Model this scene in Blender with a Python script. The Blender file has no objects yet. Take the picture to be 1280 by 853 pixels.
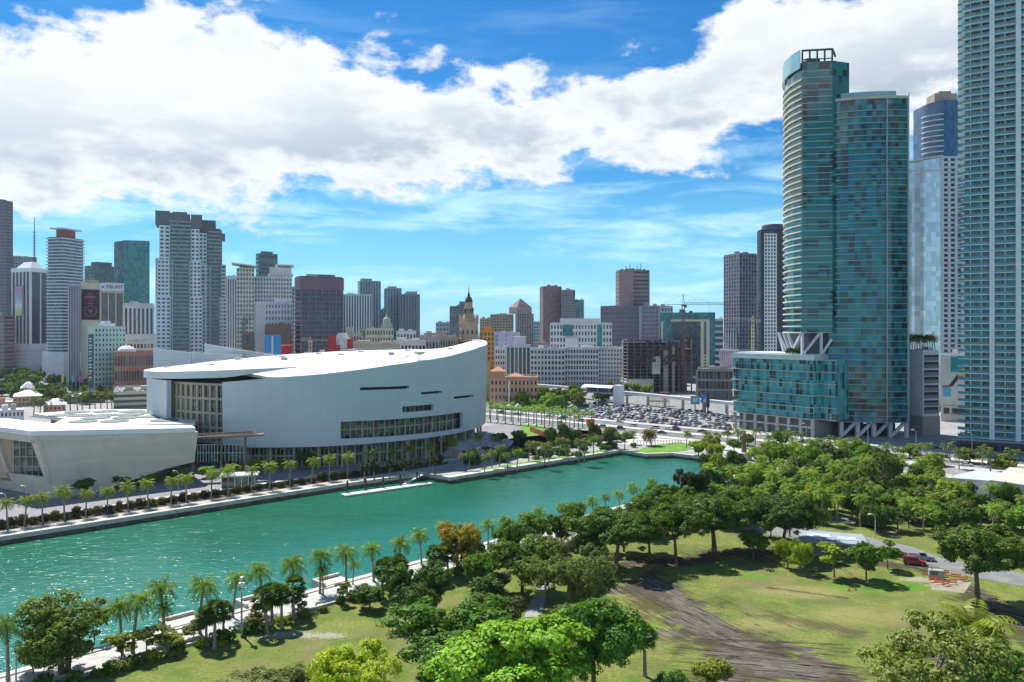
import bpy, math, random
import numpy as np
from mathutils import Vector, Matrix
from mathutils.geometry import tessellate_polygon
R=math.radians
# ------------------------------------------------------------------ camera, sky, sun
F=1004.0; CX=640.0; HY=412.0; CH=52.0
sc=bpy.context.scene
COL=sc.collection
cam=bpy.data.cameras.new('camera'); cam.sensor_width=36; cam.lens=F/1280*36; cam.shift_y=-14.5/1280
cam.clip_start=1; cam.clip_end=30000
co=bpy.data.objects.new('camera',cam); COL.objects.link(co)
co.location=(0,0,CH); co.rotation_euler=(R(90),0,0); sc.camera=co
SUN_EL=55; SUN_AZ=-37      # compass-like: angle from +Y towards +X
sl=bpy.data.lights.new('sun','SUN'); sl.energy=4.8; sl.angle=R(.5); sl.color=(1,.955,.88)
so=bpy.data.objects.new('sun',sl); COL.objects.link(so)
sd=Vector((math.sin(R(SUN_AZ))*math.cos(R(SUN_EL)),math.cos(R(SUN_AZ))*math.cos(R(SUN_EL)),math.sin(R(SUN_EL))))
so.rotation_euler=sd.to_track_quat('Z','Y').to_euler()
sc.view_settings.view_transform='Standard'; sc.view_settings.look='None'
sc.view_settings.exposure=0.65; sc.view_settings.gamma=1; sc.view_settings.use_curve_mapping=False
sc.cycles.max_bounces=6; sc.cycles.diffuse_bounces=2; sc.cycles.glossy_bounces=3; sc.cycles.transmission_bounces=3
sc.cycles.volume_bounces=0; sc.cycles.transparent_max_bounces=6
sc.cycles.use_denoising=True; sc.cycles.volume_step_rate=10
class NT:
    def __init__(s,nt): s.nt=nt; s.n=nt.nodes; s.l=nt.links
    def set(s,sock,v):
        if hasattr(v,'is_linked') : s.l.new(v,sock)
        elif v is not None:
            if isinstance(v,(tuple,list)) and len(v)==3 and sock.type=='RGBA': v=(*v,1)
            sock.default_value=v
    def node(s,t,**k):
        n=s.n.new(t)
        for a,b in k.items(): setattr(n,a,b)
        return n
    def m(s,op,a,b=None,c=None,clamp=False):
        n=s.node('ShaderNodeMath',operation=op,use_clamp=clamp); s.set(n.inputs[0],a); s.set(n.inputs[1],b)
        if c is not None: s.set(n.inputs[2],c)
        return n.outputs[0]
    def mix(s,f,a,b,bt='MIX'):
        n=s.node('ShaderNodeMix',data_type='RGBA',blend_type=bt); s.set(n.inputs[0],f); s.set(n.inputs[6],a); s.set(n.inputs[7],b)
        return n.outputs[2]
    def noise(s,vec,scale,detail=4,rough=.55,dist=0,w=None):
        n=s.node('ShaderNodeTexNoise'); 
        if vec is not None: s.set(n.inputs['Vector'],vec)
        n.inputs['Scale'].default_value=scale; n.inputs['Detail'].default_value=detail
        n.inputs['Roughness'].default_value=rough; n.inputs['Distortion'].default_value=dist
        return n.outputs['Fac']
    def ss(s,v,a,b,c=0.,d=1.):
        n=s.node('ShaderNodeMapRange',interpolation_type='SMOOTHSTEP'); s.set(n.inputs[0],v)
        for i,x in enumerate((a,b,c,d)): n.inputs[i+1].default_value=x
        return n.outputs[0]
    def xyz(s,v):
        n=s.node('ShaderNodeSeparateXYZ'); s.set(n.inputs[0],v); return n.outputs
    def comb(s,x=0.,y=0.,z=0.):
        n=s.node('ShaderNodeCombineXYZ'); s.set(n.inputs[0],x); s.set(n.inputs[1],y); s.set(n.inputs[2],z); return n.outputs[0]
    def curve(s,v,pts):
        n=s.node('ShaderNodeFloatCurve'); c=n.mapping.curves[0]
        while len(c.points)<len(pts): c.points.new(.5,.5)
        for p,(x,y) in zip(c.points,pts): p.location=(x,y); p.handle_type='AUTO'
        n.mapping.update(); s.set(n.inputs['Value'],v); return n.outputs[0]
w=bpy.data.worlds.new('World'); sc.world=w; w.use_nodes=True
q=NT(w.node_tree); q.n.clear()
out=q.node('ShaderNodeOutputWorld'); bg=q.node('ShaderNodeBackground')
sky=q.node('ShaderNodeTexSky',sky_type='NISHITA'); sky.sun_disc=False; sky.sun_elevation=R(SUN_EL); sky.sun_rotation=R(SUN_AZ)
sky.altitude=50; sky.air_density=1.0; sky.dust_density=.3; sky.ozone_density=2.5
D=q.node('ShaderNodeTexCoord').outputs['Generated']; X,Y,Z=q.xyz(D)
az=q.m('ARCTAN2',X,Y); el=q.m('ARCSINE',Z)
azn=q.m('ADD',q.m('MULTIPLY',az,1/(2*math.pi)),.5)
def A(px): return math.atan((px-CX)/F)/(2*math.pi)+.5
def E(px,py): a=math.atan((px-CX)/F); return math.atan((HY-py)/F*math.cos(a))
up=[(0,.55)]+[(A(p),E(p,y)) for p,y in ((-60,34),(30,36),(120,14),(220,0),(350,18),(470,52),(560,84),(650,84),(740,90),(800,76),(850,64),(900,25),(970,-40),(1280,-90))]+[(1,.6)]
lo=[(0,.25)]+[(A(p),E(p,y)) for p,y in ((-60,262),(100,265),(300,258),(430,236),(650,232),(760,206),(870,205),(990,192),(1130,150),(1280,130))]+[(1,.25)]
eu=q.curve(azn,up); el_=q.curve(azn,lo)
vec=q.comb(q.m('MULTIPLY',az,1.0),q.m('MULTIPLY',el,1.9),0.)
n1=q.noise(vec,8,11,.6,.1); n2=q.noise(q.comb(q.m('ADD',az,4.1),q.m('MULTIPLY',el,2.6),2.),9,8,.6)
sdist=q.m('MINIMUM',q.m('SUBTRACT',eu,el),q.m('MULTIPLY',q.m('SUBTRACT',el,el_),1.2))
dens=q.m('ADD',q.m('MULTIPLY',sdist,16.0),q.m('MULTIPLY',q.m('SUBTRACT',n1,.5),4.6))
al=q.ss(dens,-.15,.42)
# grey undersides: large soft noise, more of it low in the band
lowb=q.ss(q.m('SUBTRACT',el,el_),0.,.15,1.,0.)
n3=q.noise(q.comb(q.m('ADD',az,1.3),q.m('MULTIPLY',el,3.0),5.),5,6,.55,.2)
gr=q.m('MULTIPLY',q.ss(q.m('ADD',n3,q.m('MULTIPLY',q.m('SUBTRACT',n1,.5),.5)),.40,.60),q.m('ADD',q.m('MULTIPLY',lowb,.85),.16),clamp=True)
gr=q.m('MULTIPLY',gr,q.ss(dens,.2,1.2))
# thin high cloud below and above the band, whiter towards the horizon
ci=q.ss(q.noise(q.comb(q.m('MULTIPLY',az,1.2),q.m('MULTIPLY',el,6.5),1.),4.5,7,.6,.4),.44,.70)
ci=q.m('MULTIPLY',ci,q.ss(el,.30,.12,.12,.75))
hz=q.ss(el,.0,.24,.72,0.)
skyc=q.mix(1.,sky.outputs[0],(.16,.72,1.15,1),'MULTIPLY')
c=q.mix(hz,skyc,(4.0,9.0,11.,1)); c=q.mix(ci,c,(7.0,10.4,11.4,1))
cc=q.mix(gr,(9.3,9.6,9.9,1),(4.2,5.3,6.3,1))
c=q.mix(al,c,cc)
q.l.new(c,bg.inputs[0]); bg.inputs[1].default_value=.067
q.l.new(bg.outputs[0],out.inputs[0])
# ------------------------------------------------------------------ helpers
def G(px,py,z=0.):
    Yd=(CH-z)*F/(py-HY); return ((px-CX)/F*Yd,Yd)
def XW(px,Yd): return (px-CX)/F*Yd
def ZH(py,Yd): return CH+(HY-py)/F*Yd
def PX(x,y): return CX+x/y*F
class MB:
    def __init__(s): s.v=[]; s.f=[]; s.m=[]
    def quad(s,a,b,c,d,m=0):
        i=len(s.v); s.v+=[a,b,c,d]; s.f.append((i,i+1,i+2,i+3)); s.m.append(m)
    def box(s,x0,x1,y0,y1,z0,z1,m=0):
        i=len(s.v); s.v+=[(x0,y0,z0),(x1,y0,z0),(x1,y1,z0),(x0,y1,z0),(x0,y0,z1),(x1,y0,z1),(x1,y1,z1),(x0,y1,z1)]
        for f in ((3,2,1,0),(4,5,6,7),(0,1,5,4),(1,2,6,5),(2,3,7,6),(3,0,4,7)): s.f.append(tuple(i+k for k in f)); s.m.append(m)
        return s
    def hexa(s,b,t,m=0):
        i=len(s.v); s.v+=list(b)+list(t)
        for f in ((3,2,1,0),(4,5,6,7),(0,1,5,4),(1,2,6,5),(2,3,7,6),(3,0,4,7)): s.f.append(tuple(i+k for k in f)); s.m.append(m)
        return s
    def beam(s,a,b,w,h=None,m=0):
        a=Vector(a); b=Vector(b); d=(b-a).normalized(); h=h or w
        u=d.cross(Vector((0,0,1)))
        if u.length<.01: u=Vector((1,0,0))
        u.normalize(); v=u.cross(d)
        c=[(-1,-1),(1,-1),(1,1),(-1,1)]
        s.hexa([tuple(a+u*p*w/2+v*r*h/2) for p,r in c],[tuple(b+u*p*w/2+v*r*h/2) for p,r in c],m); return s
    def prism(s,poly,z0,z1,m=0,mt=None,scale_top=None):
        # poly counter-clockwise list of (x,y)
        n=len(poly); i=len(s.v)
        zt=z1 if callable(z1) else (lambda x,y:z1); zb=z0 if callable(z0) else (lambda x,y:z0)
        top=poly
        if scale_top is not None:
            cx=sum(p[0] for p in poly)/n; cy=sum(p[1] for p in poly)/n
            top=[(cx+(p[0]-cx)*scale_top,cy+(p[1]-cy)*scale_top) for p in poly]
        s.v+=[(x,y,zb(x,y)) for x,y in poly]+[(x,y,zt(x,y)) for x,y in top]
        for k in range(n):
            j=(k+1)%n; s.f.append((i+k,i+j,i+n+j,i+n+k)); s.m.append(m)
        tr=tessellate_polygon([[Vector((x,y,0)) for x,y in poly]])
        ar=sum(poly[k][0]*poly[(k+1)%n][1]-poly[(k+1)%n][0]*poly[k][1] for k in range(n))
        for t in tr:
            a,b,c=t; p,qq,r=poly[a],poly[b],poly[c]
            o=(qq[0]-p[0])*(r[1]-p[1])-(qq[1]-p[1])*(r[0]-p[0])
            if o<0: a,b,c=c,b,a
            s.f.append((i+n+a,i+n+b,i+n+c)); s.m.append(m if mt is None else mt)
            s.f.append((i+c,i+b,i+a)); s.m.append(m)
        return s
    def tube(s,pts,rads,n=8,m=0,cap=True):
        i0=len(s.v); pts=[Vector(p) for p in pts]
        for k,p in enumerate(pts):
            d=(pts[min(k+1,len(pts)-1)]-pts[max(k-1,0)]).normalized()
            u=d.cross(Vector((0,1,0.01))).normalized(); v=d.cross(u)
            for j in range(n):
                a=2*math.pi*j/n; s.v.append(tuple(p+(u*math.cos(a)+v*math.sin(a))*rads[k]))
        for k in range(len(pts)-1):
            for j in range(n):
                a=i0+k*n+j; b=i0+k*n+(j+1)%n; s.f.append((a,b,b+n,a+n)); s.m.append(m)
        if cap:
            s.f.append(tuple(i0+(len(pts)-1)*n+j for j in range(n))); s.m.append(m)
            s.f.append(tuple(i0+j for j in reversed(range(n)))); s.m.append(m)
        return s
    def lathe(s,prof,n=16,m=0,c=(0,0)):
        i0=len(s.v)
        for r,z in prof:
            for j in range(n):
                a=2*math.pi*j/n; s.v.append((c[0]+r*math.cos(a),c[1]+r*math.sin(a),z))
        for k in range(len(prof)-1):
            for j in range(n):
                a=i0+k*n+j; b=i0+k*n+(j+1)%n; s.f.append((a,b,b+n,a+n)); s.m.append(m)
        s.f.append(tuple(i0+(len(prof)-1)*n+j for j in range(n))); s.m.append(m)
        return s
    def mesh(s,name,mats):
        me=bpy.data.meshes.new(name); me.from_pydata(s.v,[],s.f)
        if not isinstance(mats,(list,tuple)): mats=[mats]
        for x in mats: me.materials.append(x)
        if len(mats)>1: me.polygons.foreach_set('material_index',s.m)
        me.update(); return me
    def build(s,name,mats,parent=None,smooth=False,loc=None,kind=None):
        me=s.mesh(name,mats)
        if smooth: me.polygons.foreach_set('use_smooth',[True]*len(me.polygons))
        return link(name,me,parent,loc,kind)
def link(name,me,parent=None,loc=None,kind=None,rz=None):
    o=bpy.data.objects.new(name,me); COL.objects.link(o)
    if parent is not None: o.parent=parent
    if loc is not None: o.location=loc
    if rz is not None: o.rotation_euler=(0,0,rz)
    if kind: o['kind']=kind
    return o
def tag(o,label,cat,group=None):
    o['label']=label; o['category']=cat
    if group: o['group']=group
    return o
def thing(name,label,cat,loc=(0,0,0),rz=0.,group=None):
    o=bpy.data.objects.new(name,None); COL.objects.link(o); o.location=loc; o.rotation_euler=(0,0,rz); o.empty_display_size=1
    return tag(o,label,cat,group)
def dup(root,loc,rz=0.,scale=1.,label=None,color=None,cat=None):
    r=root.copy(); COL.objects.link(r); r.location=loc; r.rotation_euler=(0,0,rz); r.scale=(scale,)*3 if not isinstance(scale,tuple) else scale
    if label: r['label']=label
    if cat: r['category']=cat
    if color: r.color=color
    for ch in KIDS[root.name]:
        c=ch.copy(); COL.objects.link(c); c.parent=r
        if color and ch.get('tint',1): c.color=color
    return r
KIDS={}
ORD='first second third fourth fifth sixth seventh eighth ninth tenth eleventh twelfth thirteenth fourteenth fifteenth sixteenth seventeenth eighteenth nineteenth'.split()
TENS={20:'twentieth',30:'thirtieth',40:'fortieth',50:'fiftieth',60:'sixtieth',70:'seventieth',80:'eightieth',90:'ninetieth'}
TN={20:'twenty',30:'thirty',40:'forty',50:'fifty',60:'sixty',70:'seventy',80:'eighty',90:'ninety'}
def od(n):
    if n<20: return ORD[n-1]
    t=n//10*10
    return TENS[t] if n==t else TN[t]+'-'+ORD[n-t-1]
# ------------------------------------------------------------------ materials
def mat(name,col,rough=.8,var=.12,scale=.3,metal=0.,spec=.5,bump=0.,detail=4):
    m=bpy.data.materials.new(name); m.use_nodes=True; q=NT(m.node_tree); b=q.n['Principled BSDF']
    b.inputs['Roughness'].default_value=rough; b.inputs['Metallic'].default_value=metal; b.inputs['Specular IOR Level'].default_value=spec
    tc=q.node('ShaderNodeTexCoord').outputs['Object']
    n=q.noise(tc,scale,detail,.6)
    lo=tuple(x*(1-var) for x in col); hi=tuple(min(1,x*(1+var)) for x in col)
    q.l.new(q.mix(q.ss(n,.3,.7),(*lo,1),(*hi,1)),b.inputs['Base Color'])
    if bump:
        bn=q.node('ShaderNodeBump'); bn.inputs['Strength'].default_value=bump; q.l.new(q.noise(tc,scale*6,3),bn.inputs['Height']); q.l.new(bn.outputs[0],b.inputs['Normal'])
    return m
def panel(name,cols,pw,ph,rough=.12,spec=.8,line=None,metal=0.,wob=0.02,off=0.,thick=.05):
    """glass or panel wall: each pane takes one of the colours at random; thin joints"""
    m=bpy.data.materials.new(name); m.use_nodes=True; q=NT(m.node_tree); b=q.n['Principled BSDF']
    b.inputs['Roughness'].default_value=rough; b.inputs['Specular IOR Level'].default_value=spec; b.inputs['Metallic'].default_value=metal
    x,y,z=q.xyz(q.node('ShaderNodeTexCoord').outputs['Object'])
    u=q.m('DIVIDE',q.m('ADD',q.m('ADD',x,q.m('MULTIPLY',y,1.03)),off),pw); v=q.m('DIVIDE',q.m('ADD',z,.01),ph)
    cell=q.comb(q.m('FLOOR',u),q.m('FLOOR',v),3.)
    wn=q.node('ShaderNodeTexWhiteNoise',noise_dimensions='3D'); q.set(wn.inputs['Vector'],cell)
    big=q.noise(q.comb(q.m('MULTIPLY',u,.23),q.m('MULTIPLY',q.m('FLOOR',v),.37),0.),1.,2)
    val=q.m('ADD',q.m('MULTIPLY',wn.outputs['Value'],.6),q.m('MULTIPLY',big,.4))
    r=q.node('ShaderNodeValToRGB'); r.color_ramp.interpolation='CONSTANT'; e=r.color_ramp.elements
    n=len(cols)
    while len(e)<n: e.new(.5)
    for i,cc in enumerate(cols): e[i].position=0 if i==0 else .2+.6*i/n; e[i].color=(*cc,1)
    q.l.new(val,r.inputs[0]); c=r.outputs[0]
    if line:
        fu=q.m('FRACT',u); fv=q.m('FRACT',v)
        mk=q.m('MAXIMUM',q.m('LESS_THAN',fu,thick/pw*1.5),q.m('LESS_THAN',fv,thick/ph*1.5))
        c=q.mix(mk,c,(*line,1))
    q.l.new(c,b.inputs['Base Color'])
    if wob:
        bn=q.node('ShaderNodeBump'); bn.inputs['Strength'].default_value=1; bn.inputs['Distance'].default_value=wob*4
        q.l.new(wn.outputs['Value'],bn.inputs['Height'])
        wv=q.m('MULTIPLY',q.m('SUBTRACT',wn.outputs['Value'],.5),wob)
        # each pane is set very slightly off true, as real ones are
        g=q.node('ShaderNodeNewGeometry'); nn=q.node('ShaderNodeVectorMath',operation='ADD')
        q.l.new(g.outputs['Normal'],nn.inputs[0]); q.set(nn.inputs[1],q.comb(wv,wv,q.m('MULTIPLY',q.m('SUBTRACT',big,.5),wob)))
        n2=q.node('ShaderNodeVectorMath',operation='NORMALIZE'); q.l.new(nn.outputs[0],n2.inputs[0]); q.l.new(n2.outputs[0],b.inputs['Normal'])
    return m
def pane_mat(name,a,b_,rough=.1,spec=.8):
    m=bpy.data.materials.new(name); m.use_nodes=True; q=NT(m.node_tree); b=q.n['Principled BSDF']
    b.inputs['Roughness'].default_value=rough; b.inputs['Specular IOR Level'].default_value=spec
    oi=q.node('ShaderNodeObjectInfo').outputs['Random']
    wn=q.node('ShaderNodeTexWhiteNoise',noise_dimensions='1D'); q.l.new(q.m('ADD',oi,q.node('ShaderNodeNewGeometry').outputs['Random Per Island']),wn.inputs['W'])
    q.l.new(q.mix(q.m('POWER',wn.outputs['Value'],2.2),(*a,1),(*b_,1)),b.inputs['Base Color'])
    return m
def tint_mat(name,rough=.35,spec=.5,coat=0.):
    m=bpy.data.materials.new(name); m.use_nodes=True; q=NT(m.node_tree); b=q.n['Principled BSDF']
    b.inputs['Roughness'].default_value=rough; b.inputs['Specular IOR Level'].default_value=spec; b.inputs['Coat Weight'].default_value=coat
    q.l.new(q.node('ShaderNodeObjectInfo').outputs['Color'],b.inputs['Base Color']); return m
MT={}
def M(name,*a,**k):
    if name not in MT: MT[name]=mat(name,*a,**k)
    return MT[name]
pane_dark=pane_mat('window_glass',(.012,.02,.03),(.10,.15,.18))
pane_teal=pane_mat('teal_window_glass',(.01,.06,.06),(.05,.22,.2))
pane_blue=pane_mat('blue_window_glass',(.015,.03,.06),(.08,.16,.25))
white=M('white_paint',(.74,.76,.78),.55,.05,.15)
concrete=M('concrete',(.42,.41,.39),.85,.15,.4)
dark=M('dark_metal',(.03,.03,.035),.5)
steel=M('painted_steel',(.45,.47,.5),.45)
roofm=M('flat_roof',(.42,.42,.42),.9,.2,.08)
roofw=M('white_roof',(.66,.67,.68),.8,.12,.08)
# ------------------------------------------------------------------ ground
near0=(-77,120.6); nd=(.6893,.7245); nn_=(.7245,-.6893)
def shore(px,off):   # a point on the park side quay, off metres inland
    u=(px-CX)/F; x0=near0[0]+nn_[0]*off; y0=near0[1]+nn_[1]*off
    t=(x0-u*y0)/(u*nd[1]-nd[0]); return (x0+nd[0]*t,y0+nd[1]*t)
far0=(-128,200.8); fd=(.72,.694); fn=(-.694,.72)
def farq(px,off):
    u=(px-CX)/F; x0=far0[0]+fn[0]*off; y0=far0[1]+fn[1]*off
    t=(x0-u*y0)/(u*fd[1]-fd[0]); return (x0+fd[0]*t,y0+fd[1]*t)
land=[(-201,-10.8),(95,303),(93.7,312.6),(67.4,336.8),(55.3,334.6),(46.8,345.7),(-22,281),(-31.8,290),(-56.6,270),(-128,200.8),(-260,73),
 (-330,150),(-700,650),(-1500,1500),(-9000,3000),(-9000,12000),(9000,12000),(9000,-400),(-260,-400)]
def groundmat():
    m=bpy.data.materials.new('city_ground'); m.use_nodes=True; q=NT(m.node_tree); b=q.n['Principled BSDF']; b.inputs['Roughness'].default_value=.9
    p=q.node('ShaderNodeNewGeometry').outputs['Position']
    a=q.noise(p,.012,5,.6); bb=q.noise(p,.15,5,.6); far=q.ss(q.xyz(p)[1],900.,1600.)
    c=q.mix(q.ss(bb,.35,.65),(.24,.24,.235,1),(.34,.335,.32,1)); g=q.mix(q.ss(bb,.3,.7),(.035,.06,.03,1),(.08,.11,.05,1))
    c=q.mix(q.m('MULTIPLY',q.ss(a,.42,.52),far),c,g)
    q.l.new(c,b.inputs['Base Color']); return m
q_=land[::-1]
o=MB().prism(q_,-6,0,0,1).build('ground',[M('quay_wall',(.10,.085,.065),.9,.5,.35,bump=.3),groundmat()]); o['kind']='structure'
def sheet(name,pts,z,m,kind='structure'):
    mb=MB(); n=len(pts); mb.v=[(x,y,z) for x,y in pts]
    for t in tessellate_polygon([[Vector((x,y,0)) for x,y in pts]]):
        a,b,c=t; p,r,s=pts[a],pts[b],pts[c]
        if (r[0]-p[0])*(s[1]-p[1])-(r[1]-p[1])*(s[0]-p[0])<0: a,c=c,a
        mb.f.append((a,b,c)); mb.m.append(0)
    return mb.build(name,m,kind=kind)
# water
def watermat():
    m=bpy.data.materials.new('water'); m.use_nodes=True; q=NT(m.node_tree); b=q.n['Principled BSDF']
    b.inputs['Roughness'].default_value=.16; b.inputs['IOR'].default_value=1.33; b.inputs['Specular IOR Level'].default_value=.5
    p=q.node('ShaderNodeNewGeometry').outputs['Position']
    a=q.noise(p,.02,4,.55,.5)
    x,y,z=q.xyz(p)
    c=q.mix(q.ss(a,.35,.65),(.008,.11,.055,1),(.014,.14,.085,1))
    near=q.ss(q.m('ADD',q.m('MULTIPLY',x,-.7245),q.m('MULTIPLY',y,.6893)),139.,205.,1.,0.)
    c=q.mix(q.m('MULTIPLY',near,.8),c,(.022,.175,.14,1))  # paler towards the park quay: sky reflection put into the water colour
    q.l.new(c,b.inputs['Base Color'])
    mp=q.node('ShaderNodeMapping'); q.l.new(p,mp.inputs[0]); mp.inputs['Rotation'].default_value=(0,0,R(20)); mp.inputs['Scale'].default_value=(.55,1.,1.)
    h=q.m('ADD',q.noise(mp.outputs[0],.9,4,.6,.6),q.m('MULTIPLY',q.noise(mp.outputs[0],.22,3,.5),1.6))
    h=q.m('ADD',h,q.m('MULTIPLY',q.noise(p,3.0,2,.5),.18))
    bn=q.node('ShaderNodeBump'); bn.inputs['Strength'].default_value=.66; bn.inputs['Distance'].default_value=.38
    q.l.new(h,bn.inputs['Height']); q.l.new(bn.outputs[0],b.inputs['Normal']); return m
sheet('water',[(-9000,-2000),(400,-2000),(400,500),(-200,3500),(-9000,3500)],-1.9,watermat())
# quay copings and promenades
pave=M('promenade_paving',(.43,.43,.41),.85,.16,.5,detail=8)
copem=M('coping_stone',(.50,.48,.43),.85,.15,.6)
def strip(name,pl,off0,off1,z0,z1,m,kind='structure'):
    def offs(d):
        r=[]
        for i,(x,y) in enumerate(pl):
            a=pl[max(i-1,0)]; c=pl[min(i+1,len(pl)-1)]
            t=Vector((c[0]-a[0],c[1]-a[1])).normalized(); nv=(-t.y,t.x)
            k=1.
            if 0<i<len(pl)-1:
                t1=Vector((x-a[0],y-a[1])).normalized(); k=1/max(.5,abs(t1.dot(t)))
            r.append((x+nv[0]*d*k,y+nv[1]*d*k))
        return r
    A_,B_=offs(off0),offs(off1); mb=MB()
    for i in range(len(pl)-1):
        a,b,c,d=A_[i],A_[i+1],B_[i+1],B_[i]
        q4=[a,b,c,d]
        if (b[0]-a[0])*(c[1]-a[1])-(b[1]-a[1])*(c[0]-a[0])<0: q4=[a,d,c,b]
        mb.hexa([(x,y,z0) for x,y in q4],[(x,y,z1) for x,y in q4])
    return mb.build(name,m,kind=kind)
farline=[(-260,73),(-128,200.8),(-56.6,270),(-31.8,290),(-22,281),(46.8,345.7),(55.3,334.6),(67.4,336.8),(93.7,312.6),(97,302)]
nearline=[(95,303),(-201,-10.8)]
strip('quay_coping',farline,-.15,1.6,-.9,.25,copem); strip('quay_coping',nearline,-.15,1.4,-.9,.25,copem)
strip('promenade',[(95,303),(-201,-10.8)],1.4,9.4,.0,.06,pave)
strip('promenade',farline[:4],1.6,7,.0,.05,M('tan_paving',(.40,.37,.32),.9,.15,.4))
plaza=M('plaza_paving',(.225,.215,.235),.9,.14,.12,detail=8)
sheet('plaza',[farq(-60,16),farq(620,16),G(800,548),G(640,525),G(560,545),(-120,360),(-200,330),(-260,250)],.05,plaza)
lightp=M('light_paving',(.46,.46,.43),.9,.14,.3,detail=8)
sheet('footpath',[farq(-60,11.5),farq(250,11.5),farq(600,11.5),farq(600,16.5),farq(250,22),farq(130,20),farq(60,14),farq(-60,22)],.10,lightp)
sheet('planting_bed',[farq(-60,7),farq(560,7),farq(560,11.5),farq(-60,11.5)],.12,M('soil',(.045,.035,.022),.95,.4,.5))
# ------------------------------------------------------------------ buildings
def solve(pl,pc,pr,Yc,th,LL=None,LR=None):
    far_left=pl is not None and pl<0
    # angles are measured from the line of sight, so 90 shows one face square on
    ref=(pr-CX)/F if pl is None else (pc-CX)/F
    th=(90 if pl is None else th)+math.degrees(math.atan(ref))
    x0=XW(pc,Yc); s,c=math.sin(R(th)),math.cos(R(th))
    if pl is not None:
        u=(pl-CX)/F; LL=(x0-u*Yc)/(c+u*s)
    if pr is not None:
        u=(pr-CX)/F; LR=(u*Yc-x0)/(s-u*c)
    if far_left: LL=min(LL,45.)
    return (x0,Yc),LL,LR,R(90-th)
PANES={}; grey_roof=M('roof_unit_grey',(.36,.37,.38),.7,.1,.3)
def facade(mb,root,L,side,z0,z1,st,wm,budget,other):
    """one wall face in building space. side 'R': along x at y=0; 'L': along y at x=0. other = full depth of the other side"""
    nf,nc=st['nf'],st['nc']; H=z1-z0; fh=H/nf; cw=L/nc; pw=st.get('pier',.35)*cw; sp=st.get('span',.4)*fh; t=st.get('t',.35)
    def bx(u0,u1,o0,o1,za,zb,m=0):
        if side=='R': mb.box(u0,u1,-o1,-o0,za,zb,m)
        else: mb.box(-o1,-o0,u0,u1,za,zb,m)
    if st.get('piers',True):
        for k in range(nc+1):
            u=k*cw; a=max(0.,u-pw/2); b=min(L,u+pw/2)
            if k==0: a=-t if side=='R' else 0.
            bx(a,b,0,t,z0,z1)
    if st.get('spans',True):
        for k in range(nf+1):
            z=z0+k*fh; tt=t-.06 if st.get('piers',True) else t
            bx(0,L,0,tt,max(z0,z-sp/2),min(z1,z+sp/2))
    skip=st.get('skip')
    gw,gh=cw-pw,fh-sp
    size=gw/root['yd']*F
    for r in range(nf-1,-1,-1):
        for k in range(nc):
            if skip and skip(k,r): continue
            u=(k+.5)*cw; z=z0+(r+.5)*fh
            budget['list'].append((side,u,z,gw,gh,size))
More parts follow.
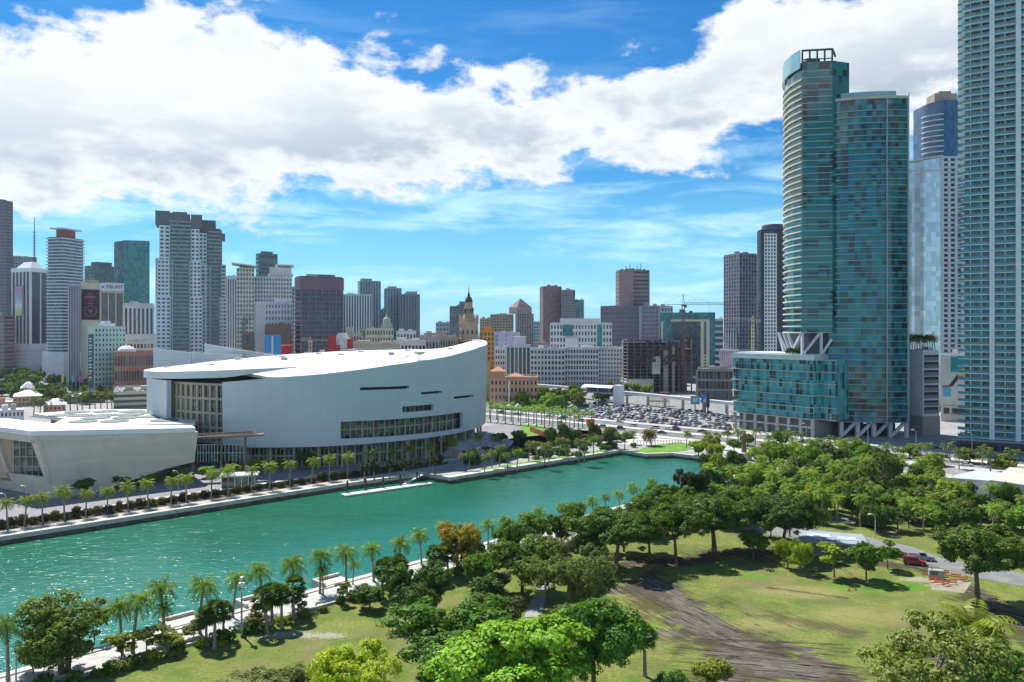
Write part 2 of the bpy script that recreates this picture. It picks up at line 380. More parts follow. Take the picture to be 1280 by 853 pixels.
def bld(name,label,pl,pc,pr,ptop,Yc,th=45,LL=None,LR=None,R_=None,L_=None,wall=None,pane=None,z0=0.,roof=None,parapet=1.2,pent=None,cat='building',group=None,core=None,ztop=None,core_z0=None):
    """a building whose near vertical edge stands at pixel column pc, depth Yc; its two seen faces run away to columns pl and pr"""
    P,LL,LR,rz=solve(pl,pc,pr,Yc,th,LL,LR)
    H=ztop if ztop is not None else ZH(ptop,Yc)
    root=thing(name,label,cat,(P[0],P[1],0),rz,group); root['yd']=Yc
    wall=wall or concrete; pane=pane or pane_dark
    mb=MB(); mb.box(0,LR,0,LL,z0,H,3)
    mb.box(.3,LR-.3,.3,LL-.3,H,H+.03,1)
    if parapet:
        for a in ((0,LR,0,.3),(0,LR,LL-.3,LL),(0,.3,.3,LL-.3),(LR-.3,LR,.3,LL-.3)): mb.box(*a,H,H+parapet)
    bud={'list':[]}
    if R_: facade(mb,root,LR,'R',R_.get('z0',z0),R_.get('z1',H),R_,wall,bud,LL)
    if L_: facade(mb,root,LL,'L',L_.get('z0',z0),L_.get('z1',H),L_,wall,bud,LR)
    lst=sorted(bud['list'],key=lambda a:-a[2])
    mats=[wall,roof or roofm,pane,core or wall]
    big=[a for a in lst if a[5]>=1.7]
    ind,rest=big[:100],big[100:]; tiny=[a for a in lst if a[5]<1.7]
    def put(m,a,mi):
        s,u,z,gw,gh,_=a
        if s=='R': m.box(u-gw/2,u+gw/2,-.09,-.01,z-gh/2,z+gh/2,mi)
        else: m.box(-.09,-.01,u-gw/2,u+gw/2,z-gh/2,z+gh/2,mi)
    for a in tiny: put(mb,a,2)
    wo=mb.build('wall',mats,root)
    for s,u,z,gw,gh,_ in ind:
        key=(s,round(gw,3),round(gh,3),pane.name)
        if key not in PANES:
            m=MB()
            if s=='R': m.box(-gw/2,gw/2,-.09,-.01,-gh/2,gh/2)
            else: m.box(-.09,-.01,-gw/2,gw/2,-gh/2,gh/2)
            PANES[key]=m.mesh('window',pane)
        link('window',PANES[key],root,(u,0,z) if s=='R' else (0,u,z))
    if rest:
        m=MB(); 
        for a in rest: put(m,a,0)
        m.build('window',pane,root,kind='stuff')
    if not pent and parapet and LR>8 and LL>8:
        rr=random.Random(len(label)*7+int(LR*10))
        for i in range(rr.choice((2,3,4))):
            a,c=LR*rr.uniform(.12,.7),LL*rr.uniform(.15,.6); w_,d_,h_=rr.uniform(2,LR*.22),rr.uniform(2,5),rr.uniform(1.5,3.6)
            MB().box(a,a+w_,c,c+d_,H+.04,H+h_).box(a+.3,a+w_-.3,c+.3,c+d_-.3,H+h_,H+h_+.3).build('roof_unit',rr.choice((wall,grey_roof)),root)
    if pent:
        for i,(a,b,c,d,h) in enumerate(pent):
            m=MB(); m.box(LR*a,LR*b,LL*c,LL*d,H+.04,H+h,0); m.box(LR*a-.3,LR*b+.3,LL*c-.3,LL*d+.3,H+h,H+h+.4,0)
            m.build('roof_plant_room',[wall],root)
    root['dims']=(LR,LL,H)
    return root
def g(nf,nc,pier=.35,span=.4,**k): return dict(nf=nf,nc=nc,pier=pier,span=span,**k)
def bands(root,n,z0,z1,th,out,m,name='floor_slab',x0=0,x1=None,y0=0,y1=None,rail=None,railm=None):
    """n slabs ringing the building, one part each"""
    LR,LL,H=root['dims']; x1=LR if x1 is None else x1; y1=LL if y1 is None else y1
    mb=MB(); mb.box(x0-out,x1+out,y0-out,y0,-th/2,th/2); mb.box(x0-out,x0,y0,y1,-th/2,th/2); mb.box(x1,x1+out,y0,y1,-th/2,th/2); mb.box(x0-out,x1+out,y1,y1+out,-th/2,th/2)
    if rail:
        mb.box(x0-out+.05,x1+out-.05,y0-out+.02,y0-out+.08,th/2,th/2+rail,1); mb.box(x0-out+.02,x0-out+.08,y0-out+.09,y1+out,th/2,th/2+rail,1)
    me=mb.mesh(name,[m,railm or m])
    for k in range(n):
        link(name,me,root,(0,0,z0+(z1-z0)*(k+.5)/n))
def fins(root,side,us,z0,z1,w,out,m,name='fin'):
    mb=MB()
    for u in us:
        if side=='R': mb.box(u-w/2,u+w/2,-out,0,z0,z1)
        else: mb.box(-out,0,u-w/2,u+w/2,z0,z1)
    return mb.build(name,m,root)
def text(s,size,m,parent,loc,rot,name='lettering',depth=.15,align='CENTER',bold=0.):
    cu=bpy.data.curves.new(name,'FONT'); cu.body=s; cu.size=size; cu.extrude=depth; cu.align_x=align; cu.align_y='CENTER'; cu.offset=bold
    t=bpy.data.objects.new('tmp',cu); COL.objects.link(t); bpy.context.view_layer.update()
    me=bpy.data.meshes.new_from_object(t.evaluated_get(bpy.context.evaluated_depsgraph_get())); bpy.data.objects.remove(t); me.materials.clear(); me.materials.append(m)
    o=link(name,me,parent,loc); o.rotation_euler=rot; return o
C_=lambda n,c,**k: M(n,c,.75,.08,.15,**k)
plum=C_('mauve_granite',(.20,.155,.185)); rose=C_('rose_stone',(.26,.17,.175)); lav=C_('pale_lavender_stone',(.40,.36,.44))
beige=C_('beige_stone',(.46,.40,.31)); cream=C_('cream_stucco',(.58,.54,.44)); offw=C_('off_white_stucco',(.62,.63,.62)); bluew=C_('cool_white_concrete',(.52,.56,.62))
tan=C_('tan_stone',(.38,.29,.22)); brown=C_('brown_stone',(.16,.105,.085)); mint=C_('mint_panel',(.42,.60,.55)); grey=C_('grey_concrete',(.33,.34,.36)); dkgrey=C_('dark_grey_cladding',(.12,.135,.16))
orange=C_('orange_stucco',(.72,.30,.05)); yellow=C_('yellow_stucco',(.62,.42,.14)); pink=C_('peach_stucco',(.52,.30,.20)); red=C_('red_paint',(.45,.02,.03)); terracotta=C_('terracotta_tiles',(.50,.19,.09)); blue=C_('blue_mural_paint',(.05,.28,.62))
g_mauve=panel('mauve_curtain_wall',[(.05,.055,.09),(.08,.09,.15),(.13,.15,.24),(.04,.04,.06)],2.4,3.6,line=(.12,.10,.13))
g_dark=panel('dark_curtain_wall',[(.015,.02,.035),(.03,.035,.06),(.05,.06,.09),(.02,.015,.03)],2.,3.4,line=(.05,.04,.05))
g_teal=panel('teal_curtain_wall',[(.01,.13,.14),(.015,.17,.18),(.02,.20,.20),(.01,.10,.12)],3,3.6,line=(.01,.08,.09),thick=.08)
g_blue=panel('blue_grey_curtain_wall',[(.04,.10,.15),(.06,.14,.2),(.09,.18,.24),(.03,.07,.1)],2.4,3.3,line=(.12,.16,.2))
g_cond=panel('condominium_glazing',[(.02,.07,.08),(.05,.14,.15),(.10,.20,.20),(.10,.07,.06),(.03,.04,.05)],1.8,3.1,line=(.2,.22,.23))
g_plum=panel('plum_curtain_wall',[(.04,.025,.04),(.065,.035,.05),(.03,.02,.035)],1.6,3.6,line=(.14,.10,.12))
g_brn=panel('brown_curtain_wall',[(.10,.05,.045),(.13,.07,.06),(.07,.035,.035)],1.4,3.4,line=(.16,.12,.11))
# --- downtown, from the left edge
b=bld('office_tower','tall mauve granite office tower cut by the left edge of the skyline',-60,8,16,252,1000,th=50,wall=plum,core=g_mauve,R_=g(52,4,.4,.45),L_=g(52,14,.4,.45),pane=pane_blue,pent=[(.2,.8,.2,.8,3)])
b=bld('office_block','stepped rose brown block at the foot of the mauve granite tower',-60,5,18,395,880,th=60,wall=rose,R_=g(16,1,.1,.5,piers=False),L_=g(16,1,.1,.5,piers=False),pane=pane_dark)
b=bld('office_block','grey ribbed block behind the white finned tower with the mast beside it',10,16,46,321,1150,th=75,LL=30,wall=grey,core=g_mauve,R_=g(40,9,.35,.3),pane=pane_blue)
mb=MB(); X0=XW(43,1140); zt=ZH(272,1140)
mb.tube([(X0,1140,0),(X0,1140,zt)],[1.6,.5],6); 
for k in range(12): mb.box(X0-2.2,X0+2.2,1139.5,1140.5,ZH(330,1140)+k*4,ZH(330,1140)+k*4+1.2)
tag(mb.build('antenna_mast',C_('faded_red_metal',(.25,.12,.12))),'thin red lattice antenna mast rising behind the white finned tower','mast')
# white finned plum tower with banner and flared base
Y0=900; b=bld('office_tower','plum glass tower with white fins, flared white base and a tall pale banner',16,38,60,340,Y0,th=52,wall=C_('violet_white_concrete',(.50,.48,.56)),core=g_plum,z0=20,parapet=0)
LR,LL,H=b['dims']
fins(b,'L',[LL*k/5 for k in range(6)],20,H,1.0,1.2,white); fins(b,'R',[0.3,LR*.55,LR-.3],20,H,.8,1.2,white)
mb=MB(); mb.box(-1.5,LR+.6,-1.5,LL+1,H,H+4.5); mb.hexa([(2,2,H+4.5),(LR-2,2,H+4.5),(LR-2,LL-2,H+4.5),(2,LL-2,H+4.5)],[(8,8,H+12),(LR-8,8,H+12),(LR-8,LL-8,H+12),(8,LL-8,H+12)]); mb.build('roof_cap',white,b)
mb=MB(); zb=ZH(430,Y0); mb.hexa([(-9,-7,0),(LR+3,-7,0),(LR+3,LL+3,0),(-9,LL+3,0)],[(-1.5,-1.5,zb),(LR+.6,-1.5,zb),(LR+.6,LL,zb),(-1.5,LL,zb)])
for k in range(7): mb.box(-9.3+k*.8,LR+3.2,-7.3+k*.6,LL+2,3+k*4.2,4.6+k*4.2)
mb.build('podium',C_('violet_white_concrete',(.5,.48,.56)),b)
bann=bpy.data.materials.new('banner_print'); bann.use_nodes=True; qq=NT(bann.node_tree); x,y,z=qq.xyz(qq.node('ShaderNodeTexCoord').outputs['Generated'])
rr=qq.node('ShaderNodeValToRGB'); rr.color_ramp.elements[0].color=(.55,.6,.55,1); rr.color_ramp.elements[1].color=(.55,.25,.45,1)
for p_,c_ in ((.25,(.62,.58,.25,1)),(.5,(.55,.66,.62,1)),(.75,(.3,.4,.55,1))): e=rr.color_ramp.elements.new(p_); e.color=c_
qq.l.new(qq.m('ADD',z,qq.m('MULTIPLY',qq.noise(qq.comb(y,x,z),4,3),.3)),rr.inputs[0]); qq.l.new(rr.outputs[0],qq.n['Principled BSDF'].inputs['Base Color'])
MB().box(-2.6,-2.35,LL*.36,LL*.74,ZH(395,Y0),ZH(358,Y0)).build('banner',bann,b)
# balconied tower with crown
b=bld('apartment_tower','lavender white apartment tower ringed by balconies with a red topped crown',60,78,104,296,800,th=42,wall=C_('violet_glass_white',(.3,.3,.38)),core=g_mauve,parapet=0); LR,LL,H=b['dims']
bands(b,42,8,H,1.2,1.3,bluew,'balcony_slab')
mb=MB(); mb.box(5,LR-5,5,LL-5,H,H+8); mb.build('penthouse',C_('brick_red_cladding',(.32,.09,.07)),b); MB().box(1,LR-1,1,LL-1,H+8,H+9.4).build('roof_slab',bluew,b)
mb=MB(); mb.box(-5,LR+2,-6,LL+2,0,ZH(440,800)); 
for k in range(5): mb.box(-5.4,LR+2.3,-6.4,LL+2.2,4+k*4,6+k*4)
mb.build('podium',bluew,b)
# narrow lavender ribbed slab + bank tower with sign
b=bld('office_tower','narrow lavender ribbed slab in front of the crowned apartment tower',83,99,101,357,690,th=80,LL=None,wall=lav,R_=None,L_=g(1,14,.5,.05),pane=pane_dark,z0=0) if False else bld('office_tower','narrow lavender ribbed slab left of the lettered bank tower',None,86,100,357,690,th=85,LL=22,wall=lav,core=g_mauve,R_=g(1,7,.45,.02,t=.8),pane=pane_dark)
Y0=700; b=bld('bank_tower','bank tower with white lettered top band, brown columns and a dark maroon banner',None,101,154,355,Y0,th=86,LL=26,wall=cream,core=C_('cream_stucco',(.58,.54,.44)),parapet=1); LR,LL,H=b['dims']
zs=ZH(364,Y0); z2=ZH(452,Y0); xs=LR*.47
MB().box(xs,LR,-.5,-.0,z2,zs-1.2).build('column_wall',g_brn,b)
mb=MB()
for k in range(4): mb.box(xs+(LR-xs)*k/3-.35,xs+(LR-xs)*k/3+.35,-1.3,-.52,z2,zs+.5)
mb.build('column',cream,b)
MB().box(xs-1,LR+.6,-1.6,-.52,zs+.6,H+1).build('sign_band',C_('sign_white',(.62,.64,.7)),b)
text('TRUIST',4.3,C_('sign_navy',(.06,.05,.14)),b,((xs+LR)/2+1.9,-1.65,(zs+.6+H+1)/2),(R(90),0,0),bold=.06)
mb=MB(); k=C_('sign_navy',(.06,.05,.14)); zz=(zs+.6+H+1)/2; mb.box(xs+.8,xs+1.3,-1.8,-1.62,zz-1,zz+1); mb.box(xs+1.9,xs+2.4,-1.8,-1.62,zz-1,zz+1); mb.box(xs+1.1,xs+2.1,-1.8,-1.62,zz-.25,zz+.25); mb.build('emblem',k,b)
bnr=MB().box(.6,xs-1.2,-.5,-.02,ZH(400,Y0),ZH(362,Y0)).build('banner',C_('maroon_vinyl',(.035,.012,.03)),b)
pk=C_('banner_pink',(.42,.12,.24)); cxb=(.6+xs-1.2)/2; zc=ZH(389,Y0)
mb=MB()
for a in range(24):
    t0=a/24*2*math.pi; t1=(a+1)/24*2*math.pi
    mb.beam((cxb+4.6*math.cos(t0),-.6,zc+4.6*math.sin(t0)),(cxb+4.6*math.cos(t1),-.6,zc+4.6*math.sin(t1)),.15,.5)
mb.beam((cxb-1.6,-.6,zc+1.6),(cxb,-.6,zc-1.4),.15,.9); mb.beam((cxb+1.6,-.6,zc+1.6),(cxb,-.6,zc-1.4),.15,.9)
mb.build('ring_emblem',pk,bnr)
mb=MB()
for w_,y_ in ((3.2,367.5),(7,370.5),(6,372.5),(1.6,376),(3.6,379.5)): mb.box(cxb-w_/1.6,cxb+w_/1.6,-.62,-.52,ZH(y_+.45,Y0),ZH(y_-.45,Y0))
mb.build('banner_printing',pk,bnr)
mb=MB(); mb.box(2,LR*.42,4,14,H,H+3.5); mb.box(LR*.5,LR*.9,4,12,H,H+2); mb.build('roof_plant_room',tan,b)
# mint block with side banner
Y0=620; b=bld('office_block','mint green block with small square windows and a dark lettered side wall',110,118,157,410,Y0,th=62,wall=mint,R_=g(14,9,.55,.55,t=.12),pane=pane_dark,parapet=1.2); LR,LL,H=b['dims']
MB().box(-.4,-.02,1,LL-1,6,H-5).build('side_cladding',C_('slate_cladding',(.07,.08,.11)),b)
mb=MB(); random.seed(4)
for k in range(7): z=H-9-k*5; mb.box(-.55,-.42,LL*.3,LL*.75,z,z+1.0); mb.box(-.55,-.42,LL*(.3+.3*random.random()),LL*.75,z-2,z-1.2)
mb.build('painted_marks',C_('sign_white',(.62,.64,.7)),b)
mb=MB(); mb.box(LR*.35,LR*.72,3,10,H,H+3.6); mb.box(LR*.4,LR*.6,4,9,H+3.6,H+5.4); mb.build('roof_plant_room',white,b)
bld('office_tower','slate teal glass office block between the crowned tower and the teal wedge',106,118,145,333,1050,th=62,wall=dkgrey,core=g_blue,R_=g(30,10,.25,.25),L_=g(30,5,.25,.25),pane=pane_teal,pent=[(.2,.9,.2,.8,6)])
# teal wedge tower
Y0=980; b=bld('office_tower','smooth teal glass tower with a slanting top and narrow dark side',143,155,187,301,Y0,th=62,wall=g_teal,parapet=0,roof=g_teal); LR,LL,H=b['dims']
mb=MB(); mb.hexa([(0,0,H),(LR,0,H),(LR,LL,H),(0,LL,H)],[(0,0,H+.6),(LR,0,H+2.5),(LR,LL,H+2.5),(0,LL,H-2)]); mb.build('slanted_roof_edge',g_teal,b)
MB().box(-.5,-.02,0,LL,0,H-1).build('side_wall',g_blue,b)
b=bld('office_block','dark mauve slab between the slate block and the teal wedge tower',None,143,153,326,1000,th=80,LL=20,wall=plum,core=g_plum)
b=bld('office_block','white ribbed block with arched bays in front of the teal wedge tower',None,155,192,381,760,th=84,LL=26,wall=bluew,core=g_plum,parapet=1.5); LR,LL,H=b['dims']
fins(b,'R',[LR*k/7 for k in range(8)],10,H,1.7,1.6,bluew); mb=MB()
for k in range(7):
    for j in range(4):
        u0=LR*(k+j/4)/7; u1=LR*(k+(j+1)/4)/7; d0=abs(j-2)/2; d1=abs(j+1-2)/2
        mb.hexa([(u0,-1.5,H-3-3*d0*d0),(u1,-1.5,H-3-3*d1*d1),(u1,0,H-3-3*d1*d1),(u0,0,H-3-3*d0*d0)],[(u0,-1.5,H),(u1,-1.5,H),(u1,0,H),(u0,0,H)])
mb.build('arched_top',bluew,b); MB().box(-1.8,LR+1.8,-2,LL,0,ZH(418,760)).build('podium',bluew,b)
bld('office_block','low cream block with a planted roof beside the mint green block',None,158,192,428,700,th=84,LL=30,wall=cream,R_=g(6,8,.3,.45),roof=C_('roof_planting',(.05,.08,.03)))
b=bld('parking_building','low rose brick building with white ground floor and a domed roof lantern',None,143,192,442,600,th=80,LL=40,wall=C_('rose_brick',(.42,.2,.16)),R_=g(3,14,.35,.35),parapet=1.4); LR,LL,H=b['dims']
MB().box(-.6,LR+.6,-1,-.4,0,H*.28).build('ground_floor_front',offw,b)
MB().lathe([(6.5,H),(6.5,H+2),(6,H+3),(4,H+4.6),(1.4,H+5.6),(.5,H+7.5)],16,0,(LR*.3,9)).build('roof_lantern',offw,b,smooth=False)
# twin white condominium towers
def condo(pl,pr,yt,Yc,label,steps,n,centre,crown):
    P,LL,LR,rz=solve(None,pl,pr,Yc,88,30,None); root=thing('apartment_tower',label,'building',(P[0],P[1],0),rz); H=ZH(yt,Yc)
    mb=MB(); 
    a,b_=centre; mb.box(LR*a,LR*b_,1.2,28,0,H-6); mb.build('glazed_centre',g_cond,root)
    mb=MB()
    for u0,u1,top,d in steps: mb.box(LR*u0,LR*u1,d,28-d,0,ZH(top,Yc))
    mb.build('wall',C_('condo_white',(.62,.67,.72)),root)
    cnt=0; m2=MB(); lst=[]
    for u0,u1,top,d in steps:
        w_=(u1-u0)*LR; nc=max(1,int(w_/2.7)); zt=ZH(top,Yc); nf=int((zt-3)/3.15)
        for r in range(nf):
            for k in range(nc): lst.append((LR*u0+(k+.5)*w_/nc,d,zt-2.2-r*3.15,w_/nc*.62))
    lst.sort(key=lambda a:-a[2]); pm={}
    for i,(x,d,z,w_) in enumerate(lst):
        if i<100:
            k=round(w_,3)
            if k not in pm: pm[k]=MB().box(-w_/2,w_/2,-.12,-.01,-.8,.8).mesh('window',pane_blue)
            link('window',pm[k],root,(x,d,z))
        else: m2.box(x-w_/2,x+w_/2,d-.12,d-.01,z-.8,z+.8)
    m2.build('window',pane_blue,root,kind='stuff')
    me=MB().box(LR*a,LR*b_,-.1,1.2,-.2,.2).box(LR*a,LR*b_,-.1,0,.2,1.1).mesh('balcony',[C_('grey_balcony',(.26,.29,.31))])
    nb=int((H-8)/3.15)
    for k in range(nb): link('balcony',me,root,(0,0,H-8-k*3.15))
    mb=MB()
    for u0,u1,top,bot in crown: mb.box(LR*u0,LR*u1,.6,27,ZH(bot,Yc),ZH(top,Yc))
    mb.build('crown',dkgrey,root)
condo(194,254,264,640,'tallest white and glass condominium tower, dark crowned, with stepped shoulders',[(0,.1,322,2),(.08,.30,281,.8),(.02,.32,370,.2),(.04,.36,324,.5),(.74,.92,284,.8),(.72,.99,370,.2),(.71,.95,325,.5)],50,(.29,.75),[(0,.3,263,280),(.3,.36,265,275),(.36,.66,263.5,274),(.66,.72,266,275),(.74,.98,266,283)])
condo(249,283,278,665,'slimmer white and glass condominium tower directly right of its taller dark crowned twin',[(0,.28,291,.8),(.05,.42,331,.3),(.8,.99,330,.6),(.74,1.,372,.2)],46,(.3,.84),[(.0,.6,275,290),(.6,.78,285,292),(.3,.95,291,297)])
bld('office_block','slim white slab with dark stripes behind the right edge of the twin towers',None,281,296,347,760,th=86,LL=18,wall=bluew,core=g_dark,R_=g(1,5,.5,.03,t=.8))
# beige winged hotel-like tower
b=bld('apartment_tower','beige and white gridded tower with a wing shaped roof canopy',None,296,318,335,660,th=86,LL=22,wall=cream,R_=g(28,6,.42,.4),parapet=0,pane=pane_blue); LR,LL,H=b['dims']
MB().hexa([(-4,-3,H+3.4),(LR+2,-3,H+1),(LR+2,LL,H+1),(-4,LL,H+3.4)],[(-4,-3,H+4.2),(LR+2,-3,H+2),(LR+2,LL,H+2),(-4,LL,H+4.2)]).build('roof_canopy',offw,b); MB().box(2,LR-1,2,LL-2,H,H+1.2).build('roof_plant_room',cream,b)
b=bld('apartment_tower','broad white tower with a cornice and round penthouse in front of a dark tower',None,318,365,347,680,th=86,LL=26,wall=offw,R_=g(27,13,.42,.4),parapet=1,pane=pane_blue); LR,LL,H=b['dims']
mb=MB(); mb.box(LR*.4,LR-.5,1,LL-2,H,H+9); mb.box(LR*.35,LR+1,-1,LL,H+2.5,H+3.6); mb.box(LR*.55,LR+1.5,-1.2,LL,H+10.5,H+11.4)
for k in range(5): mb.box(LR*(.6+.09*k),LR*(.6+.09*k)+.5,-.6,0,H+9,H+10.5)
mb.build('penthouse',offw,b)
b=bld('office_tower','dark grey tower rising behind the round penthouse of the white tower',320,324,347,318,900,th=72,wall=dkgrey,core=g_dark,R_=g(30,1,.05,.4,piers=False,t=.3),L_=g(30,1,.05,.4,piers=False,t=.3)); LR,LL,H=b['dims']
MB().box(LR*.2,LR*.8,4,LL-4,H,H+4).build('roof_plant_room',dkgrey,b)
b=bld('apartment_block','white block with a blank left wall, standing low before the broad white tower',None,320,366,379,590,th=84,LL=24,wall=bluew,R_=g(16,12,.5,.5,skip=lambda k,r:k<3),pane=pane_blue,pent=[(.5,.95,.2,.8,3)])
bld('office_block','slate slab showing between the white block and the purple brown tower',None,364,372,360,760,th=86,LL=20,wall=grey,core=g_blue,R_=g(24,2,.3,.3))
# construction + murals
bld('construction_site','brown unfinished block with cranes at the foot of the beige gridded tower',None,304,318,418,600,th=84,LL=20,wall=brown,R_=g(5,4,.3,.3),pane=pane_dark,cat='construction site')
b=bld('mural_building','brown block painted with a blue and white mural below the white block',None,331,364,408,560,th=84,LL=22,wall=brown); LR,LL,H=b['dims']
mb=MB(); mb.box(.2,LR*.62,-.2,-.02,3,H-6,0); mb.box(.3,LR*.6,-.3,-.21,H*.42,H*.55,1); mb.box(LR*.25,LR*.32,-.35,-.31,3,H-7,1); mb.box(LR*.3,LR*.6,-.3,-.21,4,H*.25,2)
mb.build('mural',[blue,offw,C_('mural_pink',(.5,.25,.3))],b)
def crane(label,px,Yc,zmast,jl,jr,col,ang=0,apex=7.,name='tower_crane',w=1.7):
    x=XW(px,Yc); root=thing(name,label,'crane',(x,Yc,0),R(ang)); m=col
    mb=MB(); k=0; s=w/2; z=0; ax=.28
    for a in (-s,s):
        for b_ in (-s,s): mb.box(a-ax/2,a+ax/2,b_-ax/2,b_+ax/2,0,zmast)
    while z<zmast-3:
        mb.beam((-s,-s,z),(s,-s,z+3),.2); mb.beam((s,s,z),(-s,s,z+3),.2); mb.beam((-s,s,z),(-s,-s,z+3),.2); mb.beam((s,-s,z),(s,s,z+3),.2); z+=3
    mb.build('mast',m,root)
    mb=MB(); n=int(jr/2.5)
    for yy in (-.6,.6): mb.beam((0,yy,zmast+.6),(jr,yy,zmast+.6),.25)
    mb.beam((0,0,zmast+2.2),(jr,0,zmast+2.2),.25)
    for i in range(n):
        a=i*jr/n; b_=(i+.5)*jr/n; c=(i+1)*jr/n; mb.beam((a,-.6,zmast+.6),(b_,0,zmast+2.2),.16); mb.beam((b_,0,zmast+2.2),(c,-.6,zmast+.6),.16)
    mb.build('jib',m,root)
    mb=MB(); mb.beam((0,-.6,zmast+.8),(-jl,-.6,zmast+.8),.3); mb.beam((0,.6,zmast+.8),(-jl,.6,zmast+.8),.3)
    for i in range(6): mb.beam((-jl*i/6,-.6,zmast+.8),(-jl*(i+1)/6,.6,zmast+.8),.2)
    mb.build('counter_jib',m,root); mb=MB(); mb.box(-jl,-jl+3,-1,1,zmast-1.4,zmast+.6); mb.build('counterweight',grey,root)
    mb=MB(); mb.beam((-.9,0,zmast+.4),(0,0,zmast+apex),.3); mb.beam((.9,0,zmast+.4),(0,0,zmast+apex),.3); mb.box(-1.2,1.2,-1.2,1.2,zmast-.6,zmast+.5); mb.build('tower_head',m,root)
    mb=MB(); mb.box(1,2.6,-1.8,-.8,zmast-1.8,zmast+.4); mb.build('operator_cab',dkgrey,root)
    mb=MB(); mb.beam((0,0,zmast+apex),(jr*.6,0,zmast+2.2),.1); mb.beam((0,0,zmast+apex),(-jl+1,0,zmast+1),.1); mb.beam((jr*.55,0,zmast+.5),(jr*.55,0,zmast-6),.1); mb.box(jr*.55-.5,jr*.55+.5,-.4,.4,zmast-7,zmast-6); mb.build('cable',dark,root)
crm=C_('crane_yellow',(.55,.50,.32)); crr=C_('crane_red',(.17,.06,.06))
crane('pale tower crane working behind the arena roof beside the blue mural',388,540,ZH(427,540),26,0+6,crm,180,3)
crane('slender dark crane standing by the beige gridded tower',305,610,ZH(400,610),6,9,dkgrey,40,5)
# purple brown tower
b=bld('office_tower','broad purple brown tower with dark glass bands and a blank top storey',370,376,428,346,560,th=74,wall=C_('purple_brown_precast',(.17,.115,.145)),core=g_dark,parapet=.6); LR,LL,H=b['dims']
bands(b,24,0,H-9,.9,.45,C_('purple_brown_precast',(.17,.115,.145)),'spandrel_band'); fins(b,'R',[LR*k/6 for k in range(7)],0,H-9,1.0,.7,C_('purple_brown_precast',(.17,.115,.145)))
mb=MB(); mb.box(-.8,LR+.8,-.9,LL+.8,H-9,H); mb.box(LR*.3,LR*.85,3,14,H,H+2.2); mb.build('top_storey',C_('purple_brown_precast',(.17,.115,.145)),b)
# slate and white towers behind
vst=lambda nc:g(1,nc,.42,.01,t=.7)
b=bld('apartment_tower','wide white and blue striped slab right of the purple brown tower',None,429,465,369,980,th=86,LL=24,wall=bluew,core=g_blue,R_=vst(11))
b=bld('apartment_tower','slate blue tower standing behind the wide striped slab',447,450,476,352,1120,th=78,wall=C_('slate_blue_cladding',(.26,.34,.42)),core=g_blue,R_=vst(8),pent=[(.1,.6,.2,.8,4)])
b=bld('apartment_tower','slate tower with stepped crown, left one of the joined slate pair',480,484,502,361,1060,th=76,wall=C_('slate_blue_cladding',(.26,.34,.42)),core=g_blue,R_=g(44,5,.35,.3),pent=[(.2,.7,.2,.8,3)])
b=bld('apartment_tower','slate tower with a tan roof room, right one of the joined slate pair',None,500,525,369,1040,th=84,LL=26,wall=C_('slate_cladding2',(.17,.21,.28)),core=g_blue,R_=vst(7)); LR,LL,H=b['dims']
MB().box(LR*.3,LR*.85,4,16,H,H+5).build('roof_room',tan,b)
b=bld('apartment_block','short slate block between the two pairs of slate towers',None,474,482,388,1080,th=86,LL=20,wall=C_('slate_cladding2',(.17,.21,.28)),core=g_blue,R_=vst(3))
# classical lowrises in front
b=bld('office_block','small cream classical block with a stepped top beside the red stair towers',None,428,452,419,640,th=82,LL=18,wall=cream,R_=g(8,7,.4,.4),pent=[(.15,.55,.2,.8,6)])
b=bld('office_block','cream classical block with tan windows and a small green cupola',None,458,492,412,680,th=80,LL=24,wall=cream,R_=g(9,10,.4,.38)); LR,LL,H=b['dims']
mb=MB(); mb.box(LR*.55,LR*.95,3,12,H,H+5); mb.lathe([(3.5,H+5),(3.5,H+7),(3,H+9),(1.6,H+10.5),(.6,H+11),(.4,H+14)],10,0,(LR*.75,7.5)); mb.build('cupola',C_('verdigris',(.35,.42,.34)),b)
b=bld('office_block','narrow slate block left of the cream block with the cupola',None,450,460,412,700,th=84,LL=16,wall=grey,R_=g(8,3,.35,.4))
for i,(px,w_) in enumerate(((410,14),(434,9))):
    x=XW(px,470); h=ZH(421 if i==0 else 424,470); r=thing('stair_tower',('left','right')[i]+' one of two red stepped blocks flanking the white arched front behind the arena roof','tower',(x,470,0),0,'red blocks behind the arena roof')
    mb=MB(); mb.box(0,w_*.3,0,4,0,h); mb.box(w_*.3,w_*.47,.3,4,0,h-5); mb.build('wall',red,r)
x=XW(418,472); r=thing('concert_shell','white front with a pointed arch between the two red stepped blocks','building',(x,472,0)); h=ZH(420,472); mb=MB(); mb.box(0,8,0,6,0,h-2); mb.hexa([(0,0,h-2),(8,0,h-2),(8,6,h-2),(0,6,h-2)],[(2.2,0,h+1.6),(5.8,0,h+1.6),(5.8,6,h+1.6),(2.2,6,h+1.6)]); mb.build('front_wall',offw,r)
mb=MB()
for a,b_ in ((2.2,4),(5.8,4)): mb.beam((a,-.1,h-4),(b_,-.1,h+.4),.2,.3)
mb.build('arch_rib',grey,r)
x=XW(355,465); mb=MB(); h=ZH(432.5,465); mb.lathe([(3.4,h-8),(3.4,h+.2),(3.1,h+.5)],20,0,(x+1.5,465)); mb.box(x-.6,x+3.6,463.5,464,0,h-8)
mb.lathe([(2.,0),(2.,h-8)],12,0,(x+1.5,465)); tag(mb.build('water_tank',red),'round red tank just behind the arena roof under the pale crane','tank')
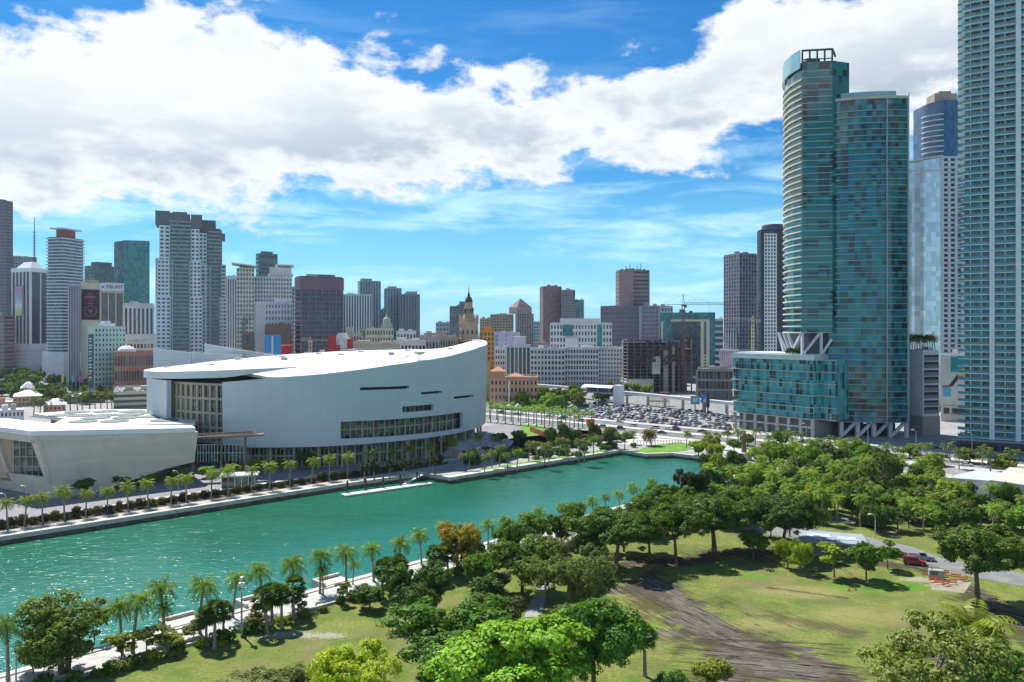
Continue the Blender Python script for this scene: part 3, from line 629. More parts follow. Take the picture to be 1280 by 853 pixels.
# low white roofs between cupola block and Freedom-like tower
low=[(492,532,428,640,offw,4,9,'low white building with roof units left of the dotted tan block'),(520,552,424,700,grey,4,8,'long grey roofed building behind the dotted tan block'),(496,520,415,860,offw,5,6,'white flat block among far roofs below the slate pair'),(530,556,418,900,tan,4,8,'tan low block among far roofs left of the domed tower'),
(440,500,432,560,beige,3,12,'long beige low block just above the arena roof'),(545,566,404,1500,grey,8,5,'distant grey block on the horizon left of the domed tower')]
for a,b_,t,Yc,wm,nf,nc,lb in low: bld('office_block',lb,None,a,b_,t,Yc,th=84,LL=30,wall=wm,R_=g(nf,nc,.35,.5),pent=[(.1,.35,.3,.7,3),(.6,.8,.2,.5,2.4)])
b=bld('office_block','tan block dotted with square black openings left of the domed tower',None,550,573,424,580,th=80,LL=20,wall=tan,R_=g(7,7,.35,.35),pane=pane_dark)
b=bld('office_tower','dark stepped office tower rising behind the domed tower',None,562,584,384,1000,th=86,LL=24,wall=dkgrey,core=g_dark,R_=g(28,1,.1,.35,piers=False)); LR,LL,H=b['dims']
MB().box(LR*.55,LR,1,LL,H,H+7).build('upper_step',dkgrey,b)
# ochre domed tower
Y0=600; X0=XW(586,Y0); r=thing('domed_tower','ochre tower of tapering tiers with pinnacles and a dark dome and spire','building',(X0,Y0,0),R(40)); r.scale=(.8,.8,1); k=Y0/F
oc=M('ochre_stone',(.48,.35,.25),.8,.1,.2); oy=M('ochre_stucco',(.55,.42,.2),.8,.08,.2)
def bb(hw,z0,z1,m=0): return MB().box(-hw,hw,-hw,hw,z0,z1)
mb=bb(10.5,0,ZH(440,Y0)); mb.box(-14,14,-14,14,0,ZH(452,Y0)); mb.build('base',oy,r)
zA=ZH(440,Y0); zB=ZH(424,Y0); zC=ZH(400,Y0); zD=ZH(378,Y0); zE=ZH(366,Y0)
mb=bb(9.3,zA,zB); mb.box(-10.2,10.2,-10.2,10.2,zB-2.6,zB-1.4); mb.build('lower_tier',oc,r)
mb=MB().lathe([(8.8,zB),(8.8,zC-3),(9.4,zC-3),(9.4,zC-1.5),(7,zC-1.5),(7,zC+1)],12); 
for i in range(12):
    a=i*math.pi/6; mb.lathe([(.7,zC-1.5),(.6,zC+2.4),(.1,zC+4.4)],6,0,(8.6*math.cos(a),8.6*math.sin(a)))
for sx in (-1,1):
    for sy in (-1,1): mb.lathe([(.9,zB-2),(.8,zB+2.5),(.1,zB+4.8)],6,0,(9*sx,9*sy))
mb.build('middle_tier',oc,r)
mb=MB().lathe([(5.6,zC+1),(4.6,zC+4),(4.2,zD-5),(4.8,zD-5),(4.8,zD-4),(3.7,zD-4),(3.4,zD)],10); mb.build('lantern_tier',oc,r)
mb=MB().lathe([(3.6,zD),(3.5,zD+1.4),(2.9,zD+3),(1.5,zD+4.2),(1.0,zD+6.4),(.5,zD+7.4),(.25,zD+10),(.08,zE+6)],12); mb.build('dome',C_('dark_bronze',(.06,.06,.05)),r,smooth=True)
me=MB().box(-.7,.7,-.12,.12,-1.5,1.5).mesh('window',pane_dark)
for z,rad,n in ((zB-6,9.42,4),(zA-4,10.6,5),(zA-9,10.6,5),(zA-14,10.6,5)):
    for s in range(4):
        for i in range(n):
            t=(i-(n-1)/2)*rad*2/(n+.6); a=s*math.pi/2; x=math.cos(a)*t+math.sin(a)*rad; y=math.sin(a)*t-math.cos(a)*rad
            link('window',me,r,(x,y,z),rz=a)
for z,rad in ((zB+5,8.75),(zC+7,4.4),(zD-9,4.3)):
    for i in range(12):
        a=(i+.5)*math.pi/6; link('window',me,r,((rad)*math.cos(a),(rad)*math.sin(a),z),rz=a+math.pi/2)
# orange and others
b=bld('apartment_block','bright orange block behind the right tip of the arena wall',None,600,618,415,600,th=70,LL=18,wall=orange,R_=g(14,4,.5,.45),pane=pane_dark,pent=[(.3,.8,.2,.6,4)])
b=bld('office_block','pale lilac block with a blue strip right of the orange block',None,618,650,417,740,th=80,LL=26,wall=C_('lilac_stucco',(.52,.48,.62)),R_=g(12,12,.6,.5,skip=lambda k,r:k%4!=1)); LR,LL,H=b['dims']
MB().box(.4,2.4,-.6,-.4,4,H-2).build('blue_strip',C_('turquoise_paint',(.1,.42,.55)),b)
b=bld('office_block','tan stepped block left of the pyramid topped tower',None,600,614,399,1250,th=84,LL=30,wall=tan,R_=g(16,5,.4,.45))
b=bld('office_block','broad tan block with plain upper storeys left of the pyramid topped tower',None,613,642,394,1200,th=84,LL=30,wall=tan,R_=g(18,8,.4,.45))
Y0=1150; b=bld('courthouse_tower','grey brown tower with a stepped top and pyramid roof',644,646,667,392,Y0,th=60,LL=None,wall=C_('courthouse_stone',(.30,.235,.23)),R_=g(20,7,.45,.3),parapet=0); LR,LL,H=b['dims']
LL=LR; b2=MB(); b2.box(2,LR-2,2,LL-2,H,H+9); hr=LR/2
b2.build('stepped_top',C_('courthouse_stone',(.30,.235,.23)),b)
MB().hexa([(2,2,H+9),(LR-2,2,H+9),(LR-2,LL-2,H+9),(2,LL-2,H+9)],[(hr-.3,hr-.3,H+22),(hr+.3,hr-.3,H+22),(hr+.3,hr+.3,H+22),(hr-.3,hr+.3,H+22)]).build('pyramid_roof',C_('courthouse_roof',(.16,.11,.13)),b)
b=bld('office_tower','rose tower with a narrow side, left part of the rose and green windowed pair',675,679,702,359,900,th=74,wall=rose,R_=g(34,8,.5,.45),L_=g(34,2,.5,.4),parapet=1)
b=bld('office_tower','rose tower with green glass bays joined to the taller rose tower',None,702,719,364,890,th=80,LL=26,wall=rose,R_=g(32,5,.3,.35),pane=pane_teal)
bld('office_block','plain blue glass block peeping out right of the rose towers',None,718,730,376,1100,th=84,LL=24,wall=g_blue)
bld('office_block','small cyan block right of the pyramid topped tower',None,667,676,403,1300,th=84,LL=24,wall=C_('cyan_panel',(.3,.5,.58)),R_=g(12,3,.4,.4))
bld('office_block','dark rose low block between the cyan block and the white courthouse',None,668,688,430,860,th=84,LL=24,wall=rose)
# white government complex
b=bld('government_building','upper white block with rows of square windows, penthouse and a green glass strip',None,688,765,405,800,th=86,LL=34,wall=offw,R_=g(9,20,.42,.42),pane=pane_teal,pent=[(.15,.8,.2,.8,5)]); LR,LL,H=b['dims']
MB().box(LR*.76,LR*.84,-.75,-.4,8,H-1).build('glass_strip',g_teal,b); MB().box(LR*.2,LR*.36,-.9,-.4,H-12,H-1).build('glass_bay',g_teal,b)
MB().box(LR*.24,LR*.44,-3,-.4,14,H-14).build('white_bay',offw,b)
b=bld('government_building','long low white building with paired dark windows facing the car park',None,663,706,437,730,th=86,LL=30,wall=offw,R_=g(7,10,.35,.4),pane=pane_dark)
b=bld('government_building','curved white wing with small square windows, right end of the low white building',None,706,748,436,733,th=88,LL=28,wall=offw,R_=g(7,12,.35,.38),pane=pane_dark)
b=bld('government_building','right wing of the low white building ending in a tall blank stair wall',None,748,778,436,737,th=82,LL=24,wall=offw,R_=g(9,8,.5,.5),pane=pane_dark); LR,LL,H=b['dims']
MB().box(LR,LR+4.6,-1,10,0,H+8).build('stair_wall',white,b)
b=bld('office_block','white framed block with tall green glass bays beside the peach villa',None,619,634,436,700,th=84,LL=24,wall=offw,R_=g(7,5,.4,.45))
b=bld('office_block','pale block fronted by one large green glass grid in a white frame',None,633,663,433,690,th=84,LL=26,wall=C_('pale_grey_stone',(.55,.57,.6)),R_=g(1,6,.28,.06,t=.8),pane=pane_teal,pent=[(.3,.8,.3,.8,8)])
# peach villa-like building
b=bld('corner_building','peach stucco building with terracotta tiled roofs beside the arena',None,613,672,474,530,th=74,LL=30,wall=pink,R_=g(4,12,.55,.5),pane=pane_dark,parapet=1.5); LR,LL,H=b['dims']
def hip(x0,x1,y0,y1,z,h):
    m=MB(); d=min(x1-x0,y1-y0)*.4; m.hexa([(x0,y0,z),(x1,y0,z),(x1,y1,z),(x0,y1,z)],[(x0+d,y0+d,z+h),(x1-d,y0+d,z+h),(x1-d,y1-d,z+h),(x0+d,y1-d,z+h)]); return m
MB().box(0.5,9,1,12,H,H+5).build('upper_storey',pink,b); hip(-.5,10,0,13,H+5,2.4).build('tiled_roof',terracotta,b); hip(11,LR*.72,-.8,8,H+1.6,1.8).build('tiled_roof',terracotta,b)
MB().box(LR*.38,LR*.41,-2.6,-1.8,0,H-1).build('banner_pole',white,b)
# towers right of centre
b=bld('office_tower','rose brown tower with a row of roof antennas and louvred right half',770,774,812,338,900,th=76,wall=C_('rose_brown',(.30,.20,.20)),L_=g(26,3,.3,.4),R_=g(26,1,.05,.45,piers=False,z0=0),parapet=.5); LR,LL,H=b['dims']
MB().box(0,LR*.46,-.9,0,0,H).build('blank_wall',C_('rose_brown',(.30,.20,.20)),b); mb=MB()
for k in range(7): mb.box(LR*(.12+.12*k),LR*(.12+.12*k)+.6,2,2.6,H,H+2+3*((k*7)%3)); mb.box(LR*(.12+.12*k)-1,LR*(.12+.12*k)+1.4,3,5,H,H+1.6)
mb.build('roof_antenna',dkgrey,b)
b=bld('office_block','wide mauve complex patterned with tiny windows, left of the crane',None,751,799,384,880,th=86,LL=30,wall=plum,core=C_('mauve_precast',(.30,.25,.32)),R_=g(16,26,.55,.5),pane=pane_dark)
b=bld('office_block','mauve wing with a pale vertical edge right of the wide mauve complex',None,799,826,383,870,th=84,LL=28,wall=C_('mauve_precast',(.30,.25,.32)),R_=g(17,12,.55,.5),parapet=.6)
MB().box(0,3,-1.4,-.4,0,b['dims'][2]).build('edge_pier',lav,b); MB().box(b['dims'][0]-2.5,b['dims'][0],-1.4,-.4,0,b['dims'][2]).build('edge_pier',lav,b)
bld('apartment_block','white block with pale windows showing over the mauve wing',None,823,841,384,950,th=84,LL=20,wall=bluew,R_=g(12,5,.35,.35),pane=pane_blue)
b=bld('glass_office','dark blue green glass office with a cream portal frame',None,825,894,392,800,th=82,LL=30,wall=g_teal,parapet=.8); LR,LL,H=b['dims']
MB().box(LR*.22,LR*.74,-.5,-.02,0,H-6).build('inner_glazing',g_dark,b)
mb=MB(); mb.box(LR*.2,LR*.9,-1.2,-.52,H-8.2,H-6); mb.box(LR*.74,LR*.80,-1.2,-.52,6,H-8.2); mb.box(LR*.84,LR*.9,-1.2,-.52,6,H-8.2); mb.box(LR*.02,LR*.06,-1.2,-.02,0,H-8)
for k in range(7): mb.box(LR*.8,LR*.84,-.9,-.52,7+k*3.1,8.6+k*3.1)
mb.box(LR*.6,LR*1.05,-3,-.2,4,6); mb.build('portal_frame',cream,b)
MB().box(LR*.35,LR*.45,4,10,H,H+4).build('roof_plant_room',g_teal,b)
bld('office_block','white balconied block behind the right side of the glass office',None,893,904,400,830,th=84,LL=20,wall=offw,core=grey,R_=g(10,1,.1,.4,piers=False,t=1))
# unfinished concrete building
Y0=660; RC=C_('dusky_raw_concrete',(.17,.15,.15)); b=thing('unfinished_building','concrete frame building wrapped in dark scaffolding and netting','construction site',(XW(784,Y0),Y0,0),R(6)); Wd=(868-784)/F*Y0; H=ZH(424,Y0)
mb=MB(); mb.box(.5,Wd*.4,0,24,0,ZH(474,Y0)); mb.box(Wd*.38,Wd*.5,-1,20,ZH(468,Y0),ZH(446,Y0)); mb.build('lower_wall',offw,b)
for k in range(14): 
    z=5+k*(H-5)/14; MB().box(0,Wd*(.98 if k<12 else .7),0,24,z-.25,z+.25).build('floor_slab',RC,b)
me=MB().box(-.45,.45,-.45,.45,0,H).mesh('column',RC)
for k in range(11): link('column',me,b,(.6+k*(Wd-1.2)/10,.6,0)); link('column',me,b,(.6+k*(Wd-1.2)/10,14,0))
MB().box(1,Wd-1,14.6,15,0,H-1).build('safety_netting',C_('dark_netting',(.05,.035,.05)),b)
MB().box(Wd*.55,Wd*.62,-1.2,0,0,H*.8).box(Wd*.68,Wd*.72,-1.2,0,0,H*.86).build('lift_core',C_('tan_concrete',(.38,.33,.28)),b)
mb=MB(); random.seed(3)
for k in range(26): x=k*Wd/26; mb.box(x,x+.12,-1.4,-1.28,H*.45,H+1+2*random.random())
for k in range(9): z=H*.45+k*H*.57/9; mb.box(0,Wd,-1.4,-1.3,z,z+.12)
for k in range(25):
    if k%2: mb.beam((k*Wd/26,-1.35,H*.45),((k+3)*Wd/26,-1.35,H*.8),.1)
mb.build('scaffolding',C_('rusty_scaffold',(.13,.07,.07)),b)
mb=MB()
for k in range(46):
    x=random.random()*Wd*.9; z=H*.5+random.random()*H*.46; mb.box(x,x+2+5*random.random(),-1.25+k*.002,-1.2+k*.002,z,z+1.2+1.6*random.random())
mb.build('netting_panel',C_('maroon_netting',(.07,.035,.045)),b)
mb=MB()
for k in range(9): x=Wd*.35+random.random()*Wd*.55; mb.box(x,x+2.2,-1.6,-1.4,H-2.2,H-1.2)
mb.build('tarpaulin',blue,b)
crane('red mast tower crane over the unfinished concrete building',854,650,ZH(382,650),18,38,crr,0,9)
crane('cream tower crane standing in front of the left dark tower',941,640,ZH(401,640),6,24,crm,180,4)
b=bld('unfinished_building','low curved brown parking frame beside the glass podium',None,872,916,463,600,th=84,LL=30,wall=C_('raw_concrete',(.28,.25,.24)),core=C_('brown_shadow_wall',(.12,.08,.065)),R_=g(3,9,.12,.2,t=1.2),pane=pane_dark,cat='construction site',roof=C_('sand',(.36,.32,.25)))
# two dark towers right of the crane
b=bld('apartment_tower','grey violet tower with pale slanting fins at its foot, left of the taller dark tower',905,924,946,318,700,th=55,wall=C_('grey_violet',(.20,.19,.24)),core=g_plum,L_=g(36,6,.4,.28),R_=g(36,6,.4,.28)); LR,LL,H=b['dims']
mb=MB()
for k in range(5): u=LL*(.15+.17*k); mb.beam((-.9,u,ZH(412,700)),(-2,u-1.5,ZH(440,700)),.9)
mb.build('slanted_fin',offw,b)
mb=MB(); mb.box(-3,LR+2,-3,LL+2,0,ZH(437,700))
for k in range(7): u=LL*k/6.5; mb.beam((-3.4,u,4),(-3.4,u+4,ZH(437,700)-1),.7); mb.beam((-3.4,u+4,4),(-3.4,u,ZH(437,700)-1),.7)
mb.build('podium',lav,b)
b=bld('apartment_tower','dark tower with a white window grid and rounded cap, left of the tall teal towers',947,951,983,289,640,th=72,wall=C_('charcoal_cladding',(.035,.04,.055)),core=g_dark,R_=g(46,8,.5,.4,skip=lambda k,r:not 1<=k<=4),pane=pane_blue,L_=g(46,2,.4,.4)); LR,LL,H=b['dims']
MB().box(LR*.13,LR*.62,-.5,-.36,0,H-2).build('white_facade',white,b)
mb=MB()
nf=46; fh=H/nf
for r_ in range(nf):
    for k in range(4): u=LR*(.16+.115*k); mb.box(u,u+LR*.065,-.6,-.51,r_*fh+.9,r_*fh+2.7)
mb.build('window',pane_dark,b,kind='stuff'); MB().lathe([(9,H),(9,H+5),(8.5,H+6)],20,0,(LR*.65,10)).build('rounded_cap',C_('violet_cap',(.09,.07,.14)),b)
# ------------------------------------------------------------------ teal glass towers on the right
teal=panel('teal_tower_glass',[(.004,.09,.11),(.006,.025,.04),(.003,.15,.17),(.003,.19,.21),(.003,.17,.30),(.004,.24,.29)],1.9,3.08,rough=.08,wob=.03)
teal2=panel('teal_tower_glass_left',[(.003,.12,.13),(.003,.16,.16),(.006,.03,.04),(.003,.14,.15)],4.2,3.08,rough=.08,wob=.03,off=1.7)
podg=panel('podium_glass',[(.03,.22,.24),(.05,.34,.36),(.10,.42,.44),(.02,.07,.08),(.05,.36,.42)],1.9,3.9,rough=.12,line=(.18,.32,.32),thick=.09)
slabt2=C_('slab_edge_grey',(.42,.46,.42)); slabm=C_('slab_edge_beige',(.50,.47,.40)); slabw=C_('slab_edge_cream',(.58,.58,.50)); railg=M('railing_glass',(.03,.16,.15),.15,.2,.8)
trussw=C_('truss_white',(.60,.62,.66))
def polybands(root,poly,n,z0,z1,th,out,m,name='floor_slab',mats=None,rail=None,closed=True,n_parts=100):
    """n slab edges following a plan curve; poly is the seen side only"""
    mb=MB(); k=len(poly)
    o=[]
    for i,(x,y) in enumerate(poly):
        a=poly[max(i-1,0)]; c=poly[min(i+1,k-1)]; t=Vector((c[0]-a[0],c[1]-a[1])).normalized(); o.append((x+t.y*out,y-t.x*out))
    for i in range(k-1):
        a,b_,c,d=poly[i],o[i],o[i+1],poly[i+1]
        mb.hexa([(*a,-th/2),(*b_,-th/2),(*c,-th/2),(*d,-th/2)],[(*a,th/2),(*b_,th/2),(*c,th/2),(*d,th/2)])
        if rail:
            e=[(b_[0]+(a[0]-b_[0])*.1/max(out,.1),b_[1]+(a[1]-b_[1])*.1/max(out,.1)),(c[0]+(d[0]-c[0])*.1/max(out,.1),c[1]+(d[1]-c[1])*.1/max(out,.1))]
            mb.hexa([(*e[0],th/2),(*b_,th/2),(*c,th/2),(*e[1],th/2)],[(*e[0],th/2+rail),(*b_,th/2+rail),(*c,th/2+rail),(*e[1],th/2+rail)],1)
    me=mb.mesh(name,mats or [m,m])
    for i in range(n): link(name,me,root,(0,0,z0+(z1-z0)*i/max(n-1,1)))
# slim left tower
r=thing('glass_tower','tallest slim teal glass tower with cream balconies down its curved left side','building',(141,392,0)); o_=(141,392)
cur=[(149,434),(144.6,425.5),(141.6,417),(140.1,408.5),(140.2,400),(141.7,392)]; flat=[(141.7,392),(155.4,389.6)]
loc=lambda pl:[(x-o_[0],y-o_[1]) for x,y in pl]
Htop=188.4; zb=ZH(416,392)
MB().prism(loc(cur[:-1]+flat+[(165,393),(168,434)]),zb,ZH(78,392)).build('glass_wall',teal2,r)
nfl=int((ZH(86,392)-zb)/3.08)
def arc(pl,n):
    # resample a polyline smoothly
    P=[Vector(p) for p in pl]; out=[]
    for i in range(len(P)-1):
        a=P[max(i-1,0)]; b_=P[i]; c=P[i+1]; d=P[min(i+2,len(P)-1)]
        for j in range(n):
            t=j/n; out.append(tuple(.5*((2*b_)+(c-a)*t+(2*a-5*b_+4*c-d)*t*t+(3*b_-a-3*c+d)*t**3)))
    return out+[tuple(P[-1])]
polybands(r,arc(loc(cur),4),nfl,zb,ZH(100,392),.62,.9,slabw,'balcony',rail=None)
polybands(r,loc(flat),nfl+1,zb,ZH(90,392),.28,.35,slabm,'floor_slab')
mb=MB(); 
for i in range(5): x0,y0=loc(flat)[0]; x=x0+13.6*i/4; mb.box(x-.35,x+.35,y0-2.4*i/4-.3,y0-2.4*i/4+.3,ZH(78,392),Htop)
mb.beam((.7,0,Htop-.4),(14.4,-2.4,Htop-.4),.8); mb.beam((.7,0,Htop-4.8),(14.4,-2.4,Htop-4.8),.4); mb.beam((14.4,-2.4,Htop-.4),(20,8,Htop-.4),.8); mb.box(4,10.5,3,12,ZH(80,392),Htop-3)
mb.build('roof_frame',C_('dark_teal_frame',(.02,.07,.08)),r)
p=arc(loc(cur),4); mb=MB()
for i in range(len(p)-1): a,c=p[i],p[i+1]; mb.hexa([(a[0]-1.2,a[1],Htop-9),(a[0]-.9,a[1],Htop-9),(c[0]-.9,c[1],Htop-9),(c[0]-1.2,c[1],Htop-9)],[(a[0]-1.2,a[1],Htop),(a[0]-.9,a[1],Htop),(c[0]-.9,c[1],Htop),(c[0]-1.2,c[1],Htop)])
mb.build('glass_screen',M('pale_screen_glass',(.22,.42,.46),.2,.1,.3),r)
zp=40
mb=MB()
for a,b_ in (((.8,.3,zb),(.8,.3,zp)),((9.4,-1.2,zb),(9.4,-1.2,zp)),((1.2,.2,zp),(9,-1.2,zb)),((9.8,-1.2,zp),(14.2,-2.2,zb-3)),((-1.6,14,zb),(2,14,zp)),((-1.8,20,zb),(2,20,zp)),((-1.6,28,zb),(2,24,zp)),((1,36,zb),(3,33,zp)),((.6,.6,zb),(-1,10,zp))):
    mb.beam(a,b_,1.15)
mb.build('truss_column',trussw,r); MB().box(5,22,3,36,zp-1,zb).build('core_wall',dkgrey,r)
# wide right tower
r=thing('glass_tower','wide teal glass tower with a bowed front full of thin balcony lines','building',(154,393,0)); o_=(154,393)
fr=arc(loc([(154.6,392.6),(160,389.4),(167,387),(174,385.6),(182,384.9),(189.6,385.2)]),3); zb2=ZH(528,386); Ht=ZH(118.5,387)
rt=arc(loc([(189.6,385.2),(193,396),(193,420)]),2)
MB().prism(fr[:-1]+rt+[(18,32),(4,28)],zb2,Ht-2.5).build('glass_wall',teal,r)
n2=int((Ht-zb2)/3.08)
polybands(r,fr,n2,zb2,Ht-8,.26,1.0,slabt2,'balcony')
MB().prism([(x,y-.9) for x,y in fr]+rt[1:]+[(18,32),(4,28)],Ht-2.5,Ht-1.2).build('roof_slab',slabm,r)
p=fr[3:-2]; MB().prism([(x,y+1.5) for x,y in p]+[(32,8),(6,10)],Ht-1.2,Ht+1.6).build('roof_screen',M('pale_screen_glass',(.22,.42,.46)),r)
mb=MB()
for i in (11,): 
    x,y=fr[i]; mb.box(x-.12,x+.12,y-1.35,y-.2,zb2,Ht-2.5)
mb.box(fr[-1][0]-.2,fr[-1][0]+.3,fr[-1][1]-1.4,fr[-1][1]-.1,zb2,Ht); mb.build('dividing_fin',C_('fin_white',(.45,.52,.52)),r)
mb=MB()
for i,x in enumerate((3,10.5,18,25.5,33)):
    y=-3.5-(i-1)*.9; mb.beam((x+3,y,0),(x+3,y,zb2),1.7)
    if i<4: mb.beam((x+4,y,1),(x+9.5,y-.5,zb2-.5),1.4)
mb.build('strut',trussw,r); MB().box(4,34,1,24,0,zb2).build('lobby_glazing',g_dark,r)
# podium
Yr=386; Xr=XW(1017,Yr); Yl=424; Xl=XW(916,Yl); L=math.hypot(Xl-Xr,Yl-Yr)
r=thing('glass_podium','seven storey teal glass podium block left of the bowed teal tower','building',(Xr,Yr,0),math.atan2(Yr-Yl,Xr-Xl)-0)
# local x runs along the long face towards the near corner (negative x = far end)
zt=39.6
mb=MB(); mb.box(-L,0,.6,26,8.5,zt-2.2); mb.build('glass_wall',podg,r)
MB().box(-L-.4,.6,-.4,27,zt-2.2,zt).box(-L,0,4,27,zt,zt+.5).build('roof_slab',C_('pale_aqua_roof',(.50,.60,.62)),r)
MB().box(0,9,5,26,8.5,zt-2.4).build('recessed_bay',podg,r)
me=MB().box(-L-.8,.8,-.7,.6,-.18,.18).box(.8,9,4.1,5,-.18,.18).box(.05,.8,.6,20,-.18,.18).mesh('floor_slab',slabm)
for i in range(6): link('floor_slab',me,r,(0,0,8.6+i*(zt-11)/5))
me=MB().box(-L,0,.3,.6,-.08,.08).mesh('mid_rail',C_('fin_white',(.45,.52,.52)))
for i in range(5): link('mid_rail',me,r,(0,0,8.6+(i+.5)*(zt-11)/5))
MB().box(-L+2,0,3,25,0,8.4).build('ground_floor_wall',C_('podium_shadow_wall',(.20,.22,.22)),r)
me=MB().box(-.7,.7,-.7,.7,0,8.4).mesh('column',concrete)
for i in range(8): link('column',me,r,(-.8-i*(L-1.6)/7,.6,0))
MB().box(-L,0,-.2,.9,4.2,5).build('canopy_beam',concrete,r)
# white louvred parking block
r=bld('parking_block','white parking block with grey louvred openings and a palm garden on its roof',1132,1153.5,1174,441,392,th=45,wall=C_('white_render',(.78,.77,.80)),parapet=1.2,roof=C_('roof_planting',(.05,.08,.03))); LR,LL,H=r['dims']
for i in range(8): z=11+i*3.7; MB().box(.8,LR-.6,-.25,-.02,z-.2,z+1.5).build('louvre',C_('grey_louvre',(.24,.23,.25)),r); MB().box(.8,LR-.6,-.14,-.02,z+1.5,z+2.6 if i%2 else z+3.0).build('opening',C_('opening_dark',(.03,.03,.03)),r)
MB().box(-.3,LR+.3,-.3,LL+.3,0,9.5).build('stone_base',C_('stone_base',(.36,.34,.34)),r)
# silver reflective tower
r=thing('glass_tower','silver mirror glass tower with balconies at its right, right of the bowed teal tower','building',(XW(1134,520),520,0)); k=520/F; X0=XW(1134,520)
silv=panel('silver_mirror_glass',[(.60,.66,.68),(.70,.74,.76),(.52,.60,.64),(.78,.82,.83)],2.6,3.2,rough=.08,metal=.35,wob=.035,line=(.45,.5,.55))
Hs=ZH(196,520); wl=(1177-1134)*k; wr=(1200-1177)*k
sf=arc([(0,6),(6,2.5),(13,.4),(wl,-.6)],4)
MB().prism(sf+[(wl,30),(0,30)],0,lambda x,y:Hs-4+x*.16).build('mirror_wall',silv,r)
MB().prism([(x,y-.5) for x,y in sf]+[(wl,3),(3,8)],lambda x,y:Hs-3.6+x*.16,lambda x,y:Hs-2.6+x*.16).build('roof_edge',cream,r)
polybands(r,sf,1,Hs-9,Hs-9,.7,.5,cream,'cornice')
MB().box(wl,wl+wr+14,1.5,30,0,Hs).build('wall',C_('grey_balcony',(.26,.29,.31)),r)
me=MB().box(wl,wl+wr+14,-.8,1.5,-.2,.2).box(wl,wl+wr+14,-.8,-.7,.2,1.1).mesh('balcony',bluew)
for i in range(48): link('balcony',me,r,(0,0,Hs-1-i*3.25))
me=MB().box(-.9,.9,-1.0,1.4,0,Hs).mesh('fin',bluew)
for u in (.2,4.5,9,13,18): link('fin',me,r,(wl+u,0,0))
# deep blue curved tower behind
Yb=610; r=thing('glass_tower','deep blue curved glass tower with white balconies on its left edge','building',(XW(1178,Yb),Yb,0)); Hb=ZH(133,Yb); Rr=15
gb=panel('deep_blue_glass',[(.01,.07,.16),(.015,.09,.20),(.02,.11,.23),(.01,.06,.13)],2.2,3.3,rough=.08,line=(.01,.04,.14))
pl=[(Rr*math.cos(a),Rr*math.sin(a)*.8) for a in [R(180+i*10) for i in range(19)]]
MB().prism(pl+[(Rr,14),(-Rr,14)],0,lambda x,y:Hb+(x+Rr)*.22-.004*(x+Rr)**2*2).build('glass_wall',gb,r)
MB().box(-8,9,-4,8,Hb-1,Hb+8.6).box(-4,5,-3,6,Hb+8.6,Hb+10.6).build('roof_plant_room',tan,r)
lb=[(x*1.02,y*1.02) for x,y in pl[:8]]
polybands(r,lb,24,Hb-100,Hb-9,.9,.7,bluew,'balcony')
# near right tower
Ya=345; r=thing('apartment_tower','teal balconied apartment tower with white vertical piers, cut by the right edge','building',(XW(1240,Ya),Ya,0),math.atan2(-8,13)); k=1
Hn=222; n3=int(Hn/3.1)
apg=panel('apartment_glazing',[(.01,.13,.17),(.015,.18,.24),(.01,.025,.035),(.03,.24,.30),(.10,.17,.2),(.015,.06,.09)],1.7,3.1,rough=.12,line=(.28,.33,.32),thick=.07)
wx0=-11.2; wx1=46
MB().box(wx0+1,wx1,1.9,32,4,Hn).build('glass_wall',apg,r)
slabt=C_('slab_edge_aqua',(.60,.72,.74))
rl=M('balcony_rail_glass',(.07,.26,.34),.15,.2,.8)
me=MB().box(wx0,wx1,0,1.9,-.16,.16).box(wx0,wx1,.0,.06,.16,1.2,1).box(wx0-1.8,wx0+1,2.2,9,-.16,.16).box(wx0-1.8,wx0-1.72,2.2,9,.16,1.2,1).box(wx0-1.8,wx0+1,2.2,2.26,.16,1.2,1).mesh('balcony',[slabt,rl])
for i in range(n3): link('balcony',me,r,(0,0,5+i*3.1))
me=MB().box(-.95,.95,-.7,1.9,2,Hn).mesh('pier',C_('pier_white',(.62,.70,.76)))
for u in (0,9.6,27,40): link('pier',me,r,(u,0,0))
me=MB().box(-.12,.12,.3,1.9,4,Hn).mesh('party_wall',slabt)
for u in (-8,-4,4.8,14,18,22): link('party_wall',me,r,(u,0,0))
MB().box(wx0-2,wx1,-2,30,0,4).build('entrance_floor',g_dark,r); MB().box(wx0-4,wx1,-4,0,4,4.6).build('entrance_canopy',C_('grey_balcony',(.26,.29,.31)),r)
# white walls and mural between
b=bld('retail_building','low white building painted with a teal, yellow and red mural beside the near right tower',None,1176,1212,445,455,th=84,LL=24,wall=offw,parapet=.6); LR,LL,H=b['dims']
mb=MB(); mb.box(LR*.35,LR,-.15,-.02,H-9,H-.5,0); mb.hexa([(LR*.55,-.25,H-11),(LR,-.25,H-11),(LR,-.02,H-11),(LR*.55,-.02,H-11)],[(LR*.72,-.25,H-7),(LR,-.25,H-7),(LR,-.02,H-7),(LR*.72,-.02,H-7)],1)
mb.beam((LR*.62,-.3,H-11),(LR*.35,-.3,H-17),.2,1.6,2); mb.beam((LR*.8,-.3,H-11.5),(LR*.5,-.3,H-14),.2,1,4); mb.beam((LR*.35,-.3,H-17),(LR*.05,-.3,H-17.4),.2,.7,4); mb.box(LR*.08,LR*.35,-.2,-.02,H-23,H-18,3)
mb.build('mural',[C_('mural_teal',(.02,.30,.33)),C_('mural_yellow',(.62,.58,.05)),C_('mural_black',(.03,.03,.03)),C_('mural_sky_blue',(.1,.45,.65)),red],b)
MB().box(0,LR,-.6,-.02,8,9).box(0,LR,-.5,-.02,3.4,4.2).build('string_course',cream,b); 
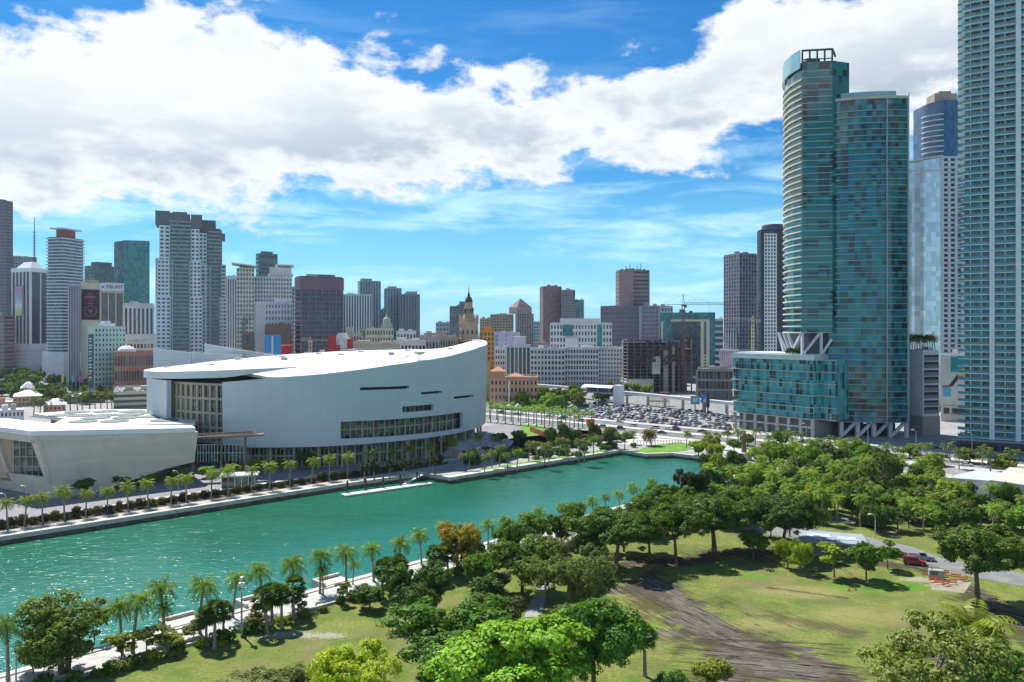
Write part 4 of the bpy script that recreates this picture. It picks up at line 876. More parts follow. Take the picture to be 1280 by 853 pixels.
mb=MB().box(LR*.1,LR*.3,-.3,-.1,4.6,7.6).box(LR*.4,LR*.9,-.3,-.1,4.6,7.6); mb.build('shop_window',pane_dark,b)
# ------------------------------------------------------------------ arena
AC=(-87,372); AR=75
def onc(px,rad=AR):
    u=(px-CX)/F; A_=1+u*u; B_=-2*(u*AC[0]+AC[1]); Cc=AC[0]**2+AC[1]**2-rad*rad
    d=B_*B_-4*A_*Cc
    if d<0: d=0
    Yd=(-B_-math.sqrt(d))/(2*A_); return (u*Yd,Yd)
def phi(px,rad=AR):
    x,y=onc(px,rad); return math.atan2(y-AC[1],x-AC[0])
def zat(px,py): return CH-(py-HY)*onc(px)[1]/F
arena=thing('arena','great white curved arena with a pale roof and a sweeping windowed wall by the water','arena',(AC[0],AC[1],0))
awh=M('arena_white_panel',(.52,.585,.61),.5,.03,.05)
# faint panel joints on the big wall
_n=awh.node_tree; qa=NT(_n); pb=_n.nodes['Principled BSDF']; ob=qa.node('ShaderNodeTexCoord').outputs['Object']; xa,ya,za=qa.xyz(ob)
ang=qa.m('MULTIPLY',qa.m('ARCTAN2',ya,xa),AR/6.0); j=qa.m('MAXIMUM',qa.m('LESS_THAN',qa.m('FRACT',ang),.03),qa.m('LESS_THAN',qa.m('FRACT',qa.m('DIVIDE',za,3.)),.04))
src=pb.inputs['Base Color'].links[0].from_socket
wn=qa.node('ShaderNodeTexWhiteNoise',noise_dimensions='2D'); qa.set(wn.inputs['Vector'],qa.comb(qa.m('FLOOR',ang),qa.m('FLOOR',qa.m('DIVIDE',za,3.)),0.))
c2=qa.mix(qa.m('MULTIPLY',wn.outputs['Value'],.10),src,(.40,.46,.52,1)); qa.l.new(qa.mix(qa.m('MULTIPLY',j,.3),c2,(.30,.35,.40,1)),pb.inputs['Base Color'])
topk=[(278,478),(330,473.5),(400,468),(451,462),(485,457),(529,451),(560,445.5),(580,440),(600,433.5),(611,430)]
ph0=phi(278); tp=[(phi(p),zat(p,y)) for p,y in topk]
ph_end=R(24); tp.append((R(8),46.5)); tp.append((ph_end,47))
bp=[(ph0,8.1),(phi(400),8.4),(phi(500),8.8),(ph_end,9.2)]
def interp(tab,a):
    if a<=tab[0][0]: return tab[0][1]
    for (a0,z0),(a1,z1) in zip(tab,tab[1:]):
        if a<=a1: return z0+(z1-z0)*(a-a0)/max(1e-6,a1-a0)
    return tab[-1][1]
# openings: (px0,px1, [top y at px0, px1], [bottom y...])
ops=[(450,511,484.5,482.5,488.2,486),(526,552,490.5,488.5,493.3,491.2),(567,592,496,493.5,498.8,496),(503,542,508.5,505.5,515.8,513),(426,579,527.5,515,549,535)]
opw=[(phi(a),phi(b_),(zat(a,y0),zat(b_,y1)),(zat(a,y2),zat(b_,y3))) for a,b_,y0,y1,y2,y3 in ops]
cuts={ph0,ph_end}
for a,b_,_,_ in opw: cuts|={a,b_}
n=90
for i in range(n+1): cuts.add(ph0+(ph_end-ph0)*i/n)
cuts=sorted(cuts); mb=MB(); th=1.6
def P(a,r,z): return (r*math.cos(a),r*math.sin(a),z)
for a,c in zip(cuts,cuts[1:]):
    if c-a<1e-5: continue
    mid=(a+c)/2; holes=sorted([(interp([(p,b0[0]),(q2,b0[1])],a),interp([(p,b0[0]),(q2,b0[1])],c),interp([(p,t0[0]),(q2,t0[1])],a),interp([(p,t0[0]),(q2,t0[1])],c)) for p,q2,t0,b0 in opw if p<mid<q2])
    za,zc=interp(bp,a),interp(bp,c)
    segs=[]
    for h in holes: segs.append((za,zc,h[0],h[1])); za,zc=h[2],h[3]
    segs.append((za,zc,interp(tp,a),interp(tp,c)))
    for s in segs:
        lean=lambda z:AR+ (z-20)*.02
        mb.hexa([P(a,lean(s[0]),s[0]),P(c,lean(s[1]),s[1]),P(c,AR-th,s[1]),P(a,AR-th,s[0])],[P(a,lean(s[2]),s[2]),P(c,lean(s[3]),s[3]),P(c,AR-th,s[3]),P(a,AR-th,s[2])])
mb.build('sweeping_wall',awh,arena)
tanf=C_('arena_tan_frame',(.40,.35,.28)); ag=panel('arena_glass',[(.008,.018,.02),(.015,.05,.05),(.02,.09,.08),(.08,.20,.18)],1.5,1.7,rough=.1)
def drum(name,a0,a1,rad,z0,z1,nc,nr,parent,mf,mg,fw=.5):
    mb=MB(); n=max(6,nc); 
    for i in range(nc):
        a=a0+(a1-a0)*i/nc; c=a0+(a1-a0)*(i+1)/nc
        mb.quad(P(a,rad,z0),P(c,rad,z0),P(c,rad,z1),P(a,rad,z1),1)
        da=fw/rad/2
        mb.hexa([P(a-da,rad+.7,z0),P(a+da,rad+.7,z0),P(a+da,rad+.02,z0),P(a-da,rad+.02,z0)],[P(a-da,rad+.7,z1),P(a+da,rad+.7,z1),P(a+da,rad+.02,z1),P(a-da,rad+.02,z1)])
        m_=(a+c)/2; da=.12/rad
        mb.hexa([P(m_-da,rad+.25,z0),P(m_+da,rad+.25,z0),P(m_+da,rad+.02,z0),P(m_-da,rad+.02,z0)],[P(m_-da,rad+.25,z1),P(m_+da,rad+.25,z1),P(m_+da,rad+.02,z1),P(m_-da,rad+.02,z1)])
        for r_ in range(nr+1):
            z=z0+(z1-z0)*r_/nr; h=fw*.9
            mb.hexa([P(a,rad+.6,z-h/2),P(c,rad+.6,z-h/2),P(c,rad+.03,z-h/2),P(a,rad+.03,z-h/2)],[P(a,rad+.6,z+h/2),P(c,rad+.6,z+h/2),P(c,rad+.03,z+h/2),P(a,rad+.03,z+h/2)])
    return mb.build(name,[mf,mg],parent)
drum('glazed_drum',R(200),ph0+R(361),70.5,9,31,20,4,arena,tanf,ag,1.0)
drum('window_band',phi(424),phi(582),AR-4,10,22,13,3,arena,tanf,ag,.45)
drum('ground_floor_glazing',ph0-R(4),R(8),AR-6,0,8.6,44,2,arena,tanf,ag,.7)
me=None
me=MB().lathe([(.5,0),(.5,8.6)],8).mesh('column',tanf)
for i in range(17):
    a=ph0+(R(5)-ph0)*i/16; link('column',me,arena,P(a,AR-2.5,0))
# underside and floor of openings
mb=MB()
for i in range(60):
    a=ph0+(ph_end-ph0)*i/60; c=ph0+(ph_end-ph0)*(i+1)/60
    za=interp(bp,a); mb.hexa([P(a,AR-8,za),P(c,AR-8,za),P(c,AR-1.65,za),P(a,AR-1.65,za)],[P(a,AR-8,za+.5),P(c,AR-8,za+.5),P(c,AR-1.65,za+.5),P(a,AR-1.65,za+.5)])
mb.build('soffit',grey,arena)
MB().lathe([(68.5,0),(68.5,31)],72).build('inner_wall',C_('arena_inner_grey',(.2,.2,.21)),arena)
# roof
def zroof(x,y): # local
    return 38.+.05*x+.005*y+ 3.3*(1-(x*x+y*y)/(AR*AR))
mb=MB(); nr,na=18,120; rings=[]
for i in range(nr+1):
    fr_=i/nr; ring=[]
    for j in range(na):
        a=2*math.pi*j/na; rr_=fr_*(AR-.4); x,y=rr_*math.cos(a),rr_*math.sin(a); z=zroof(x,y)
        aa=a-2*math.pi if a>math.pi else a
        if aa>-R(180) and fr_>.6 and (ph0-.02<aa<ph_end+.5):
            k_=interp([(ph0-.02,0),(ph0+.25,1),(ph_end,1),(ph_end+.5,0)],aa)
            z=z+(interp(tp,aa)-.35-z)*k_*((fr_-.6)/.4)**3
        else:
            z=z
        ring.append((x,y,z))
    rings.append(ring)
mb.v=[p for r_ in rings for p in r_]
for i in range(nr):
    for j in range(na):
        a=i*na+j; b_=i*na+(j+1)%na; mb.f.append((a,b_,b_+na,a+na) ); mb.m.append(0)
aroof=M('arena_roof_membrane',(.66,.66,.64),.75,.10,.06,detail=8)
mb.build('roof',aroof,arena,smooth=True)
# fascia round the left and back
mb=MB()
for j in range(na):
    FE=phi(372)+2*math.pi; a=R(20)+(FE-R(20))*j/na; c=R(20)+(FE-R(20))*(j+1)/na
    def zz(t): return zroof((AR-.5)*math.cos(t),(AR-.5)*math.sin(t))
    d=2.6*min(1,max(.04,(FE-a)/.35)); d2=2.6*min(1,max(.04,(FE-c)/.35))
    mb.hexa([P(a,AR+1,zz(a)-d),P(c,AR+1,zz(c)-d2),P(c,AR-3,zz(c)-d2),P(a,AR-3,zz(a)-d)],[P(a,AR+1,zz(a)+.15),P(c,AR+1,zz(c)+.15),P(c,AR-3,zz(c)+.1),P(a,AR-3,zz(a)+.1)])
mb.build('roof_fascia',awh,arena)
mb=MB()
PL=phi(208,AR)+2*math.pi
for t0,t1 in ((R(165),PL),):
    for i in range(6):
        a=t0+(t1-t0)*i/6; c=t0+(t1-t0)*(i+1)/6
        mb.hexa([P(a,AR,0),P(c,AR,0),P(c,AR-2,0),P(a,AR-2,0)],[P(a,AR,32),P(c,AR,32),P(c,AR-2,32),P(a,AR-2,32)])
mb.build('left_pier',awh,arena)
for k in range(26):
    a=k*2.4; rr_=12+k*2.2; x,y=rr_*math.cos(a),rr_*math.sin(a)
    if y<-55: continue
    MB().box(x-1.1,x+1.1,y-.8,y+.8,zroof(x,y)-.1,zroof(x,y)+(.5 if k%3 else 1.1)).build('roof_vent',C_('roof_vent_grey',(.45,.47,.48)),arena)
mb=MB()
for k in range(-6,7):
    x=k*11.
    yy=[-math.sqrt(max(0,70**2-x*x))+j*2*math.sqrt(max(0,70**2-x*x))/14 for j in range(15)]
    for a,c in zip(yy,yy[1:]):
        if a<-50: continue
        mb.hexa([(x-.15,a,zroof(x,a)-.05),(x+.15,a,zroof(x,a)-.05),(x+.15,c,zroof(x,c)-.05),(x-.15,c,zroof(x,c)-.05)],[(x-.15,a,zroof(x,a)+.12),(x+.15,a,zroof(x,a)+.12),(x+.15,c,zroof(x,c)+.12),(x-.15,c,zroof(x,c)+.12)])
mb.build('roof_seam',C_('roof_vent_grey',(.45,.47,.48)),arena)
# dark strip and details on the roof
mb=MB()
for i in range(20):
    t=i/20; t2=(i+1)/20
    p0=(-5+45*t,34-60*t*t,0); p1=(-5+45*t2,34-60*t2*t2,0)
    mb.quad((p0[0],p0[1],zroof(p0[0],p0[1])+.12),(p0[0]+.5,p0[1]+4*(1-t)+1,zroof(p0[0],p0[1]+4)+.12),(p1[0]+.5,p1[1]+4*(1-t2)+1,zroof(p1[0],p1[1]+4)+.12),(p1[0],p1[1],zroof(p1[0],p1[1])+.12))
mb.build('roof_strip',C_('roof_strip_grey',(.45,.52,.55)),arena)
# curved screens standing up behind the left of the roof
for (pa,ya),(pb_,yb_),Yq in (((191.5,436),(236,441),420),((255.5,430),(352,446),432),((226,440),(300,444),426)):
    x0,x1=XW(pa,Yq)-AC[0],XW(pb_,Yq)-AC[0]; z0_,z1_=ZH(ya,Yq),ZH(yb_,Yq); yy=Yq-AC[1]; mb=MB()
    mb.hexa([(x0,yy,26),(x1,yy+3,26),(x1,yy+4,26),(x0,yy+1,26)],[(x0,yy,z0_),(x1,yy+3,z1_),(x1,yy+4,z1_),(x0,yy+1,z0_)]); mb.build('roof_screen',awh,arena)
MB().box(XW(292,432)-AC[0],XW(330,432)-AC[0],58.9,59.2,ZH(449,432),ZH(441,432)).build('louvre',grey,arena)
def dish(px,py,label,s=1.):
    x,y=onc(px,AR-3); z=interp(tp,phi(px)); r=thing('satellite_dish',label,'satellite dish',(x,y,z-.4))
    MB().lathe([(.15,0),(.15,2.6)],8).build('post',steel,r)
    MB().lathe([(.1,2.6),(1.6,3.0),(2.6,4.0),(2.5,4.05),(1.5,3.2),(.1,2.8)],20).build('bowl',offw,r)
dish(524,440,'white dish antenna on a post at the arena wall top')
for px in (487,503,549,601):
    x,y=onc(px,AR-2); z=interp(tp,phi(px)); tag(MB().tube([(x,y,z-.3),(x,y,z+2.6)],[.09,.06],6).box(x-.8,x+.8,y-.06,y+.06,z+1.8,z+1.95).build('roof_antenna',grey),{487:'leftmost thin antenna on the arena wall top',503:'thin antenna on the arena wall top just left of the dish',549:'thin antenna on the arena wall top just right of the dish',601:'thin antenna at the high right tip of the arena wall'}[px],'antenna')
# tiny balconies on the far right edge of wall
# canopy between theatre block and arena
can=thing('entrance_canopy','long thin brown canopy on poles between the stone block and the arena wall','canopy',(0,0,0))
c0=(XW(222,277),277); c1=(XW(330,283),283); zc=CH-(547-HY)*280/F
def dline(a,b_,t): return (a[0]+(b_[0]-a[0])*t,a[1]+(b_[1]-a[1])*t)
mb=MB(); mb.beam((*c0,zc),(*c1,zc+.6),3.4,.6)
for i in range(27): p=dline(c0,c1,.1+.8*i/26); mb.beam((p[0]-.1,p[1]-1.6,zc+1.1),(p[0]+.3,p[1]+1.8,zc+1.3),.25)
mb.beam((c0[0]+3,c0[1],zc+1.3),(c1[0]-4,c1[1],zc+1.7),.4); mb.build('canopy_roof',C_('bronze_brown',(.15,.12,.09)),can)
for t in (.18,.5,.78): p=dline(c0,c1,t); MB().lathe([(.4,0),(.4,zc-.2)],10,0,p).build('pole',C_('bronze_brown',(.15,.12,.09)),can)
x0,y0=XW(274,262),262; zt_b=3.6; r=thing('ticket_booth','glass ticket booth with a white flat roof in front of the arena canopy','kiosk',(x0,y0,0),R(12)); MB().box(0,12,0,7,3.6,4.1).build('roof',C_('booth_roof',(.45,.5,.5)),r); MB().box(.6,11.4,.5,6.5,0,3.6).build('glass_wall',ag,r)
for k_ in range(6): MB().box(.5+k_*2.1,.7+k_*2.1,.3,.5,0,3.6).build('post',white,r)
for i,(pa,pb_,yy) in enumerate(((247,272,292),(272,305,296))):
    r=thing('glass_fence',('lower','upper')[i]+' white framed glass screen between the stone block and the arena','fence',(XW(pa,yy),yy,0)); wd=(pb_-pa)*yy/F; zf=CH-(560-HY)*yy/F
    MB().box(0,wd,0,.1,zf-5,zf+1.2).build('glass_panel',ag,r); mb=MB()
    for k_ in range(8): mb.box(wd*k_/7-.1,wd*k_/7+.1,-.15,-.01,zf-5,zf+1.2)
    for z in (zf-1.8,zf+1.2): mb.box(0,wd,-.2,-.16,z-.12,z+.12)
    mb.build('frame',white,r)
# ------------------------------------------------------------------ stone block (theatre) and low roof
sb=thing('stone_block','pale stone faced block with a leaning corner and big recessed window, left of the arena','building',(-141.4,246.8,0))
stone=M('pale_stone_cladding',(.60,.55,.45),.8,.06,.25,detail=8)
qa=NT(stone.node_tree); pb=qa.n['Principled BSDF']; xa,ya,za=qa.xyz(qa.node('ShaderNodeTexCoord').outputs['Object']); u_=qa.m('DIVIDE',qa.m('SUBTRACT',xa,ya),2.4); v_=qa.m('DIVIDE',za,1.2)
wn=qa.node('ShaderNodeTexWhiteNoise',noise_dimensions='2D'); qa.set(wn.inputs['Vector'],qa.comb(qa.m('FLOOR',qa.m('ADD',u_,qa.m('MULTIPLY',qa.m('FLOOR',v_),.5))),qa.m('FLOOR',v_),0.))
src=pb.inputs['Base Color'].links[0].from_socket; jj=qa.m('LESS_THAN',qa.m('FRACT',v_),.06)
qa.l.new(qa.mix(qa.m('MULTIPLY',jj,.3),qa.mix(qa.m('MULTIPLY',wn.outputs['Value'],.22),src,(.36,.33,.27,1)),(.26,.24,.2,1)),pb.inputs['Base Color'])
# front face: near corner -> right end ; left face goes to upper left
O=Vector((-141.4,246.8,0)); rd=Vector((32.4,30.2,0)); ldv=Vector((-22.6,14.2,0)).normalized()
def L3(v): v=Vector(v)-O; return (v.x,v.y,v.z)
topC=Vector((-145.6,245,19.6)); RT=Vector((XW(247.5,276),276,16.8)); RB=Vector((XW(243,276.5),276.5,6.4)); MBt=O+(RB-O)*.78; MBt.z=5.2
zq=lambda v,z:Vector((v.x,v.y,z))
b0=O; b1=O+Vector((9,8.6,0.)); back=Vector((-6,9,0))*2.2
mb=MB()
f=[L3(v) for v in (b0,b1,MBt,RB,RT,topC)]; bk=[L3(v+back) for v in (b0,b1,MBt,RB,RT,topC)]
i=0; mb.v=f+bk; mb.f=[(0,1,2,3,4,5),(11,10,9,8,7,6)]+[(k,(k+1)%6+0,(k+1)%6+6,k+6)[::-1] for k in range(6)]; mb.m=[0]*8
mb.build('front_wall',stone,sb)
# left face in pieces round the opening
LB=O+ldv*62; LT=topC+ldv*62
def lp(s,z):  # point on left face, s metres along from the corner, at height z
    t=z/19.6; base=O+(topC-O)*t; p=base+ldv*s; return L3((p.x,p.y,z))
inn=Vector((.55,.83,0))*1.2
def slab(pts): 
    m=MB(); m.v=[tuple(p) for p in pts]+[(p[0]+inn.x,p[1]+inn.y,p[2]) for p in pts]; n=len(pts); m.f=[tuple(reversed(range(n))),tuple(range(n,2*n))]+[(k,(k+1)%n,(k+1)%n+n,k+n) for k in range(n)]; m.m=[0]*len(m.f); return m
slab([lp(0,0),lp(0,6.6),lp(62,4.5),lp(62,0)]).build('sill_wall',stone,sb); slab([lp(.2,17.2),lp(.2,19.6),lp(62,19.6),lp(62,17.2)]).build('head_wall',stone,sb)
slab([lp(-.5,5),lp(-.5,18),lp(3.2,18),lp(1.0,5)]).build('corner_pier',stone,sb); slab([lp(22.5,3),lp(24.5,17.6),lp(60,17.6),lp(60,3)]).build('end_pier',stone,sb)
MB().box(-40,4,12.5,13.2,4,18).build('recess_wall',C_('recess_tan',(.50,.38,.28)),sb)
mb=MB(); mb.box(-18,-6,10,10.3,4.6,17.8,1)
for k_ in range(7): mb.box(-18+k_*2,-17.7+k_*2,9.8,10,4.6,17.8)
for k_ in range(5): mb.box(-18,-6,9.7,9.8,5+k_*3.1,5.3+k_*3.1)
mb.build('recess_glazing',[tanf,ag],sb)
# flat roof
rp=[L3(v) for v in (topC,RT,RT+Vector((-4,7,0)),topC+Vector((0,17,0)),topC+ldv*40+Vector((4,14,0)),topC+ldv*62)]
mb=MB(); n=len(rp); mb.v=[(x-.6,y-.8,z+.02) for x,y,z in rp]+[(x-.6,y-.8,z+1.5) for x,y,z in rp]; mb.f=[tuple(range(n-1,-1,-1)),tuple(range(n,2*n))]+[(k,(k+1)%n,(k+1)%n+n,k+n) for k in range(n)]; mb.m=[0]*len(mb.f); mb.build('flat_roof',white,sb)
# low roof with round patches
zr=17.
lr=thing('low_roof_hall','low hall with a white flat roof marked with pale grey round patches','building',(0,0,0))
pts=[G(p,y,zr) for p,y in ((62,532.5),(243,529.5),(248,520),(212,512),(112,512),(42,517),(80,523))]
MB().prism(pts,zr-1.4,zr).build('roof',aroof,lr); MB().prism([dline((-125,330),p,.9) for p in pts],3,zr-1.4).build('wall',dkgrey,lr)
gp=C_('roof_patch_grey',(.13,.16,.155))
for px,py in ((97,515.4),(132,514.8),(165,515),(78,519.5),(101,520),(133,519.6),(163,519),(192,516),(120,523),(158,522.6),(190,521.5),(104,527.5),(143,527),(222,517),(205,526)):
    x,y=G(px,py,zr); MB().lathe([(5.2,zr),(5.2,zr+.25),(4.6,zr+.35)],20,0,(x,y)).build('roof_light',gp,lr)
# ------------------------------------------------------------------ park ground, streets
def lawnmat():
    m=bpy.data.materials.new('lawn'); m.use_nodes=True; q=NT(m.node_tree); b=q.n['Principled BSDF']; b.inputs['Roughness'].default_value=.95; b.inputs['Specular IOR Level'].default_value=.2
    p=q.node('ShaderNodeNewGeometry').outputs['Position']; x,y,z=q.xyz(p)
    fine=q.noise(p,1.6,8,.7); mid=q.noise(p,.16,6,.6,.4); big=q.noise(p,.045,4,.6,.6)
    c=q.mix(q.ss(mid,.32,.68),(.105,.165,.025,1),(.235,.245,.06,1))
    c=q.mix(q.ss(fine,.35,.75),c,(.075,.12,.018,1))
    def blob(cx,cy,rx,ry,rot,soft=.5,amp=1.1,nz=mid):
        cr,sr=math.cos(R(rot)),math.sin(R(rot)); dx=q.m('SUBTRACT',x,cx); dy=q.m('SUBTRACT',y,cy)
        a=q.m('DIVIDE',q.m('ADD',q.m('MULTIPLY',dx,cr),q.m('MULTIPLY',dy,sr)),rx); d=q.m('DIVIDE',q.m('SUBTRACT',q.m('MULTIPLY',dy,cr),q.m('MULTIPLY',dx,sr)),ry)
        e=q.m('SQRT',q.m('ADD',q.m('MULTIPLY',a,a),q.m('MULTIPLY',d,d)))
        return q.ss(q.m('ADD',e,q.m('MULTIPLY',q.m('SUBTRACT',nz,.5),amp)),1.-soft,1.,1.,0.)
    # bright green swales
    def gg(px,py): return G(px,py)
    for (px,py,rx,ry,ro) in ((925,718,9,3.4,-35),(1100,735,14,4,0),(1240,700,9,3,10),(880,775,5,2,0),(250,800,14,5,20)):
        a,b_=gg(px,py); c=q.mix(q.m('MULTIPLY',blob(a,b_,rx,ry,ro),.75),c,(.09,.22,.012,1))
    c=q.mix(q.m('MULTIPLY',q.ss(q.noise(p,.09,8,.72,.8),.47,.62),.65),c,(.17,.14,.065,1)); c=q.mix(q.m('MULTIPLY',q.ss(q.noise(p,.6,6,.75),.55,.72),.4),c,(.10,.09,.04,1))
    # dry yellow patches
    for (px,py,rx,ry,ro) in ((1000,740,12,5,0),(960,780,9,4,0),(1180,715,8,3,-20),(770,770,10,4,0),(1080,770,12,6,0)):
        a,b_=gg(px,py); c=q.mix(q.m('MULTIPLY',blob(a,b_,rx,ry,ro),.5),c,(.30,.26,.10,1))
    # pale bare sand
    for (px,py,rx,ry,ro) in ((352,794,6,2.3,15),(408,795,4.5,2,0),(384,795,2,1.4,0),(1150,725,6,2.5,0),(1190,735,6,2,-20)):
        a,b_=gg(px,py); c=q.mix(q.m('MULTIPLY',blob(a,b_,rx,ry,ro,.7,2.4,fine),.8),c,(.34,.32,.24,1))
    # churned dark earth with tyre ruts; dirt and painted shade under the trees
    def streak(a,sc_):
        ca,sa=math.cos(R(a)),math.sin(R(a))
        return q.comb(q.m('MULTIPLY',q.m('ADD',q.m('MULTIPLY',x,ca),q.m('MULTIPLY',y,sa)),.14*sc_),q.m('MULTIPLY',q.m('SUBTRACT',q.m('MULTIPLY',y,ca),q.m('MULTIPLY',x,sa)),1.7*sc_),0.)
    ra=q.noise(streak(-62,1.),1.,6,.6,.5); rb=q.noise(streak(-14,1.),1.,6,.6,.5); sel=q.ss(q.m('ADD',y,q.m('MULTIPLY',mid,14.)),136.,150.)
    rut=q.m('ADD',q.m('MULTIPLY',ra,sel),q.m('MULTIPLY',rb,q.m('SUBTRACT',1.,sel)))
    earth=q.mix(q.ss(rut,.40,.56),(.022,.016,.012,1),(.165,.14,.115,1))
    earth=q.mix(q.ss(q.noise(p,.5,5,.6),.45,.62),earth,(.10,.085,.072,1))
    def cap(p0,p1,r0,amp,soft):
        (ax,ay),(bx_,by_)=gg(*p0),gg(*p1); L2=(bx_-ax)**2+(by_-ay)**2
        t=q.m('DIVIDE',q.m('ADD',q.m('MULTIPLY',q.m('SUBTRACT',x,ax),bx_-ax),q.m('MULTIPLY',q.m('SUBTRACT',y,ay),by_-ay)),L2,clamp=True)
        dx=q.m('SUBTRACT',q.m('SUBTRACT',x,ax),q.m('MULTIPLY',t,bx_-ax)); dy=q.m('SUBTRACT',q.m('SUBTRACT',y,ay),q.m('MULTIPLY',t,by_-ay))
        e=q.m('DIVIDE',q.m('SQRT',q.m('ADD',q.m('MULTIPLY',dx,dx),q.m('MULTIPLY',dy,dy))),r0)
        e=q.m('ADD',e,q.m('ADD',q.m('MULTIPLY',q.m('SUBTRACT',mid,.5),amp),q.m('MULTIPLY',q.m('SUBTRACT',rut,.5),amp)))
        return q.ss(e,1.-soft,1.,1.,0.)
    for p0,p1,r0 in (((805,728),(900,795),4.2),((850,760),(935,812),3.4),((800,790),(900,792),2.6),((900,800),(1010,812),2.2),((905,830),(1005,842),5),((920,800),(900,880),4),((1010,820),(1060,850),3),((790,705),(880,700),3.4),((880,690),(960,700),2.6),((1080,700),(1165,712),2.2),((1215,735),(1290,790),2.4),((1180,820),(1290,840),4),((770,740),(820,720),2.5)):
        c=q.mix(cap(p0,p1,r0,2.6,.45),c,earth)
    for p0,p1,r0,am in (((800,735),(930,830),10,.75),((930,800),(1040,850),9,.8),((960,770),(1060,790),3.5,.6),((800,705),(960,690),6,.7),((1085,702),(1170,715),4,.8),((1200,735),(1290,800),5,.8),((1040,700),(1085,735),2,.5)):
        c=q.mix(q.m('MULTIPLY',cap(p0,p1,r0,3.4,.8),am),c,(.055,.04,.022,1))  # brown dirt; under the trees their shade is painted in with it
    for p0,p1,r0 in (((815,728),(905,792),3.6),((850,775),(940,808),3.4),((905,822),(1010,838),4.6)):
        c=q.mix(cap(p0,p1,r0,2.4,.4),c,earth)
    for p0,p1,r0 in (((900,800),(1040,806),.8),((905,806),(990,822),.6),((1100,690),(1160,716),.6),((960,735),(1060,748),.7)):
        c=q.mix(q.m('MULTIPLY',cap(p0,p1,r0,3.2,.6),.7),c,(.035,.026,.018,1))
    wheel=q.ss(q.m('ABSOLUTE',q.m('SUBTRACT',q.noise(streak(-30,.5),1.,3,.5,.6),.5)),.0,.035,1.,0.)
    a,b_=gg(960,760); c=q.mix(q.m('MULTIPLY',wheel,q.m('MULTIPLY',blob(a,b_,38,22,-10),.5)),c,(.11,.09,.06,1))
    q.l.new(c,b.inputs['Base Color'])
    bn=q.node('ShaderNodeBump'); bn.inputs['Strength'].default_value=.6; bn.inputs['Distance'].default_value=.25; q.l.new(q.m('ADD',fine,rut),bn.inputs['Height']); q.l.new(bn.outputs[0],b.inputs['Normal'])
    return m
lawn=lawnmat()
s0,s1=shore(-200,9.4),shore(915,9.4)
sheet('lawn',[s0,s1,G(1000,585),G(1110,598),G(1175,622),G(1300,640),(420,150),(420,-60),(-60,-60)],.04,lawn)
grass2=M('bright_turf',(.11,.24,.02),.95,.3,.35,detail=8)
sheet('lawn_by_the_basin',[G(790,565),G(815,557),G(850,553),G(868,556),G(860,563),G(815,568)],.11,grass2)
sheet('lawn_by_the_steps',[G(648,532),G(672,529),G(690,543),G(660,546)],.11,grass2)
strip('grass_verge',[(-8,294.2),(44,343)],1.8,6,.0,.11,grass2)
asph=M('asphalt',(.14,.14,.145),.9,.25,.2,detail=8); asph2=M('pale_asphalt',(.22,.22,.215),.9,.2,.15,detail=8)
bd=Vector((.745,-.667)); bn_=Vector((.667,.745)); B0=Vector((0,480))
def bl(t,o): return (B0.x+bd.x*t+bn_.x*o,B0.y+bd.y*t+bn_.y*o)
sheet('boulevard',[bl(-900,-17),bl(420,-17),bl(420,17),bl(-900,17)],.04,asph)
lane=M('lane_paint',(.75,.75,.72),.7,.1,1)
mb=MB()
for o_ in (-11,-7.5,7.5,11):
    for k in range(60):
        t=-120+k*8; a,b_,c,d=bl(t,o_-.09),bl(t+3,o_-.09),bl(t+3,o_+.09),bl(t,o_+.09); mb.quad((*a,.055),(*b_,.055),(*c,.055),(*d,.055))
mb.build('lane_markings',lane,kind='structure')
mb=MB(); mb.hexa([(*bl(-120,-3),.03),(*bl(350,-3),.03),(*bl(350,3),.03),(*bl(-120,3),.03)],[(*bl(-120,-3),.18),(*bl(350,-3),.18),(*bl(350,3),.18),(*bl(-120,3),.18)]); mb.build('median_kerb',copem,kind='structure')
sheet('sidewalk',[bl(-900,-24),bl(420,-24),bl(420,-17.05),bl(-900,-17.05)],.14,pave); sheet('sidewalk',[bl(-900,17.05),bl(420,17.05),bl(420,24),bl(-900,24)],.14,pave)
sheet('parking_lot',[bl(-130,26),bl(105,26),bl(105,190),bl(-130,190)],.05,asph2)
sheet('forecourt',[G(590,566),G(640,548),bl(70,-25),bl(160,-25),G(960,575),G(870,562),G(800,556),G(700,556)],.05,lightp)
# park path and road
sheet('park_path',[G(676,772),G(655,772),G(668,742),G(690,700),G(700,672),G(735,650),G(742,655),G(712,676),G(702,702),G(684,742)],.09,M('path_concrete',(.30,.29,.28),.9,.15,.5))
road=M('park_road_asphalt',(.18,.185,.18),.9,.15,.3,detail=7)
sheet('park_road',[G(930,664),G(1010,676),G(1080,690),G(1150,703),G(1215,722),G(1300,737),G(1300,722),G(1240,710),G(1175,697),G(1140,684),G(1085,672),G(1020,662),G(940,655)],.08,road)
sheet('park_road_sand',[G(1160,722),G(1215,728),G(1205,742),G(1165,738)],.06,M('sand_bare',(.27,.24,.17),.95,.2,.5))
sheet('park_path',[G(940,655),G(1000,650),G(1100,658),G(1130,676),G(1120,668),G(1090,650),G(1000,642),G(940,646)],.07,road)
sheet('street',[G(960,575),G(1120,585),G(1215,605),G(1300,632),G(1300,600),G(1215,582),G(1120,572),G(1000,566)],.07,asph2)
